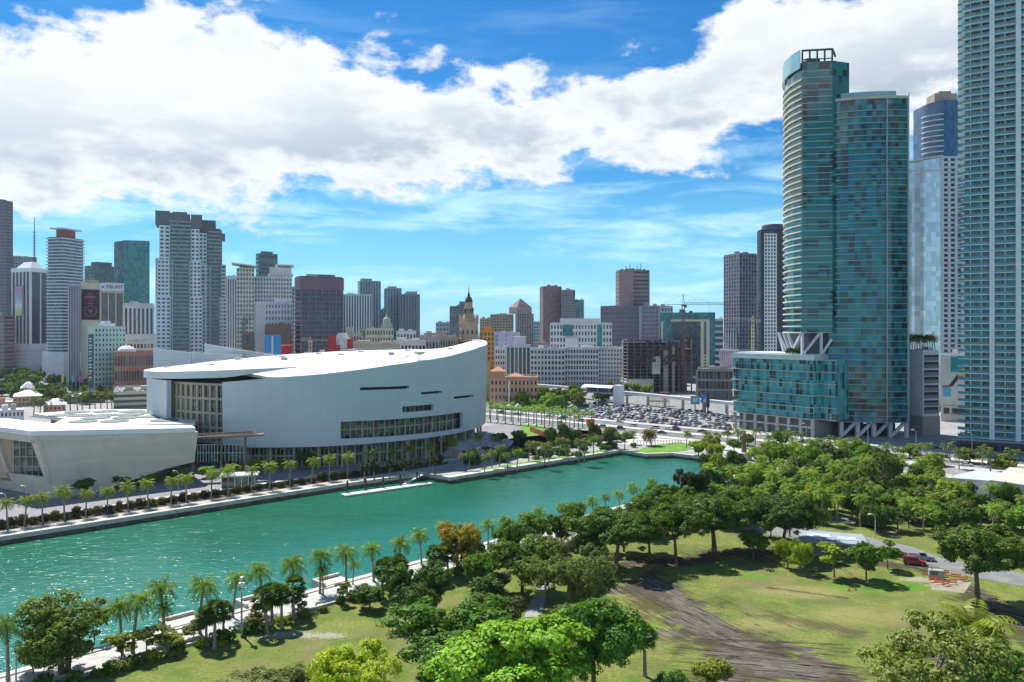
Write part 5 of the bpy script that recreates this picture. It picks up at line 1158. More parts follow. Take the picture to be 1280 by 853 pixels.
# ------------------------------------------------------------------ vegetation
def leafmat(name,trans=.35,var=.45):
    m=bpy.data.materials.new(name); m.use_nodes=True; q=NT(m.node_tree); q.n.clear(); out=q.node('ShaderNodeOutputMaterial')
    oi=q.node('ShaderNodeObjectInfo'); geo=q.node('ShaderNodeNewGeometry'); tc=q.node('ShaderNodeTexCoord').outputs['Object']
    rnd=geo.outputs['Random Per Island']; n=q.noise(tc,.55,3,.6)
    hs=q.node('ShaderNodeHueSaturation'); q.l.new(q.mix(1.,oi.outputs['Color'],(1.08,1.12,.85,1),'MULTIPLY'),hs.inputs['Color'])
    q.l.new(q.m('ADD',.5,q.m('MULTIPLY',q.m('SUBTRACT',n,.5),.07)),hs.inputs['Hue'])
    v=q.m('MULTIPLY',q.m('ADD',(1-var)*1.0,q.m('MULTIPLY',rnd,2*var)),q.m('ADD',.78,q.m('MULTIPLY',n,1.2)))
    q.l.new(v,hs.inputs['Value'])
    d=q.node('ShaderNodeBsdfDiffuse'); t=q.node('ShaderNodeBsdfTranslucent'); g_=q.node('ShaderNodeBsdfGlossy'); g_.inputs['Roughness'].default_value=.45
    q.l.new(hs.outputs[0],d.inputs[0]); 
    tcx=q.mix(1.,hs.outputs[0],(1.3,1.3,.5,1),'MULTIPLY'); q.l.new(tcx,t.inputs[0])
    m1=q.node('ShaderNodeMixShader'); m1.inputs[0].default_value=trans; q.l.new(d.outputs[0],m1.inputs[1]); q.l.new(t.outputs[0],m1.inputs[2])
    m2=q.node('ShaderNodeMixShader'); m2.inputs[0].default_value=.012; q.l.new(m1.outputs[0],m2.inputs[1]); q.l.new(g_.outputs[0],m2.inputs[2])
    g_.inputs[0].default_value=(.8,.8,.8,1)
    q.l.new(m2.outputs[0],out.inputs[0]); return m
leaf=leafmat('foliage'); frond=leafmat('palm_fronds',.3,.3)
bark=M('bark',(.13,.10,.08),.95,.3,1.5); palmbark=M('palm_trunk',(.27,.23,.19),.95,.2,1.2)
def crown_mesh(name,rs,n,ls,lobes,rx,rz,zc,flat=0.,gap=.25,lr=.42):
    """leaves laid in clumps over the outside of several lobes; unit tree, crown centre at height zc"""
    g_=np.random.default_rng(rs); C=[]
    for i in range(lobes):
        a=g_.uniform(0,2*np.pi); rr=rx*np.sqrt(g_.uniform(.05,1))*(1-lr*.75); z=zc+rz*g_.uniform(-.7,.62)*(1-.35*(rr/rx)**2)
        s=lr*rx*g_.uniform(.75,1.3); C.append((rr*np.cos(a),rr*np.sin(a),z,s))
    C=np.array(C)
    # small clumps on each lobe
    nk=lobes*26; li=g_.integers(0,lobes,nk); d=g_.normal(size=(nk,3)); d[:,2]=d[:,2]*.8+.25; d/=np.linalg.norm(d,axis=1)[:,None]
    rad=g_.uniform(.62,1.03,nk)[:,None]; K=C[li,:3]+d*C[li,3:4]*rad*np.array([1,1,.8])
    ks=C[li,3]*g_.uniform(.22,.46,nk)
    ki=g_.integers(0,nk,n); e=g_.normal(size=(n,3)); e/=np.linalg.norm(e,axis=1)[:,None]
    P_=K[ki]+e*(ks[ki]*g_.uniform(.25,1.,n)**.6)[:,None]*np.array([1,1,.75])
    nrm=e+d[ki]*.7+np.array([0,0,.55])+g_.normal(size=(n,3))*.45; nrm/=np.linalg.norm(nrm,axis=1)[:,None]
    t=np.cross(nrm,g_.normal(size=(n,3))); t/=np.linalg.norm(t,axis=1)[:,None]; b_=np.cross(nrm,t)
    s=(ls*g_.uniform(.55,1.2,n))[:,None]; w_=s*.62
    V=np.stack([P_-t*s,P_-b_*w_,P_+t*s,P_+b_*w_],1).reshape(-1,3)
    Fc=np.arange(4*n).reshape(-1,4)
    me=bpy.data.meshes.new(name); me.vertices.add(4*n); me.vertices.foreach_set('co',V.ravel().astype('f')); me.loops.add(4*n); me.loops.foreach_set('vertex_index',Fc.ravel().astype('i'))
    me.polygons.add(n); me.polygons.foreach_set('loop_start',(np.arange(n)*4).astype('i')); me.update(); me.validate(); me.materials.append(leaf)
    return me,C
def limb_mesh(C,zc,tr,rs,ht,multi=1,thin=1.):
    rnd=random.Random(rs); mb=MB()
    for k in range(multi):
        ox,oy=(0,0) if multi==1 else (rnd.uniform(-.9,.9),rnd.uniform(-.9,.9)); lean=(rnd.uniform(-.5,.5),rnd.uniform(-.5,.5)); f_=ht*.42
        fork=(ox+lean[0],oy+lean[1],f_); mb.tube([(ox,oy,-.15),(ox+lean[0]*.3,oy+lean[1]*.3,f_*.5),fork],[tr*1.35,tr,tr*.85],8)
        cs=[c for i,c in enumerate(C) if i%multi==k][:9]
        for c in cs:
            m_=((fork[0]+c[0])/2+rnd.uniform(-.4,.4),(fork[1]+c[1])/2+rnd.uniform(-.4,.4),(fork[2]+c[2])/2-.2)
            mb.tube([fork,m_,(c[0],c[1],c[2]+c[3]*.2)],[tr*.62*thin,tr*.4*thin,tr*.12],6)
    return mb.mesh('trunk',bark)
def proto_tree(kind,me,tm):
    """thing with a trunk and a crown; returned as a builder so every tree is its own object"""
    def mk(label,loc,scale,rz,color,cat='tree',group=None,name=None):
        r=thing(name or kind,label,cat,loc,rz,group); r.scale=scale if isinstance(scale,tuple) else (scale,)*3
        if tm is not None: link('trunk',tm,r)
        c=link('crown',me,r); c.color=color; return r
    return mk
# unit trees are 10 m high with given radius
TR={}
def reg(key,name,rs,n,ls,lobes,rx,rz,zc,tr=.28,multi=1,flat=0,lr=.42,ht=10,thin=1.):
    me,C=crown_mesh('crown',rs,n,ls,lobes,rx,rz,zc,flat,lr=lr); TR.setdefault(key,[]).append((proto_tree(name,me,limb_mesh(C,zc,tr,rs,ht,multi,thin)),ht,rx))
for i in range(3): reg('near','broadleaf_tree',10+i,38000,.185,18,5.4,3.7,6.1,.24,lr=.36)
for i in range(3): reg('mid','broadleaf_tree',20+i,12000,.27,14,4.8,3.6,6.0,.2,lr=.38)
for i in range(3): reg('far','broadleaf_tree',30+i,2200,.66,10,4.8,3.8,5.4,.25)
for i in range(2): reg('fine','broadleaf_tree',40+i,30000,.16,26,5.8,3.9,6.,.24,lr=.30)
for i in range(2): reg('umb','broadleaf_tree',90+i,34000,.185,18,5.6,2.9,7.1,.26,lr=.34)
reg('open','oak_tree',50,15000,.19,26,6.6,3.8,6.2,.3,lr=.22,thin=1.3)
for i in range(2): reg('multi','broadleaf_tree',60+i,26000,.18,20,4.6,3.9,5.8,.17,multi=5,lr=.36)
for i in range(2): reg('slim','young_tree',70+i,6500,.19,10,2.6,3.4,6.2,.1,lr=.42)
def shrub_mesh(rs,n,ls):
    me,C=crown_mesh('foliage',rs,n,ls,8,1.5,1.0,.9,0,lr=.5); return me
SH=[shrub_mesh(80+i,1500,.17) for i in range(3)]+[shrub_mesh(85,420,.33)]
def shrub(label,loc,s,color,rz=0.,group=None,far=False,name='shrub',cat='shrub'):
    o=link(name,SH[3] if far else SH[int(abs(loc[0]*7+loc[1]))%3],None,loc,rz=rz); o.scale=s if isinstance(s,tuple) else (s,s,s*.85); o.color=color; return tag(o,label,cat,group)
def palm_meshes(rs,ht,nf,fl,kind='coco',leaflets=11,far=False):
    rnd=random.Random(rs); tr=MB(); lx,ly=rnd.uniform(-.7,.7),rnd.uniform(-.7,.7)
    if kind=='royal': lx=ly=0
    r0=.24 if kind!='royal' else .3
    tr.tube([(0,0,-.1),(0,0,.4),(lx*.35,ly*.35,ht*.5),(lx,ly,ht)],[r0*1.5,r0,r0*.8,r0*.62],7)
    fb=MB()
    if kind=='fan':
        for i in range(nf):
            a=rnd.uniform(0,6.283); e=rnd.uniform(-.9,1.35); d=Vector((math.cos(a)*math.cos(e),math.sin(a)*math.cos(e),math.sin(e))); c=Vector((lx,ly,ht))+d*fl*.5
            u=d.cross(Vector((0,0,1.01))).normalized(); 
            for k in range(7):
                t=(k-3)/3*1.15; dd=(d*math.cos(t)+u*math.sin(t)).normalized(); tip=c+dd*fl*.6-Vector((0,0,fl*.12)); w_=u*math.cos(t)*.09-d*math.sin(t)*.09
                fb.quad(tuple(c-w_*.4),tuple(c+(tip-c)*.5-w_*1.3),tuple(tip),tuple(c+(tip-c)*.5+w_*1.3))
    else:
        for i in range(nf):
            a=i*2.399+rnd.uniform(-.2,.2); e0=1.25-1.65*(i/nf)+rnd.uniform(-.12,.12); L=fl*rnd.uniform(.85,1.1); seg=leaflets; p=Vector((lx,ly,ht)); e=e0
            h=Vector((math.cos(a),math.sin(a),0)); side=Vector((-math.sin(a),math.cos(a),0)); prev=p.copy()
            for k in range(seg):
                d=h*math.cos(e)+Vector((0,0,math.sin(e))); nx=prev+d*L/seg; e-=1.75/seg*(.6+k/seg)
                wl=L*.30*math.sin(math.pi*min(1,(k+1.2)/(seg+1)))**.7
                if kind=='royal': wl*=.85
                for s in (-1,1):
                    tip=prev+d*L/seg*1.1+side*s*wl*.9-Vector((0,0,wl*.42)); w_=L/seg*(.62 if not far else .72)
                    fb.quad(tuple(prev),tuple(prev+d*w_*.2+(tip-prev)*.5),tuple(tip),tuple(prev+d*w_*1.6+(tip-prev)*.45))
                rw=side*.03; fb.quad(tuple(prev-rw),tuple(nx-rw*.5),tuple(nx+rw*.5),tuple(prev+rw)); prev=nx
    if kind=='royal': tr.tube([(lx,ly,ht-1.4),(lx,ly,ht+.2)],[.2,.14],7)
    return tr.mesh('trunk',palmbark),fb.mesh('crown',frond)
PM={'coco':[(*palm_meshes(100+i,6.6,24,2.75,leaflets=8),8.) for i in range(5)],'fan':[(*palm_meshes(120+i,4.6,64,1.75,'fan'),6.) for i in range(3)],
 'royal':[(*palm_meshes(140+i,9.,15,3.2,'royal',8,True),11.) for i in range(2)],'date':[(*palm_meshes(150,4.5,44,4.0),7.)],'farcoco':[(*palm_meshes(160+i,6.2,14,3.4,leaflets=6,far=True),8.) for i in range(3)]}
NAMES={'coco':'coconut_palm','fan':'fan_palm','royal':'royal_palm','date':'date_palm','farcoco':'coconut_palm'}
vr=random.Random(7)
def palm(kind,loc,h,label,color=(.085,.145,.028,1),group=None):
    tm,cm,h0=vr.choice(PM[kind]); r=thing(NAMES[kind],label,'palm tree',(loc[0],loc[1],loc[2] if len(loc)>2 else 0),vr.uniform(0,6.28),group); s=h/h0; r.scale=(s,s,s)
    link('trunk',tm,r); c=link('crown',cm,r); j=vr.uniform(.85,1.2); c.color=(color[0]*j,color[1]*j,color[2]*j,1); return r
def tree(key,loc,h,label,color,wr=None,group=None,cat='tree'):
    mk,h0,rx=vr.choice(TR[key]); s=h/h0; sw=s if wr is None else wr/rx
    j=vr.uniform(.9,1.12); return mk(label,(loc[0],loc[1],loc[2] if len(loc)>2 else 0),(sw,sw,s),vr.uniform(0,6.28),(color[0]*j,color[1]*j,color[2]*j,1),cat,group)
GRN=(.075,.135,.022); DKG=(.052,.095,.02); OLV=(.10,.12,.03); BRT=(.15,.255,.03); MIDG=(.075,.15,.027); YEL=(.25,.30,.03); LIM=(.18,.23,.025); RUS=(.15,.175,.035); GRO=(.11,.135,.05)
def at(px,py): return G(px,py)
def hgt(py_base,py_top,Yd): return (py_base-py_top)/F*Yd
def T(key,px,pb,pt,wpx,label,col,**k):
    x,y=at(px,pb); return tree(key,(x,y),hgt(pb,pt,y),label,col,wr=wpx/2/F*y*1.0,**k)
# foreground park trees
T('near',650,905,768,205,'biggest bright green tree at the bottom centre of the park',BRT)
T('near',562,845,746,150,'broad mid green tree left of the big bright green tree',MIDG)
T('near',742,868,735,125,'tall mid green tree right of the big bright green tree',MIDG)
T('fine',722,775,677,110,'greyish olive tree between the path and the muddy ground',GRO)
T('near',520,776,700,84,'dark tree with a low left lobe at the middle of the shore lawn',DKG)
T('mid',462,762,728,46,'low dark spreading tree at the left foot of the dark shore lawn tree',DKG)
T('near',653,742,668,88,'round olive green tree beside the grey park path',(.085,.125,.025))
T('mid',612,752,712,60,'dark green brush tree left of the grey park path',DKG)
T('mid',628,790,742,70,'reddish green tree behind the big bright green tree',(.07,.085,.025))
T('umb',770,712,642,110,'dark umbrella shaped tree left of the muddy tracks',(.055,.10,.018))
T('umb',845,704,632,86,'spreading tree with a bare forked trunk at the near edge of the dark shadows',(.07,.12,.02))
T('umb',893,690,618,118,'widest dark spreading tree in the middle of the park',(.06,.10,.02))
T('umb',812,695,640,60,'dark tree between the umbrella shaped tree and the forked one',(.055,.095,.018))
T('near',866,650,584,46,'tall dark ficus standing against the end of the basin',(.035,.045,.015))
T('near',838,655,604,60,'leafy green tree left of the tall dark ficus',GRN)
T('umb',978,692,622,92,'dark flat topped tree behind the lawn left of the pavilion',(.05,.085,.02))
T('mid',942,700,662,42,'small green tree on the lawn behind the muddy ground',GRN)
T('fine',985,710,668,34,'left of two lime coloured round trees beside the pavilion',LIM); T('fine',1001,716,676,32,'right of two lime coloured round trees beside the pavilion',LIM)
T('slim',1043,722,672,42,'olive lime tree standing before the pavilion front',LIM); T('mid',1083,726,676,48,'round green tree on the lawn just right of the pavilion',GRN)
T('slim',1110,712,668,34,'thin trunked tree beside the road, left of the red car',GRN)
T('umb',1222,752,658,122,'great dark oak with a thick leaning trunk right of the generator',(.075,.11,.025))
T('open',1168,900,768,200,'sparse olive oak with bare limbs in the bottom right corner',(.16,.19,.06))
T('near',1262,880,812,80,'dark green tree cut by the bottom right corner',MIDG)
T('multi',76,842,745,104,'many trunked rusty green tree on the shore lawn at the left',(.095,.125,.028))
T('slim',118,800,738,38,'taller olive tree rising right behind the many trunked tree',(.14,.15,.03))
T('mid',42,842,812,40,'low grey green bush tree at the foot of the many trunked tree',GRO)
T('slim',152,828,784,46,'left of three small rusty trees on the near shore lawn',RUS); T('slim',183,822,776,44,'middle of three small rusty trees on the near shore lawn',(.16,.18,.03)); T('slim',213,816,780,40,'right of three small rusty trees on the near shore lawn',RUS)
T('slim',322,789,756,28,'small yellowish tree right of the lamp mast on the lawn',(.13,.13,.02))
T('slim',242,800,772,36,'loose olive tree just left of the fan palm clump',GRO); T('slim',372,772,738,24,'thin grey green sapling beside the promenade',GRO); T('slim',428,757,724,22,'thin pale sapling on the promenade edge',GRO)
T('multi',575,718,650,56,'reddish crowned tree on the shore by the path bend',(.22,.175,.035))
T('near',440,905,806,104,'yellow green flowering tree at the bottom left of centre',YEL)
T('fine',350,900,842,150,'grey olive thicket tree along the bottom edge',GRO)
T('fine',395,890,826,70,'small grey tree touching the left of the yellow green tree',GRO)
T('mid',590,712,664,44,'dark rounded tree tucked right of the reddish crowned tree',DKG)
T('mid',842,880,836,50,'low green shrub tree at the bottom centre right',(.06,.12,.025)); T('mid',892,875,820,60,'yellow tipped young tree at the bottom right of centre',(.15,.16,.03))
T('mid',715,655,628,40,'green tree behind the greyish olive one',GRN)
x,y=at(806,846); palm('fan',(x,y),hgt(846,780,y),'lone fan palm by the muddy ground')
x,y=at(1225,850); palm('date',(x,y),hgt(850,752,y),'bushy yellow green palm right of the sparse oak',(.14,.17,.025))
T('near',800,668,612,62,'round leafy tree at the shore behind the umbrella shaped tree',(.075,.125,.025))
T('near',905,655,603,60,'bushy tree behind the widest dark spreading tree',(.085,.14,.028)); T('mid',925,640,600,44,'small leafy tree next to the basin corner',(.09,.15,.03)); T('mid',752,668,628,44,'small dark tree at the shore left of the round leafy one',GRN)
T('fine',690,715,672,50,'grey green tree over the far end of the park path',GRO)
# near promenade palms
pr=[(10,768),(152,748),(166,740),(206,724),(203,752),(250,720),(291,715),(330,703),(366,695),(400,686),(404,706),(433,681),(441,701),(467,677),(498,670),(527,661),(610,650),(618,664),(632,645),(652,640),(675,634),(700,628),(724,627),(742,621),(757,617),(775,613),(794,604),(815,598)]
for i,(px,pt) in enumerate(pr):
    x,y=shore(px,2.6+(i%3)*1.6); pb=HY+CH*F/y; palm('coco',(x,y),max(5.,hgt(pb,pt,y)),'coconut palm on the park promenade, %s from the left'%od(i+1),group='coconut palms along the park promenade')
fp=[(258,757),(268,752),(279,753),(334,733),(340,728),(352,732),(366,720),(478,699),(486,696),(494,694),(503,698),(540,683),(549,683),(560,686),(571,672)]
for i,(px,pt) in enumerate(fp):
    x,y=shore(px,11.5+(i%2)*2); pb=HY+CH*F/y; palm('fan',(x,y),hgt(pb,pt,y),'dark round headed fan palm on the shore lawn, %s from the left'%od(i+1),(.05,.08,.02),group='fan palms on the shore lawn')
for i in range(34):
    px=60+i*19+vr.uniform(-7,7); x,y=shore(px,10.6+vr.uniform(0,2.4)); shrub('low shrub on the lawn edge of the promenade, %s from the left'%od(i+1),(x,y,0),vr.uniform(.7,1.5),vr.choice((GRN,DKG,LIM,GRO,RUS))+(1,),group='shrubs on the lawn edge')
for i,(px,pb,pt,w_,c) in enumerate(((640,702,648,44,GRN),(668,690,640,44,(.085,.14,.025)),(702,682,634,46,DKG),(600,735,690,46,GRN),(742,690,640,52,GRN),(735,705,662,54,(.09,.15,.03)),(780,690,640,50,(.07,.12,.025)))):
    T('mid',px,pb,pt,w_,'full leafy tree filling the shore grove by the path bend, %s of seven'%od(i+1),c,group='shore grove by the path bend')
# far quay palms and hedge
for i in range(25):
    px=8+i*25.2+vr.uniform(-5,5)
    if 545<px: px+=8
    x,y=farq(px,8.8 if px<545 else 16); pb=HY+CH*F/y; palm('coco',(x,y),vr.uniform(7.6,9.6),'coconut palm in the row on the arena quay, %s from the left'%od(i+1),(.13,.165,.03),group='coconut palms along the arena quay')
for i in range(42):
    px=2+i*13.4; x,y=farq(px,10.2+vr.uniform(-.6,.6)); shrub('clipped dark shrub in the quay bed below the arena, %s from the left'%od(i+1),(x,y,.1),(vr.uniform(.9,1.3),)*2+(vr.uniform(1,1.6),),(vr.choice(((.03,.045,.015),(.05,.07,.02),(.11,.10,.03)))+(1,)),group='shrubs in the quay bed')
MB_=strip('low_wall',[farq(-30,11.9),farq(545,11.9)],-.25,.25,.1,1.5,C_('brown_planter_wall',(.17,.13,.10)),kind=None); tag(MB_,'long low brown planter wall behind the quay palms','wall')
# trees on the arena plaza
for px,pb,pt,w_,col,lb in ((105,622,597,30,DKG,'dark round tree before the stone block, leftmost on the plaza'),(146,612,593,26,DKG,'dark tree left of its bright green neighbour before the stone block'),(152,611,592,24,LIM,'bright green small tree second along the stone block'),(183,607,588,28,BRT,'vivid green round tree under the middle of the stone block'),(220,600,584,26,LIM,'pale green flat crowned tree at the right end of the stone block'),(258,598,581,26,BRT,'vivid green flat tree left of the ticket booth'),(290,598,577,26,LIM,'lime flat crowned tree in front of the ticket booth'),(321,592,573,26,LIM,'lime flat crowned tree right of the ticket booth'),(352,590,570,14,GRN,'thin green tree by the arena wall foot'),(383,588,563,26,DKG,'dark bushy tree before the arena ground floor'),(574,560,543,30,DKG,'dark tree at the right end of the arena wall'),(560,570,548,26,GRN,'green tree beside the dark one at the arena wall end'),
 (626,558,540,22,DKG,'left dark umbrella tree on the steps right of the arena'),(648,556,537,20,DKG,'right dark umbrella tree on the steps right of the arena')):
    x,y=at(px,pb); tree('mid',(x,y),hgt(pb,pt,y),lb,col,wr=w_/2/F*y)
for i,(px,pb) in enumerate(((468,605),(487,603),(505,601),(524,600),(540,597),(455,607))):
    x,y=at(px,pb-4); palm('fan',(x,y),6.5,'dark palm under the big arena window, %s of the clump'%od(i+1),(.03,.045,.015),group='dark palms below the arena window')
# basin side bank, right of the platform
k=0
for i in range(22):
    px=575+i*10.4+vr.uniform(-3,3); pb=594-(px-575)*.135+vr.uniform(-10,4); x,y=at(px,pb); k+=1
    palm('coco',(x,y),vr.uniform(6,9),'palm on the green bank above the basin wall, %s from the left'%od(k),(.09,.12,.03),group='palms on the bank above the basin')
for i in range(44):
    px=585+i*4.8+vr.uniform(-3,3); pb=586-(px-575)*.13+vr.uniform(-16,4); x,y=at(px,pb); 
    shrub('dark shrub on the green bank above the basin wall, %s from the left'%od(i+1),(x,y,0),vr.uniform(1.1,2.4),vr.choice((DKG,DKG,GRN,GRO))+(1,),far=False,group='shrubs on the bank above the basin')
for i,(px,pb,pt) in enumerate(((690,560,530),(705,558,528),(717,556,535),(760,560,530),(742,556,526),(765,552,533))): x,y=at(px,pb); tree('mid',(x,y),hgt(pb,pt,y),'dark dense tree on the bank beyond the basin, %s from the left'%od(i+1),DKG,wr=3.6,group='dark trees on the bank')
# royal palms along the boulevard
k=0
for row,off in ((0,-30),(1,-19)):
    for i in range(15):
        x,y=bl(-6+i*5.6,off); k+=1
        palm('royal',(x,y),vr.uniform(10,12),'royal palm in the %s row beside the boulevard, %s from the left'%(('nearer','farther')[row],od(i+1)),(.12,.20,.035),group='royal palms beside the boulevard')
# lot trees
for i in range(32):
    px=vr.uniform(636,728); py=501-(abs(px-685)/14)+vr.uniform(-5,8); x,y=at(px,py+5); tree('far',(x,y),vr.uniform(9,13),'leafy tree between the peach building and the car park, %s of the grove'%od(i+1),vr.choice((LIM,GRN,BRT,OLV)),group='grove by the car park')
for i,(px,py) in enumerate(((748,502),(752,500),(757,503),(766,495),(780,494),(796,494),(808,495),(690,480),(712,478),(662,480),(735,478))): x,y=at(px,py); tree('far',(x,y),vr.uniform(8,13),'dark tree in front of the low white building and station, %s planted'%od(i+1),vr.choice((DKG,RUS)),group='trees before the station')
# street trees on the right
k=0
for i in range(30):
    px=880+i*13.4+vr.uniform(-4,4); pb=553+(px-880)*.09+vr.uniform(-4,8); x,y=at(px,pb); k+=1
    if i%3==1: tree('far',(x,y),vr.uniform(6,9),'street tree at the foot of the teal towers, %s along'%od(k),vr.choice((GRO,GRN,RUS,GRN)),wr=vr.uniform(3,4.5),group='street trees below the towers')
    else: palm('farcoco',(x,y),vr.uniform(7,9.5),'street palm at the foot of the teal towers, %s along'%od(k),(.07,.10,.035),group='street palms below the towers')
# north end wood: mixed planting
rw=random.Random(21); pts_=[]
def ok(x,y,d): return all((x-a)**2+(y-b_)**2>d*d for a,b_ in pts_)
cnt={}; tries=0
while len(pts_)<190 and tries<9000:
    tries+=1; px=rw.uniform(880,1290); py=rw.uniform(576,676)
    if py<588+(px-1080)*.12 and px>1080: continue
    if px>1170 and py<640: continue
    if px>1080 and py>668: continue
    if py>655 and px<960: continue
    if py<596 and px<945: continue
    if 1000<px<1075 and py>655: continue
    if 1030<px<1075 and 622<py<645: pass
    if abs(py-(657+(px-940)*.12))<6 and px>935: continue
    x,y=at(px,py)
    if not ok(x,y,5.2): continue
    pts_.append((x,y)); z_='behind the lawn' if py>632 else ('mid wood' if py>604 else 'at the wood edge'); side='left part' if px<1010 else ('central part' if px<1140 else 'right part')
    kd=rw.random()
    if kd<.33: nm='coconut palm'
    elif kd<.42: nm='fan palm'
    elif kd<.62: nm='dark broadleaf tree'
    elif kd<.80: nm='green broadleaf tree'
    elif kd<.86: nm='yellowish tree'
    else: nm='olive tree'
    cnt.setdefault((nm,z_,side),[]).append((px,x,y,py))
for (nm,z_,side),L_ in sorted(cnt.items()):
    L_.sort()
    for i,(px,x,y,py) in enumerate(L_):
        lb='%s %s, %s, %s of its kind from the left'%(nm,z_,side,od(i+1))
        if len(L_)==1: lb='only %s %s in its %s'%(nm,z_,side)
        gp_='mixed trees at the north end of the park'
        if nm=='coconut palm': palm('coco',(x,y),rw.uniform(7,10),lb,(.13,.19,.035),gp_)
        elif nm=='fan palm': palm('fan',(x,y),rw.uniform(5,7),lb,(.09,.14,.03),gp_)
        else:
            col={'dark broadleaf tree':(.05,.09,.018),'green broadleaf tree':(.10,.175,.025),'yellowish tree':(.18,.22,.03),'olive tree':(.12,.15,.045)}[nm]
            tree('mid',(x,y),rw.uniform(6,10.5) if py<650 else rw.uniform(6,8),lb,col,wr=rw.uniform(2.8,4.8),group=gp_)
x,y=at(1098,628); tree('open',(x,y),16,'tall sparse tree rising above the middle of the wood',(.085,.105,.035),wr=8)
# understorey
for i in range(70):
    px=rw.uniform(890,1280); py=rw.uniform(590,660)
    if px>1170 and py<640: continue
    x,y=at(px,py); shrub('low shrub in the undergrowth of the wood, %s of many'%od(i+1),(x,y,0),rw.uniform(1.5,2.6),rw.choice((GRN,DKG,LIM,GRO))+(1,),group='undergrowth shrubs')
for i in range(34):
    px=vr.uniform(48,196); x,y=at(px,vr.uniform(493,509)); tree('far',(x,y),vr.uniform(7,11),'leafy tree between the market roofs and the dark wood, %s counted'%od(i+1),vr.choice((GRN,DKG,OLV)),wr=vr.uniform(4,6),group='trees among the market roofs')
# wood behind the left
k=0
for i in range(125):
    px=vr.uniform(-20,198); py=vr.uniform(470,505) if px<75 else vr.uniform(468,492)
    if 60<px<130 and 476<py<490 and vr.random()<.7: continue
    x,y=at(px,py); k+=1; tree('far',(x,y),vr.uniform(9,14),'tree in the dark wood at the foot of the downtown towers, %s counted'%od(k) if k<100 else 'tree in the dark wood at the foot of the downtown towers, hundred and %s counted'%od(k-99),vr.choice((DKG,DKG,GRN,OLV,(.05,.075,.02))),wr=vr.uniform(5,8),group='wood at the foot of downtown')
for i,(px,py) in enumerate(((42,520),(50,519),(55,521),(82,516),(88,515),(97,514),(103,515),(112,514),(119,514),(126,513),(134,513),(140,512),(157,495),(172,494),(183,493))): x,y=at(px,py); palm('farcoco',(x,y),vr.uniform(11,14),'tall palm among the market roofs behind the stone block, %s from the left'%od(i+1),(.06,.08,.025),group='palms among the market roofs')
for i in range(40):
    px=1134+i*1.05; z=41.9; Yq=396+ (i%4)*2.5; x=XW(px,Yq)
    if i<36 and i%3==0: palm('farcoco',(x,Yq,z),vr.uniform(6,8.5),'roof garden palm on the white parking block, %s from the left'%od(i+1),(.05,.06,.02),group='roof garden palms')
for i in range(5): Yq=398; x=XW(988+i*5,Yq); shrub('roof shrub on the glass podium, %s from the left'%od(i+1),(x,Yq,40.2),1.6,(.05,.09,.02,1),group='roof shrubs on the podium')
# ------------------------------------------------------------------ cars
cpaint=tint_mat('car_paint',.3,.6,.6); cglass=M('car_glass',(.02,.025,.03),.08,.1,1); tyre=M('tyre_rubber',(.02,.02,.02),.8,.1,2); rimm=M('wheel_rim',(.4,.4,.42),.3,.1,2,metal=.7)
def carbody(suv=False,seg=9):
    """side profile extruded with a tucked-in cabin"""
    L=4.6; Wd=.9; h=1.45 if not suv else 1.75
    lo=[(-2.3,.32),(-2.3,.75),(-2.2,.95),(-1.6 if suv else -1.35,.99),(1.05,.98),(1.9,.86),(2.28,.7),(2.3,.32)]
    cab=[(-2.15 if suv else -1.55,.98),(-1.9 if suv else -.95,h-.06),(-.1,h),(.35,h-.05),(1.1,.97)]
    b=MB(); 
    for (x0,z0),(x1,z1) in zip(lo[1:-1],lo[2:]): b.hexa([(x0,-Wd,.32),(x1,-Wd,.32),(x1,Wd,.32),(x0,Wd,.32)],[(x0,-Wd+.04,z0),(x1,-Wd+.04,z1),(x1,Wd-.04,z1),(x0,Wd-.04,z0)])
    g_=MB(); rf=MB()
    for (x0,z0),(x1,z1) in zip(cab[:-1],cab[1:]):
        t0=(z0-.97)/(h-.97)*.2; t1=(z1-.97)/(h-.97)*.2
        g_.hexa([(x0,-Wd+.08,.95),(x1,-Wd+.08,.95),(x1,Wd-.08,.95),(x0,Wd-.08,.95)],[(x0,-Wd+.08+t0,z0),(x1,-Wd+.08+t1,z1),(x1,Wd-.08-t1,z1),(x0,Wd-.08-t0,z0)])
    b.hexa([(cab[1][0]-.05,-.68,h-.08),(cab[3][0]+.05,-.68,h-.09),(cab[3][0]+.05,.68,h-.09),(cab[1][0]-.05,.68,h-.08)],[(cab[1][0]+.05,-.62,h+.02),(cab[3][0],-.62,h),(cab[3][0],.62,h),(cab[1][0]+.05,.62,h+.02)])
    return b.mesh('body',cpaint),g_.mesh('windows',cglass)
sed=carbody(); suv=carbody(True)
wm=MB(); wm.beam((0,-.12,0),(0,.12,0),.62,.62); wm=MB()
def wheelmesh():
    m=MB(); n=14
    for s,r_,mi in ((.12,.33,0),(.13,.2,1)):
        for sg in (-1,1):
            i=len(m.v); m.v+=[(r_*math.cos(2*math.pi*j/n),sg*s,r_*math.sin(2*math.pi*j/n)) for j in range(n)]; m.f.append(tuple(range(i,i+n)) if sg<0 else tuple(range(i+n-1,i-1,-1))); m.m.append(mi)
        if mi==0:
            for j in range(n): m.f.append((j,j+n,(j+1)%n+n,(j+1)%n)); m.m.append(0)
    return m.mesh('wheel',[tyre,rimm])
whm=wheelmesh()
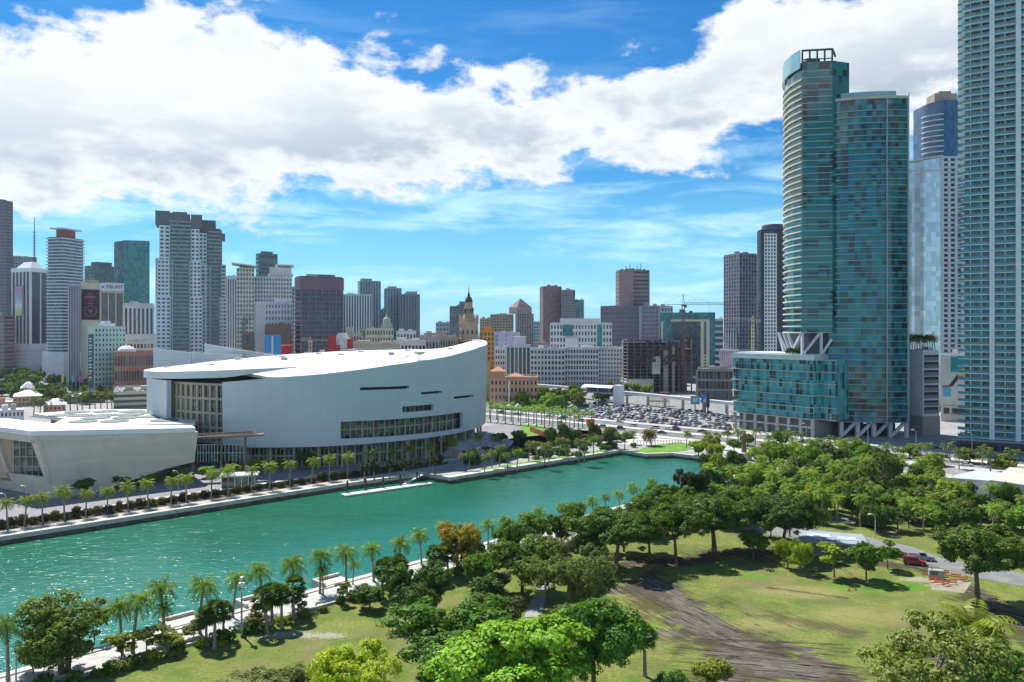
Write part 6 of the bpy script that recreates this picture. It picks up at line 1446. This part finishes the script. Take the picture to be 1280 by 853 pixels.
CC=[('white',(.70,.70,.70)),('silver',(.42,.43,.45)),('grey',(.16,.17,.18)),('black',(.015,.015,.018)),('dark blue',(.02,.05,.16)),('silver',(.5,.5,.52)),('white',(.72,.72,.72)),('black',(.02,.02,.02)),('maroon',(.14,.015,.02)),('beige',(.42,.37,.28)),('blue',(.03,.14,.38))]
def car(x,y,rz,label,col,kind=None,z=.06,group=None,wheels=True,parts=False,name='parked_car',cat='car'):
    b,g_=suv if kind=='suv' else sed; r=thing(name,label,cat,(x,y,z),rz,group); o=link('body',b,r); o.color=(*col,1); link('windows',g_,r)
    if wheels:
        for sx in (-1.42,1.42):
            for sy in (-.8,.8): link('wheel',whm,r,(sx,sy,.33))
    if parts:
        hl=M('headlight_lens',(.8,.8,.78),.1,.05,1); tl=M('tail_light_red',(.5,.02,.02),.2,.05,1)
        for sy in (-.66,.66): MB().box(2.24,2.32,sy-.17,sy+.17,.6,.74).build('headlight',hl,r); MB().box(-2.33,-2.27,sy-.14,sy+.14,.7,.9).build('tail_light',tl,r)
        MB().box(2.28,2.35,-.75,.75,.34,.5).build('bumper',tyre,r); 
        for sy in (-.98,.86): MB().box(.75,.95,sy,sy+.12,.98,1.12).build('wing_mirror',tyre,r)
    return r
cr=random.Random(5)
rows=[26,38,44,57,63,76,82,95,101,114,120,133]
total=0
for ri,o_ in enumerate(rows):
    k=0; n0,n1=-60,150
    t=n0+cr.uniform(0,3)
    while t<n1:
        if cr.random()<.66:
            x,y=bl(t,o_); px=PX(x,y)
            if 655+max(0,(y-520))*.9<px<925 and total<262 and y<606:
                k+=1; total+=1; cn,cc=cr.choice(CC); kd=cr.choice(('suv','sed','sed')); 
                car(x,y,math.atan2(bn_.y,bn_.x)+(math.pi if cr.random()<.4 else 0)+cr.uniform(-.03,.03),'%s %s in the %s row of the car park, %s from the left'%(cn,'suv' if kd=='suv' else 'saloon car',od(ri+1),od(k)),cc,kd,group='cars in the big car park',wheels=(y<560))
        t+=2.9
k=0
for t in list(range(-20,330,13)):
    for o_ in (-9,9):
        if cr.random()<.5:
            x,y=bl(t+cr.uniform(-3,3),o_+cr.choice((-4,0,4)) if o_>0 else o_); px=PX(x,y)
            if px<620 or px>1300: continue
            k+=1; cn,cc=cr.choice(CC); car(x,y,math.atan2(bd.y,bd.x)+(math.pi if o_>0 else 0),'%s car driving on the boulevard, %s in order along it'%(cn,od(k)),cc,cr.choice(('suv','sed')),group='cars on the boulevard',name='car')
for i,(px,py,cn) in enumerate(((722,523,5),(706,522,6),(835,538,0),(845,536,2),(775,528,0),(1140,567,4),(1150,572,2),(1172,562,3),(945,565,2),(985,560,1),(1208,583,6))):
    x,y=at(px,py); car(x,y,-.6+cr.uniform(-.3,.3),'%s car standing on the pale forecourt by the streets, %s from the left'%(CC[cn][0],od(i+1)),CC[cn][1],'sed',group='cars on the forecourt streets')
x,y=at(1143,706); car(x,y,R(-20),'bright red car on the park road behind the generator',(.33,.012,.025),'suv',.1,parts=True)
# grey pickup
x,y=at(1152,700.5); pk_=thing('pickup_truck','silver grey pickup truck parked behind the red car','pickup',(x,y,.1),R(-20)); o=MB()
o.hexa([(-2.7,-.95,.45),(2.6,-.95,.45),(2.6,.95,.45),(-2.7,.95,.45)],[(-2.7,-.93,.75),(2.6,-.9,.75),(2.6,.9,.75),(-2.7,.93,.75)]); o.box(-2.7,-.5,-.95,-.85,.75,1.15); o.box(-2.7,-.5,.85,.95,.75,1.15); o.box(-2.75,-2.62,-.95,.95,.75,1.15); o.hexa([(1.1,-.93,.75),(2.6,-.9,.75),(2.6,.9,.75),(1.1,.93,.75)],[(1.1,-.9,1.12),(2.5,-.85,1.0),(2.5,.85,1.0),(1.1,.9,1.12)]); o.box(-.55,1.1,-.93,.93,.75,1.12)
o.hexa([(-.4,-.75,1.7),(.5,-.75,1.7),(.5,.75,1.7),(-.4,.75,1.7)],[(-.35,-.7,1.78),(.45,-.7,1.78),(.45,.7,1.78),(-.35,.7,1.78)])
o=o.build('body',cpaint,pk_); o.color=(.33,.34,.36,1)
MB().hexa([(-.5,-.88,1.12),(1.15,-.88,1.1),(1.15,.88,1.1),(-.5,.88,1.12)],[(-.4,-.74,1.7),(.5,-.74,1.7),(.5,.74,1.7),(-.4,.74,1.7)]).build('windows',cglass,pk_)
for sx in (-1.7,1.75):
    for sy in (-.85,.85): w_=link('wheel',whm,pk_,(sx,sy,.4)); w_.scale=(1.2,1.1,1.2)
x,y=at(1121,696); car(x,y,R(-25),'dark maroon car half hidden by shrubs left of the pickup',(.05,.01,.015),'suv',.1)
# pavilion
x,y=at(1005,694); pv=thing('pavilion','low grey park pavilion with a pale flat roof among lime trees','pavilion',(x,y,0),R(-17)); 
MB().box(0,12.5,0,8,0,3.2).build('wall',C_('pavilion_grey',(.22,.20,.19)),pv); MB().box(-1,13.5,-1,9,3.2,3.6).build('roof',C_('pavilion_roof',(.27,.31,.34)),pv)
mb=MB(); mb.box(1,6,3,6,3.6,3.75); mb.box(7.5,11.5,2,5,3.6,3.72); mb.build('roof_light',C_('pavilion_glass',(.38,.52,.60)),pv)
me=MB().box(-.6,.6,-.05,0,.6,2.6).mesh('door',dkgrey)
for u in (2,5.5,9.5): link('door',me,pv,(u,0,0))
# generator with orange barriers
x,y=at(1170,724); gn=thing('generator','pale grey towed generator ringed by orange barriers','generator',(x,y,.05),R(-18)); gc=C_('generator_grey',(.32,.34,.35))
MB().box(-1.4,1.4,-.7,.7,.6,1.9).build('housing',gc,gn); MB().box(-1.5,2.4,-.1,.1,.45,.6).box(-1.5,1.5,-.75,.75,.5,.6).build('chassis',dark,gn); mb=MB(); mb.tube([(-.8,0,1.9),(-.8,0,2.4)],[.09,.09],8); mb.build('exhaust',dark,gn); MB().box(-1.2,.2,-.74,-.7,.9,1.7).build('vent',dkgrey,gn)
for sy in (-.8,.8): link('wheel',whm,gn,(-.2,sy,.33))
orp=C_('barrier_orange',(.75,.16,.05)); fx=[(1159,722),(1166,728),(1174,731),(1182,733),(1190,731),(1195,724),(1205,727),(1180,719)]
for i,(px,py) in enumerate(fx):
    x,y=at(px,py); b=thing('barrier','orange plastic barrier around the generator, %s from the left'%od(sorted(a for a,_ in fx).index(px)+1),'barrier',(x,y,.05),R((i*37)%60-30),'orange barriers round the generator'); MB().box(-.95,.95,-.04,.04,.35,.6).box(-.95,.95,-.04,.04,.75,1.0).build('rail',orp,b); MB().box(-.9,-.82,-.3,.3,0,.1).box(.82,.9,-.3,.3,0,.1).box(-.9,-.82,-.03,.03,.1,1.05).box(.82,.9,-.03,.03,.1,1.05).build('stand',steel,b)
for i,(px,py) in enumerate(((1061,739),(1069,738))):
    x,y=at(px,py); b=thing('traffic_cone',('left','right')[i]+' orange cone on the lawn before the pavilion','cone',(x,y,.05)); MB().lathe([(.2,.05),(.05,.75)],10).build('cone_body',orp,b); MB().box(-.25,.25,-.25,.25,0,.05).build('base',tyre,b)
# museum roofs in the lower right
zr=7
b=thing('museum_building','white flat roofed museum building cut by the right edge behind the wood','building',(0,0,0)); a0=G(1183,597,zr); a1=G(1310,606,zr); a2=G(1310,597,zr); a3=G(1222,588,zr)
MB().prism([a0,a1,a2,a3],0,zr-.6).build('wall',C_('museum_white',(.52,.55,.60)),b); MB().prism([dline(p,(a0[0]+20,a0[1]),-.02) for p in (a0,a1,a2,a3)],zr-.6,zr).build('roof',C_('museum_roof',(.42,.50,.48)),b)
b=thing('museum_building','taller white museum block with a small planted roof at the right edge','building',(0,0,0)); zr=9; a0=G(1237,600,zr); a1=G(1320,612,zr); a2=G(1320,590,zr); a3=G(1262,584,zr)
MB().prism([a0,a1,a2,a3],0,zr-.5).build('wall',C_('museum_white',(.52,.55,.60)),b); MB().prism([a0,a1,a2,a3],zr-.5,zr).build('roof',C_('museum_roof_cream',(.5,.48,.38)),b)
x,y=dline(a0,a1,.3); MB().box(x-.9,x+.9,y-1.0,y-.2,2.5,7.5).build('louvre',dkgrey,b)
b=thing('flat_roof_building','low pale green roofed block behind the museum building','building',(0,0,0)); zr=4; q4=[G(p,y_,zr) for p,y_ in ((1135,600),(1185,606),(1190,593),(1140,590))]; MB().prism(q4,0,zr).build('wall',C_('pale_green_roof',(.38,.40,.33)),b)
# elevated guideway, station
gz=8.5
tp_=[(650,478.5),(720,484),(800,491),(860,497),(940,505)]
gl=[]
for px,py in tp_: Yd=(CH-gz)*F/(py-HY); gl.append((XW(px,Yd),Yd))
mb=MB()
for a,c in zip(gl[:-1],gl[1:]): mb.beam((*a,gz-.9),(*c,gz-.9),4.2,1.8)
gw=thing('elevated_track','long pale elevated train track crossing behind the car park','bridge',(0,0,0)); mb.build('deck',C_('track_white',(.55,.55,.56)),gw)
me=MB().box(-.8,.8,-.8,.8,0,gz-1.8).mesh('column',concrete)
for i in range(12):
    t=i/11*3.99; k_=int(t); p=dline(gl[k_],gl[k_+1],t-k_); link('column',me,gw,(p[0],p[1],0))
Ys=560; st=thing('train_station','small elevated station with a curved white roof on the train track','station',(XW(732,Ys),Ys,gz-.2),R(-38)); wd=24
MB().box(0,wd,-4,4,0,.8).build('platform',concrete,st); mb=MB()
for i in range(6): a0=R(15+25*i); a1=R(40+25*i); mb.hexa([(0,5.2*math.cos(a0),3.4+1.8*math.sin(a0)),(wd,5.2*math.cos(a0),3.4+1.8*math.sin(a0)),(wd,5.2*math.cos(a1),3.4+1.8*math.sin(a1)),(0,5.2*math.cos(a1),3.4+1.8*math.sin(a1))],[(0,5.4*math.cos(a0),3.6+1.9*math.sin(a0)),(wd,5.4*math.cos(a0),3.6+1.9*math.sin(a0)),(wd,5.4*math.cos(a1),3.6+1.9*math.sin(a1)),(0,5.4*math.cos(a1),3.6+1.9*math.sin(a1))])
mb.build('roof',white,st); MB().box(wd,wd+5,-3,3,-gz+.3,6).build('stair_tower',white,st); MB().box(2,wd-2,-2,2,.8,3.2).build('train',C_('train_blue',(.08,.12,.3)),st)
for u in (3,12,21):
    for sy in (-3.5,3.5): MB().box(u-.2,u+.2,sy-.2,sy+.2,.8,5).build('post',steel,st)
# blue billboards
for i,(px,py) in enumerate(((869,500.5),(882,499))):
    Yq=500; x=XW(px,Yq); z=ZH(py,Yq); b=thing('billboard',('paler blue','brighter blue')[i]+' billboard on a post at the right of the car park','billboard',(x,Yq,0),R(-4)); MB().box(-2.8,2.8,0,.3,z-2.6,z+2.6).build('panel',C_(('billboard_pale','billboard_blue')[i],((.10,.36,.52),(.02,.24,.60))[i]),b)
    mb=MB(); mb.box(-1.5,1.5,-.1,-.02,z-.9,z+1.4) if i==0 else mb.lathe([(.02,z-1),(1.2,z),(.02,z+1)],8); mb.build('printed_mark',offw,b); MB().box(-.3,.3,.3,.8,0,z-2.6).build('post',dark,b)
x,y=at(885,520); b=thing('dark_pylon','slim black pylon sign beside the billboards','sign',(x,y,0)); MB().box(-1,1,0,.6,5,14).build('panel',dark,b); MB().box(-.4,.4,.1,.5,0,5).build('post',dark,b)
# red sculpture / crane like frame in the car park and red sign
x,y=at(812,508); b=thing('steel_frame_structure','dark red open steel frame standing in the middle of the car park','structure',(x,y,0)); rs_=C_('dark_red_steel',(.16,.05,.05)); mb=MB()
for i in range(7):
    for j in range(2): mb.box(i*2.2,i*2.2+.2,j*5,j*5+.2,0,6.5+ (i>3)*3)
for z in (3,6.4): mb.box(0,13.4,-.1,.1,z,z+.3); mb.box(0,13.4,4.9,5.1,z,z+.3)
mb.box(8,13.4,0,5,9,9.3); 
for i in range(6): mb.beam((i*2.2,0,3),(i*2.2+2.2,0,6.4),.18)
mb.build('frame',rs_,b); MB().box(8.5,13,-.2,-.05,5.2,8.8).build('netting_panel',rs_,b)
x,y=at(738,534); b=thing('red_booth','bright red booth beside the last royal palms','booth',(x,y,0),R(20)); MB().box(-2,2,-1,1,1.4,4.2).build('panel',C_('booth_red',(.55,.06,.03)),b); MB().box(-1.8,-1.6,-.1,.1,0,1.4).box(1.6,1.8,-.1,.1,0,1.4).build('post',steel,b)
# red planted wall by the steps
mb=MB(); c_=[(663,540),(680,546),(700,550),(722,551),(745,549)]
w0=[G(p,y_) for p,y_ in c_]
for a,c in zip(w0,w0[1:]): mb.beam((*a,1.3),(*c,1.3),.5,2.6)
tag(mb.build('curved_wall',C_('brick_red_wall',(.32,.09,.05))),'curved brick red wall by the grass right of the arena steps','wall')
# steps
b=thing('steps','broad pale curved steps going up to the right end of the arena','steps',(0,0,0)); mb=MB()
for i in range(8):
    p=[(AC[0]+(AR-1+(8-i)*1.7)*math.cos(R(a)),AC[1]+(AR-1+(8-i)*1.7)*math.sin(R(a))) for a in range(-36,3,3)]; p+= [(AC[0]+(AR-4)*math.cos(R(a)),AC[1]+(AR-4)*math.sin(R(a))) for a in range(0,-38,-3)]
    mb.prism(p,i*.6,(i+1)*.6)
mb.build('tread',C_('steps_grey',(.36,.37,.40)),b)
# teal and white banners, tents
x,y=at(622,518); b=thing('tent','small teal and white peaked tent below the peach building','tent',(x,y,0)); 
for i in range(3): MB().hexa([(i*5,0,4),(i*5+4.6,0,4),(i*5+4.6,5,4),(i*5,5,4)],[(i*5+2.2,2.4,6.6),(i*5+2.4,2.4,6.6),(i*5+2.4,2.6,6.6),(i*5+2.2,2.6,6.6)]).build('tent_roof',(C_('tent_teal',(.1,.45,.45)),white,white)[i],b); MB().box(i*5+.1,i*5+.2,.1,.2,0,4).box(i*5+4.4,i*5+4.5,.1,.2,0,4).build('post',steel,b)
# coloured flags by the wood
fc=[(.62,.42,.22),(.12,.45,.38),(.10,.36,.55),(.18,.05,.35),(.55,.05,.35),(.65,.05,.2),(.60,.03,.22),(.16,.06,.30),(.45,.05,.4),(.14,.05,.28)]; nm_=['tan','green','blue','violet','magenta','scarlet','pink','purple','fuchsia','indigo']
for i,(px,c) in enumerate(zip((77,83,90,95,99.5,107,114,118.5,133,150),fc)):
    Yq=660; x=XW(px,Yq); b=thing('banner_flag','tall %s feather flag standing in the coloured row before the wood'%nm_[i],'flag',(x,Yq,0),0,'coloured flags before the wood'); MB().box(-.1,.1,-.1,.1,0,ZH(469,Yq)).build('pole',steel,b); zt_=ZH(469.5,Yq); MB().hexa([(.1,0,zt_-5.6),(1.9,.1,zt_-5.6),(1.9,.16,zt_-5.6),(.1,.06,zt_-5.6)],[(.1,0,zt_),(1.6,.5,zt_-.4),(1.6,.56,zt_-.4),(.1,.06,zt_)]).build('cloth',C_('flag_'+nm_[i],c),b)
# market and garage at left
def low_b(px0,px1,ptop,Yc,dp,wm,lb,roof=None,hip_=None,cat='building'):
    b=bld('market_building',lb,None,px0,px1,ptop,Yc,th=84,LL=dp,wall=wm,roof=roof or roofw,R_=g(2,max(3,int((px1-px0)/5)),.5,.5),parapet=.4,cat=cat); LR,LL,H=b['dims']
    if hip_: hip(-.5,LR+.5,-.5,LL+.5,H+.45,hip_).build('hipped_roof',roofw,b)
low_b(-30,16,505,480,20,pink,'market hall with a dark blue fronted gallery at the left edge',hip_=None)
low_b(17,52,497,540,26,pink,'pink walled market building with a pale roof left of the palm group',hip_=3)
low_b(26,44,487,600,24,pink,'pink gabled market building in front of the wood',hip_=4)
low_b(56,82,508,480,18,pink,'pale roofed market building right of the palm group',hip_=3)
low_b(-20,30,515,430,14,offw,'low white terrace building with teal glazing behind the stone block')
low_b(85,130,497,560,40,grey,'long pale roofed arcade left of the parking deck',hip_=None)
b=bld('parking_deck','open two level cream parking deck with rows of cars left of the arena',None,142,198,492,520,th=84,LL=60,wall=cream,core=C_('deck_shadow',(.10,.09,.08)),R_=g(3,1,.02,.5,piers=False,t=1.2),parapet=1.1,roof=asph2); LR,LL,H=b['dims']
for i in range(9):
    cn,cc=cr.choice(CC); u=b.matrix_world
    a=b.rotation_euler.z; lx,ly=3+i*3.1,8; X_=b.location.x+lx*math.cos(a)-ly*math.sin(a); Y_=b.location.y+lx*math.sin(a)+ly*math.cos(a)
    car(X_,Y_,a+math.pi/2,'%s car on the roof of the cream parking deck, %s from the left'%(cn,od(i+1)),cc,'sed',H+.04,group='cars on the parking deck roof',wheels=False)
# ------------------------------------------------------------------ lamps, dock, seats
def lamp(x,y,h,label,rz,group,arms=1,z=0.,col=steel):
    r=thing('street_lamp',label,'street lamp',(x,y,z),rz,group); po=MB().tube([(0,0,0),(0,0,h*.8),(.25,0,h*.93),(.9,0,h),(1.7,0,h*.99)],[.13,.1,.09,.07,.06],7).build('pole',col,r); MB().box(1.3,2.3,-.16,.16,h*.97,h*.985+.12).build('lamp_head',white,po); return r
for i,(px,pb,pt) in enumerate(((8,660,617),(88,622,606),(125,622,603),(168,608,598),(223,612,591),(240,598,589),(300,590,577),(313,590,575),(372,586,573),(396,585,571),(437,578,568),(447,578,567),(536,566,555),(594,562,549),(33,633,620))):
    x,y=at(px,pb); lamp(x,y,min(9,max(6,hgt(pb,pt,y))),'bent white street lamp on the arena plaza, %s placed'%od(i+1),R(160),'lamps on the arena plaza')
x,y=at(302,795); r=thing('lamp_mast','tall grey lamp mast with a box of fittings on the shore lawn','lamp post',(x,y,0)); MB().tube([(0,0,0),(0,0,9.6)],[.2,.12],8).build('pole',steel,r); MB().box(-.45,.45,-.3,.3,8.4,9.0).build('equipment_box',white,r); MB().box(-.25,.25,-.25,.25,9.6,10.0).build('lamp_head',white,r); MB().box(-.3,.3,-.25,.25,.9,2.4).build('service_box',steel,r)
for i,(px,pb,pt) in enumerate(((20,850,806),(1094,672,642),(990,702,690),(1262,590,560),(922,560,525),(1008,560,520),(1085,560,525),(1145,570,515),(1215,570,540))):
    x,y=at(px,pb); lamp(x,y,min(11,hgt(pb,pt,y)),'grey street lamp in the park or street side, %s placed'%od(i+1),R(200),'grey street lamps')
# dock and piles
da,db=(XW(432,258),258),(XW(541,279),279); dv=Vector((db[0]-da[0],db[1]-da[1],0)); d_=thing('floating_dock','long white floating dock moored along the arena quay','dock',(da[0],da[1],-1.9),math.atan2(dv.y,dv.x)); L_=dv.length
MB().box(0,L_,0,3.4,.1,.55).build('deck',C_('dock_white',(.60,.60,.57)),d_); MB().box(.3,L_-.3,.2,3.2,-.4,.1).build('float',dark,d_)
for i in range(5): x,y=dline(da,db,(i+.4)/5); tag(MB().tube([(x-2.4,y+2.6,-5),(x-2.4,y+2.6,2.6)],[.35,.32],10).build('mooring_pile',dark),'dark mooring pile beside the floating dock, %s from the left'%od(i+1),'pile','mooring piles')
mb=MB()
r=thing('gangway','thin gangway sloping down from the quay to the floating dock','gangway',(0,0,0)); p0=(XW(528,286),286,.3); p1=(XW(505,276),276,-1.2); MB().beam(p0,p1,1.2,.15).build('ramp',steel,r); MB().beam((p0[0],p0[1],1.2),(p1[0],p1[1],-.3),.08).build('handrail',steel,r)
for i,px in enumerate((226,320,414)):
    x,y=shore(px,-1.6); r=thing('overlook_platform','square stone seat platform jutting over the water, %s from the left'%od(i+1),'platform',(x,y,-1.9),math.atan2(nd[1],nd[0]),'stone platforms on the shore'); MB().box(-3.2,3.2,-2,2.2,-1,2.3).build('base',C_('platform_stone',(.55,.51,.43)),r); MB().box(-3.2,3.2,1.6,2.2,2.3,2.9).box(-3.2,-2.6,-2,1.6,2.3,2.9).build('seat_wall',C_('platform_stone',(.55,.51,.43)),r)
strip('kerb_wall',[shore(600,9.4),shore(-80,9.4)],0,.4,.0,.5,copem)
for i in range(16):
    px=70+i*33+ (i%2)*6; x,y=shore(px,8.6); r=thing('bench','grey bench along the lawn side of the promenade, %s from the left'%od(i+1),'bench',(x,y,.06),math.atan2(nd[1],nd[0]),'benches on the park promenade'); MB().box(-1.1,1.1,-.25,.25,.4,.48).build('seat',steel,r); MB().box(-1.1,1.1,-.3,-.25,.5,.9).build('backrest',steel,r); MB().box(-.9,-.82,-.2,.2,0,.4).build('leg',dark,r); MB().box(.82,.9,-.2,.2,0,.4).build('leg',dark,r)
# monument and low things by the basin end
x,y=at(930,575); r=thing('monument','pale stone block plinth with a rusty column near the end of the basin','monument',(x,y,0)); MB().box(-2.4,2.4,-2.4,2.4,0,3).build('plinth',offw,r); MB().lathe([(1.1,3),(.8,6),(1.2,9.5),(.6,11)],10).build('column',C_('rusty_bronze',(.22,.13,.06)),r)
mb=MB(); x,y=at(822,556)
for i in range(16): mb.box(x-9+i*1.3,x-8.8+i*1.3,y,y+.1,0,1.7)
mb.box(x-9,x+10.8,y,y+.1,1.65,1.8); tag(mb.build('railing',dark),'dark railing behind the lawn at the basin end','fence')
x,y=at(834,560); palm('date',(x-6,y+6),8.5,'broad headed palm behind the lawn at the basin end',(.10,.10,.03)); x,y=at(858,560); palm('coco',(x,y),8,'small slim palm right of the broad headed palm at the basin end')
for i,(px,pb,w_,c) in enumerate(((873,570,26,LIM),(893,572,30,LIM),(886,566,20,RUS),(918,568,24,GRN),(948,578,30,LIM),(965,572,26,OLV),(1010,580,22,YEL),(990,576,24,GRO))): x,y=at(px,pb); tree('mid',(x,y),6.5,'rounded olive bush tree by the end wall of the basin, %s from the left'%od(i+1),c,wr=w_/2/F*y,group='bush trees by the basin end')
# far horizon: scattered low buildings and tree masses
hr=random.Random(11); k=0
for i in range(34):
    Yc=hr.uniform(1500,4200); px=hr.uniform(500,960) if i<26 else hr.uniform(1180,1290); x=XW(px,Yc); w_=hr.uniform(20,70); h=hr.uniform(8,34); k+=1
    o=MB().box(0,w_,0,hr.uniform(20,40),0,h).box(w_*.2,w_*.5,5,12,h,h+3).build('distant_building',hr.choice((offw,grey,tan,bluew,cream))); o.location=(x,Yc,0); tag(o,'tiny hazy block on the far horizon, %s counted from the nearest streets'%od(k),'building','tiny blocks on the far horizon')
o=MB(); g_=np.random.default_rng(3)
for i in range(2600):
    Yc=float(g_.uniform(1000,5200)); px=float(g_.uniform(-40,1320)); x=XW(px,Yc); s=float(g_.uniform(4,10)); h=float(g_.uniform(6,13))
    o.hexa([(x-s,Yc-s,0),(x+s,Yc-s,0),(x+s,Yc+s,0),(x-s,Yc+s,0)],[(x-s*.5,Yc-s*.5,h),(x+s*.4,Yc-s*.5,h),(x+s*.5,Yc+s*.5,h*.9),(x-s*.4,Yc+s*.5,h)])
o.build('distant_tree_cover',M('distant_foliage',(.035,.055,.03),.95,.4,.05),kind='stuff')
hz_=MB().box(-9100,9100,-2100,12100,-7,262).build('haze',None,kind='stuff'); hz_.data.materials.clear()
m=bpy.data.materials.new('haze'); m.use_nodes=True; n_=m.node_tree; n_.nodes.clear(); ov=n_.nodes.new('ShaderNodeOutputMaterial'); pvn=n_.nodes.new('ShaderNodeVolumePrincipled'); pvn.inputs['Color'].default_value=(.62,.80,.95,1); pvn.inputs['Density'].default_value=.000045; pvn.inputs['Anisotropy'].default_value=.3; n_.links.new(pvn.outputs[0],ov.inputs['Volume']); hz_.data.materials.append(m)
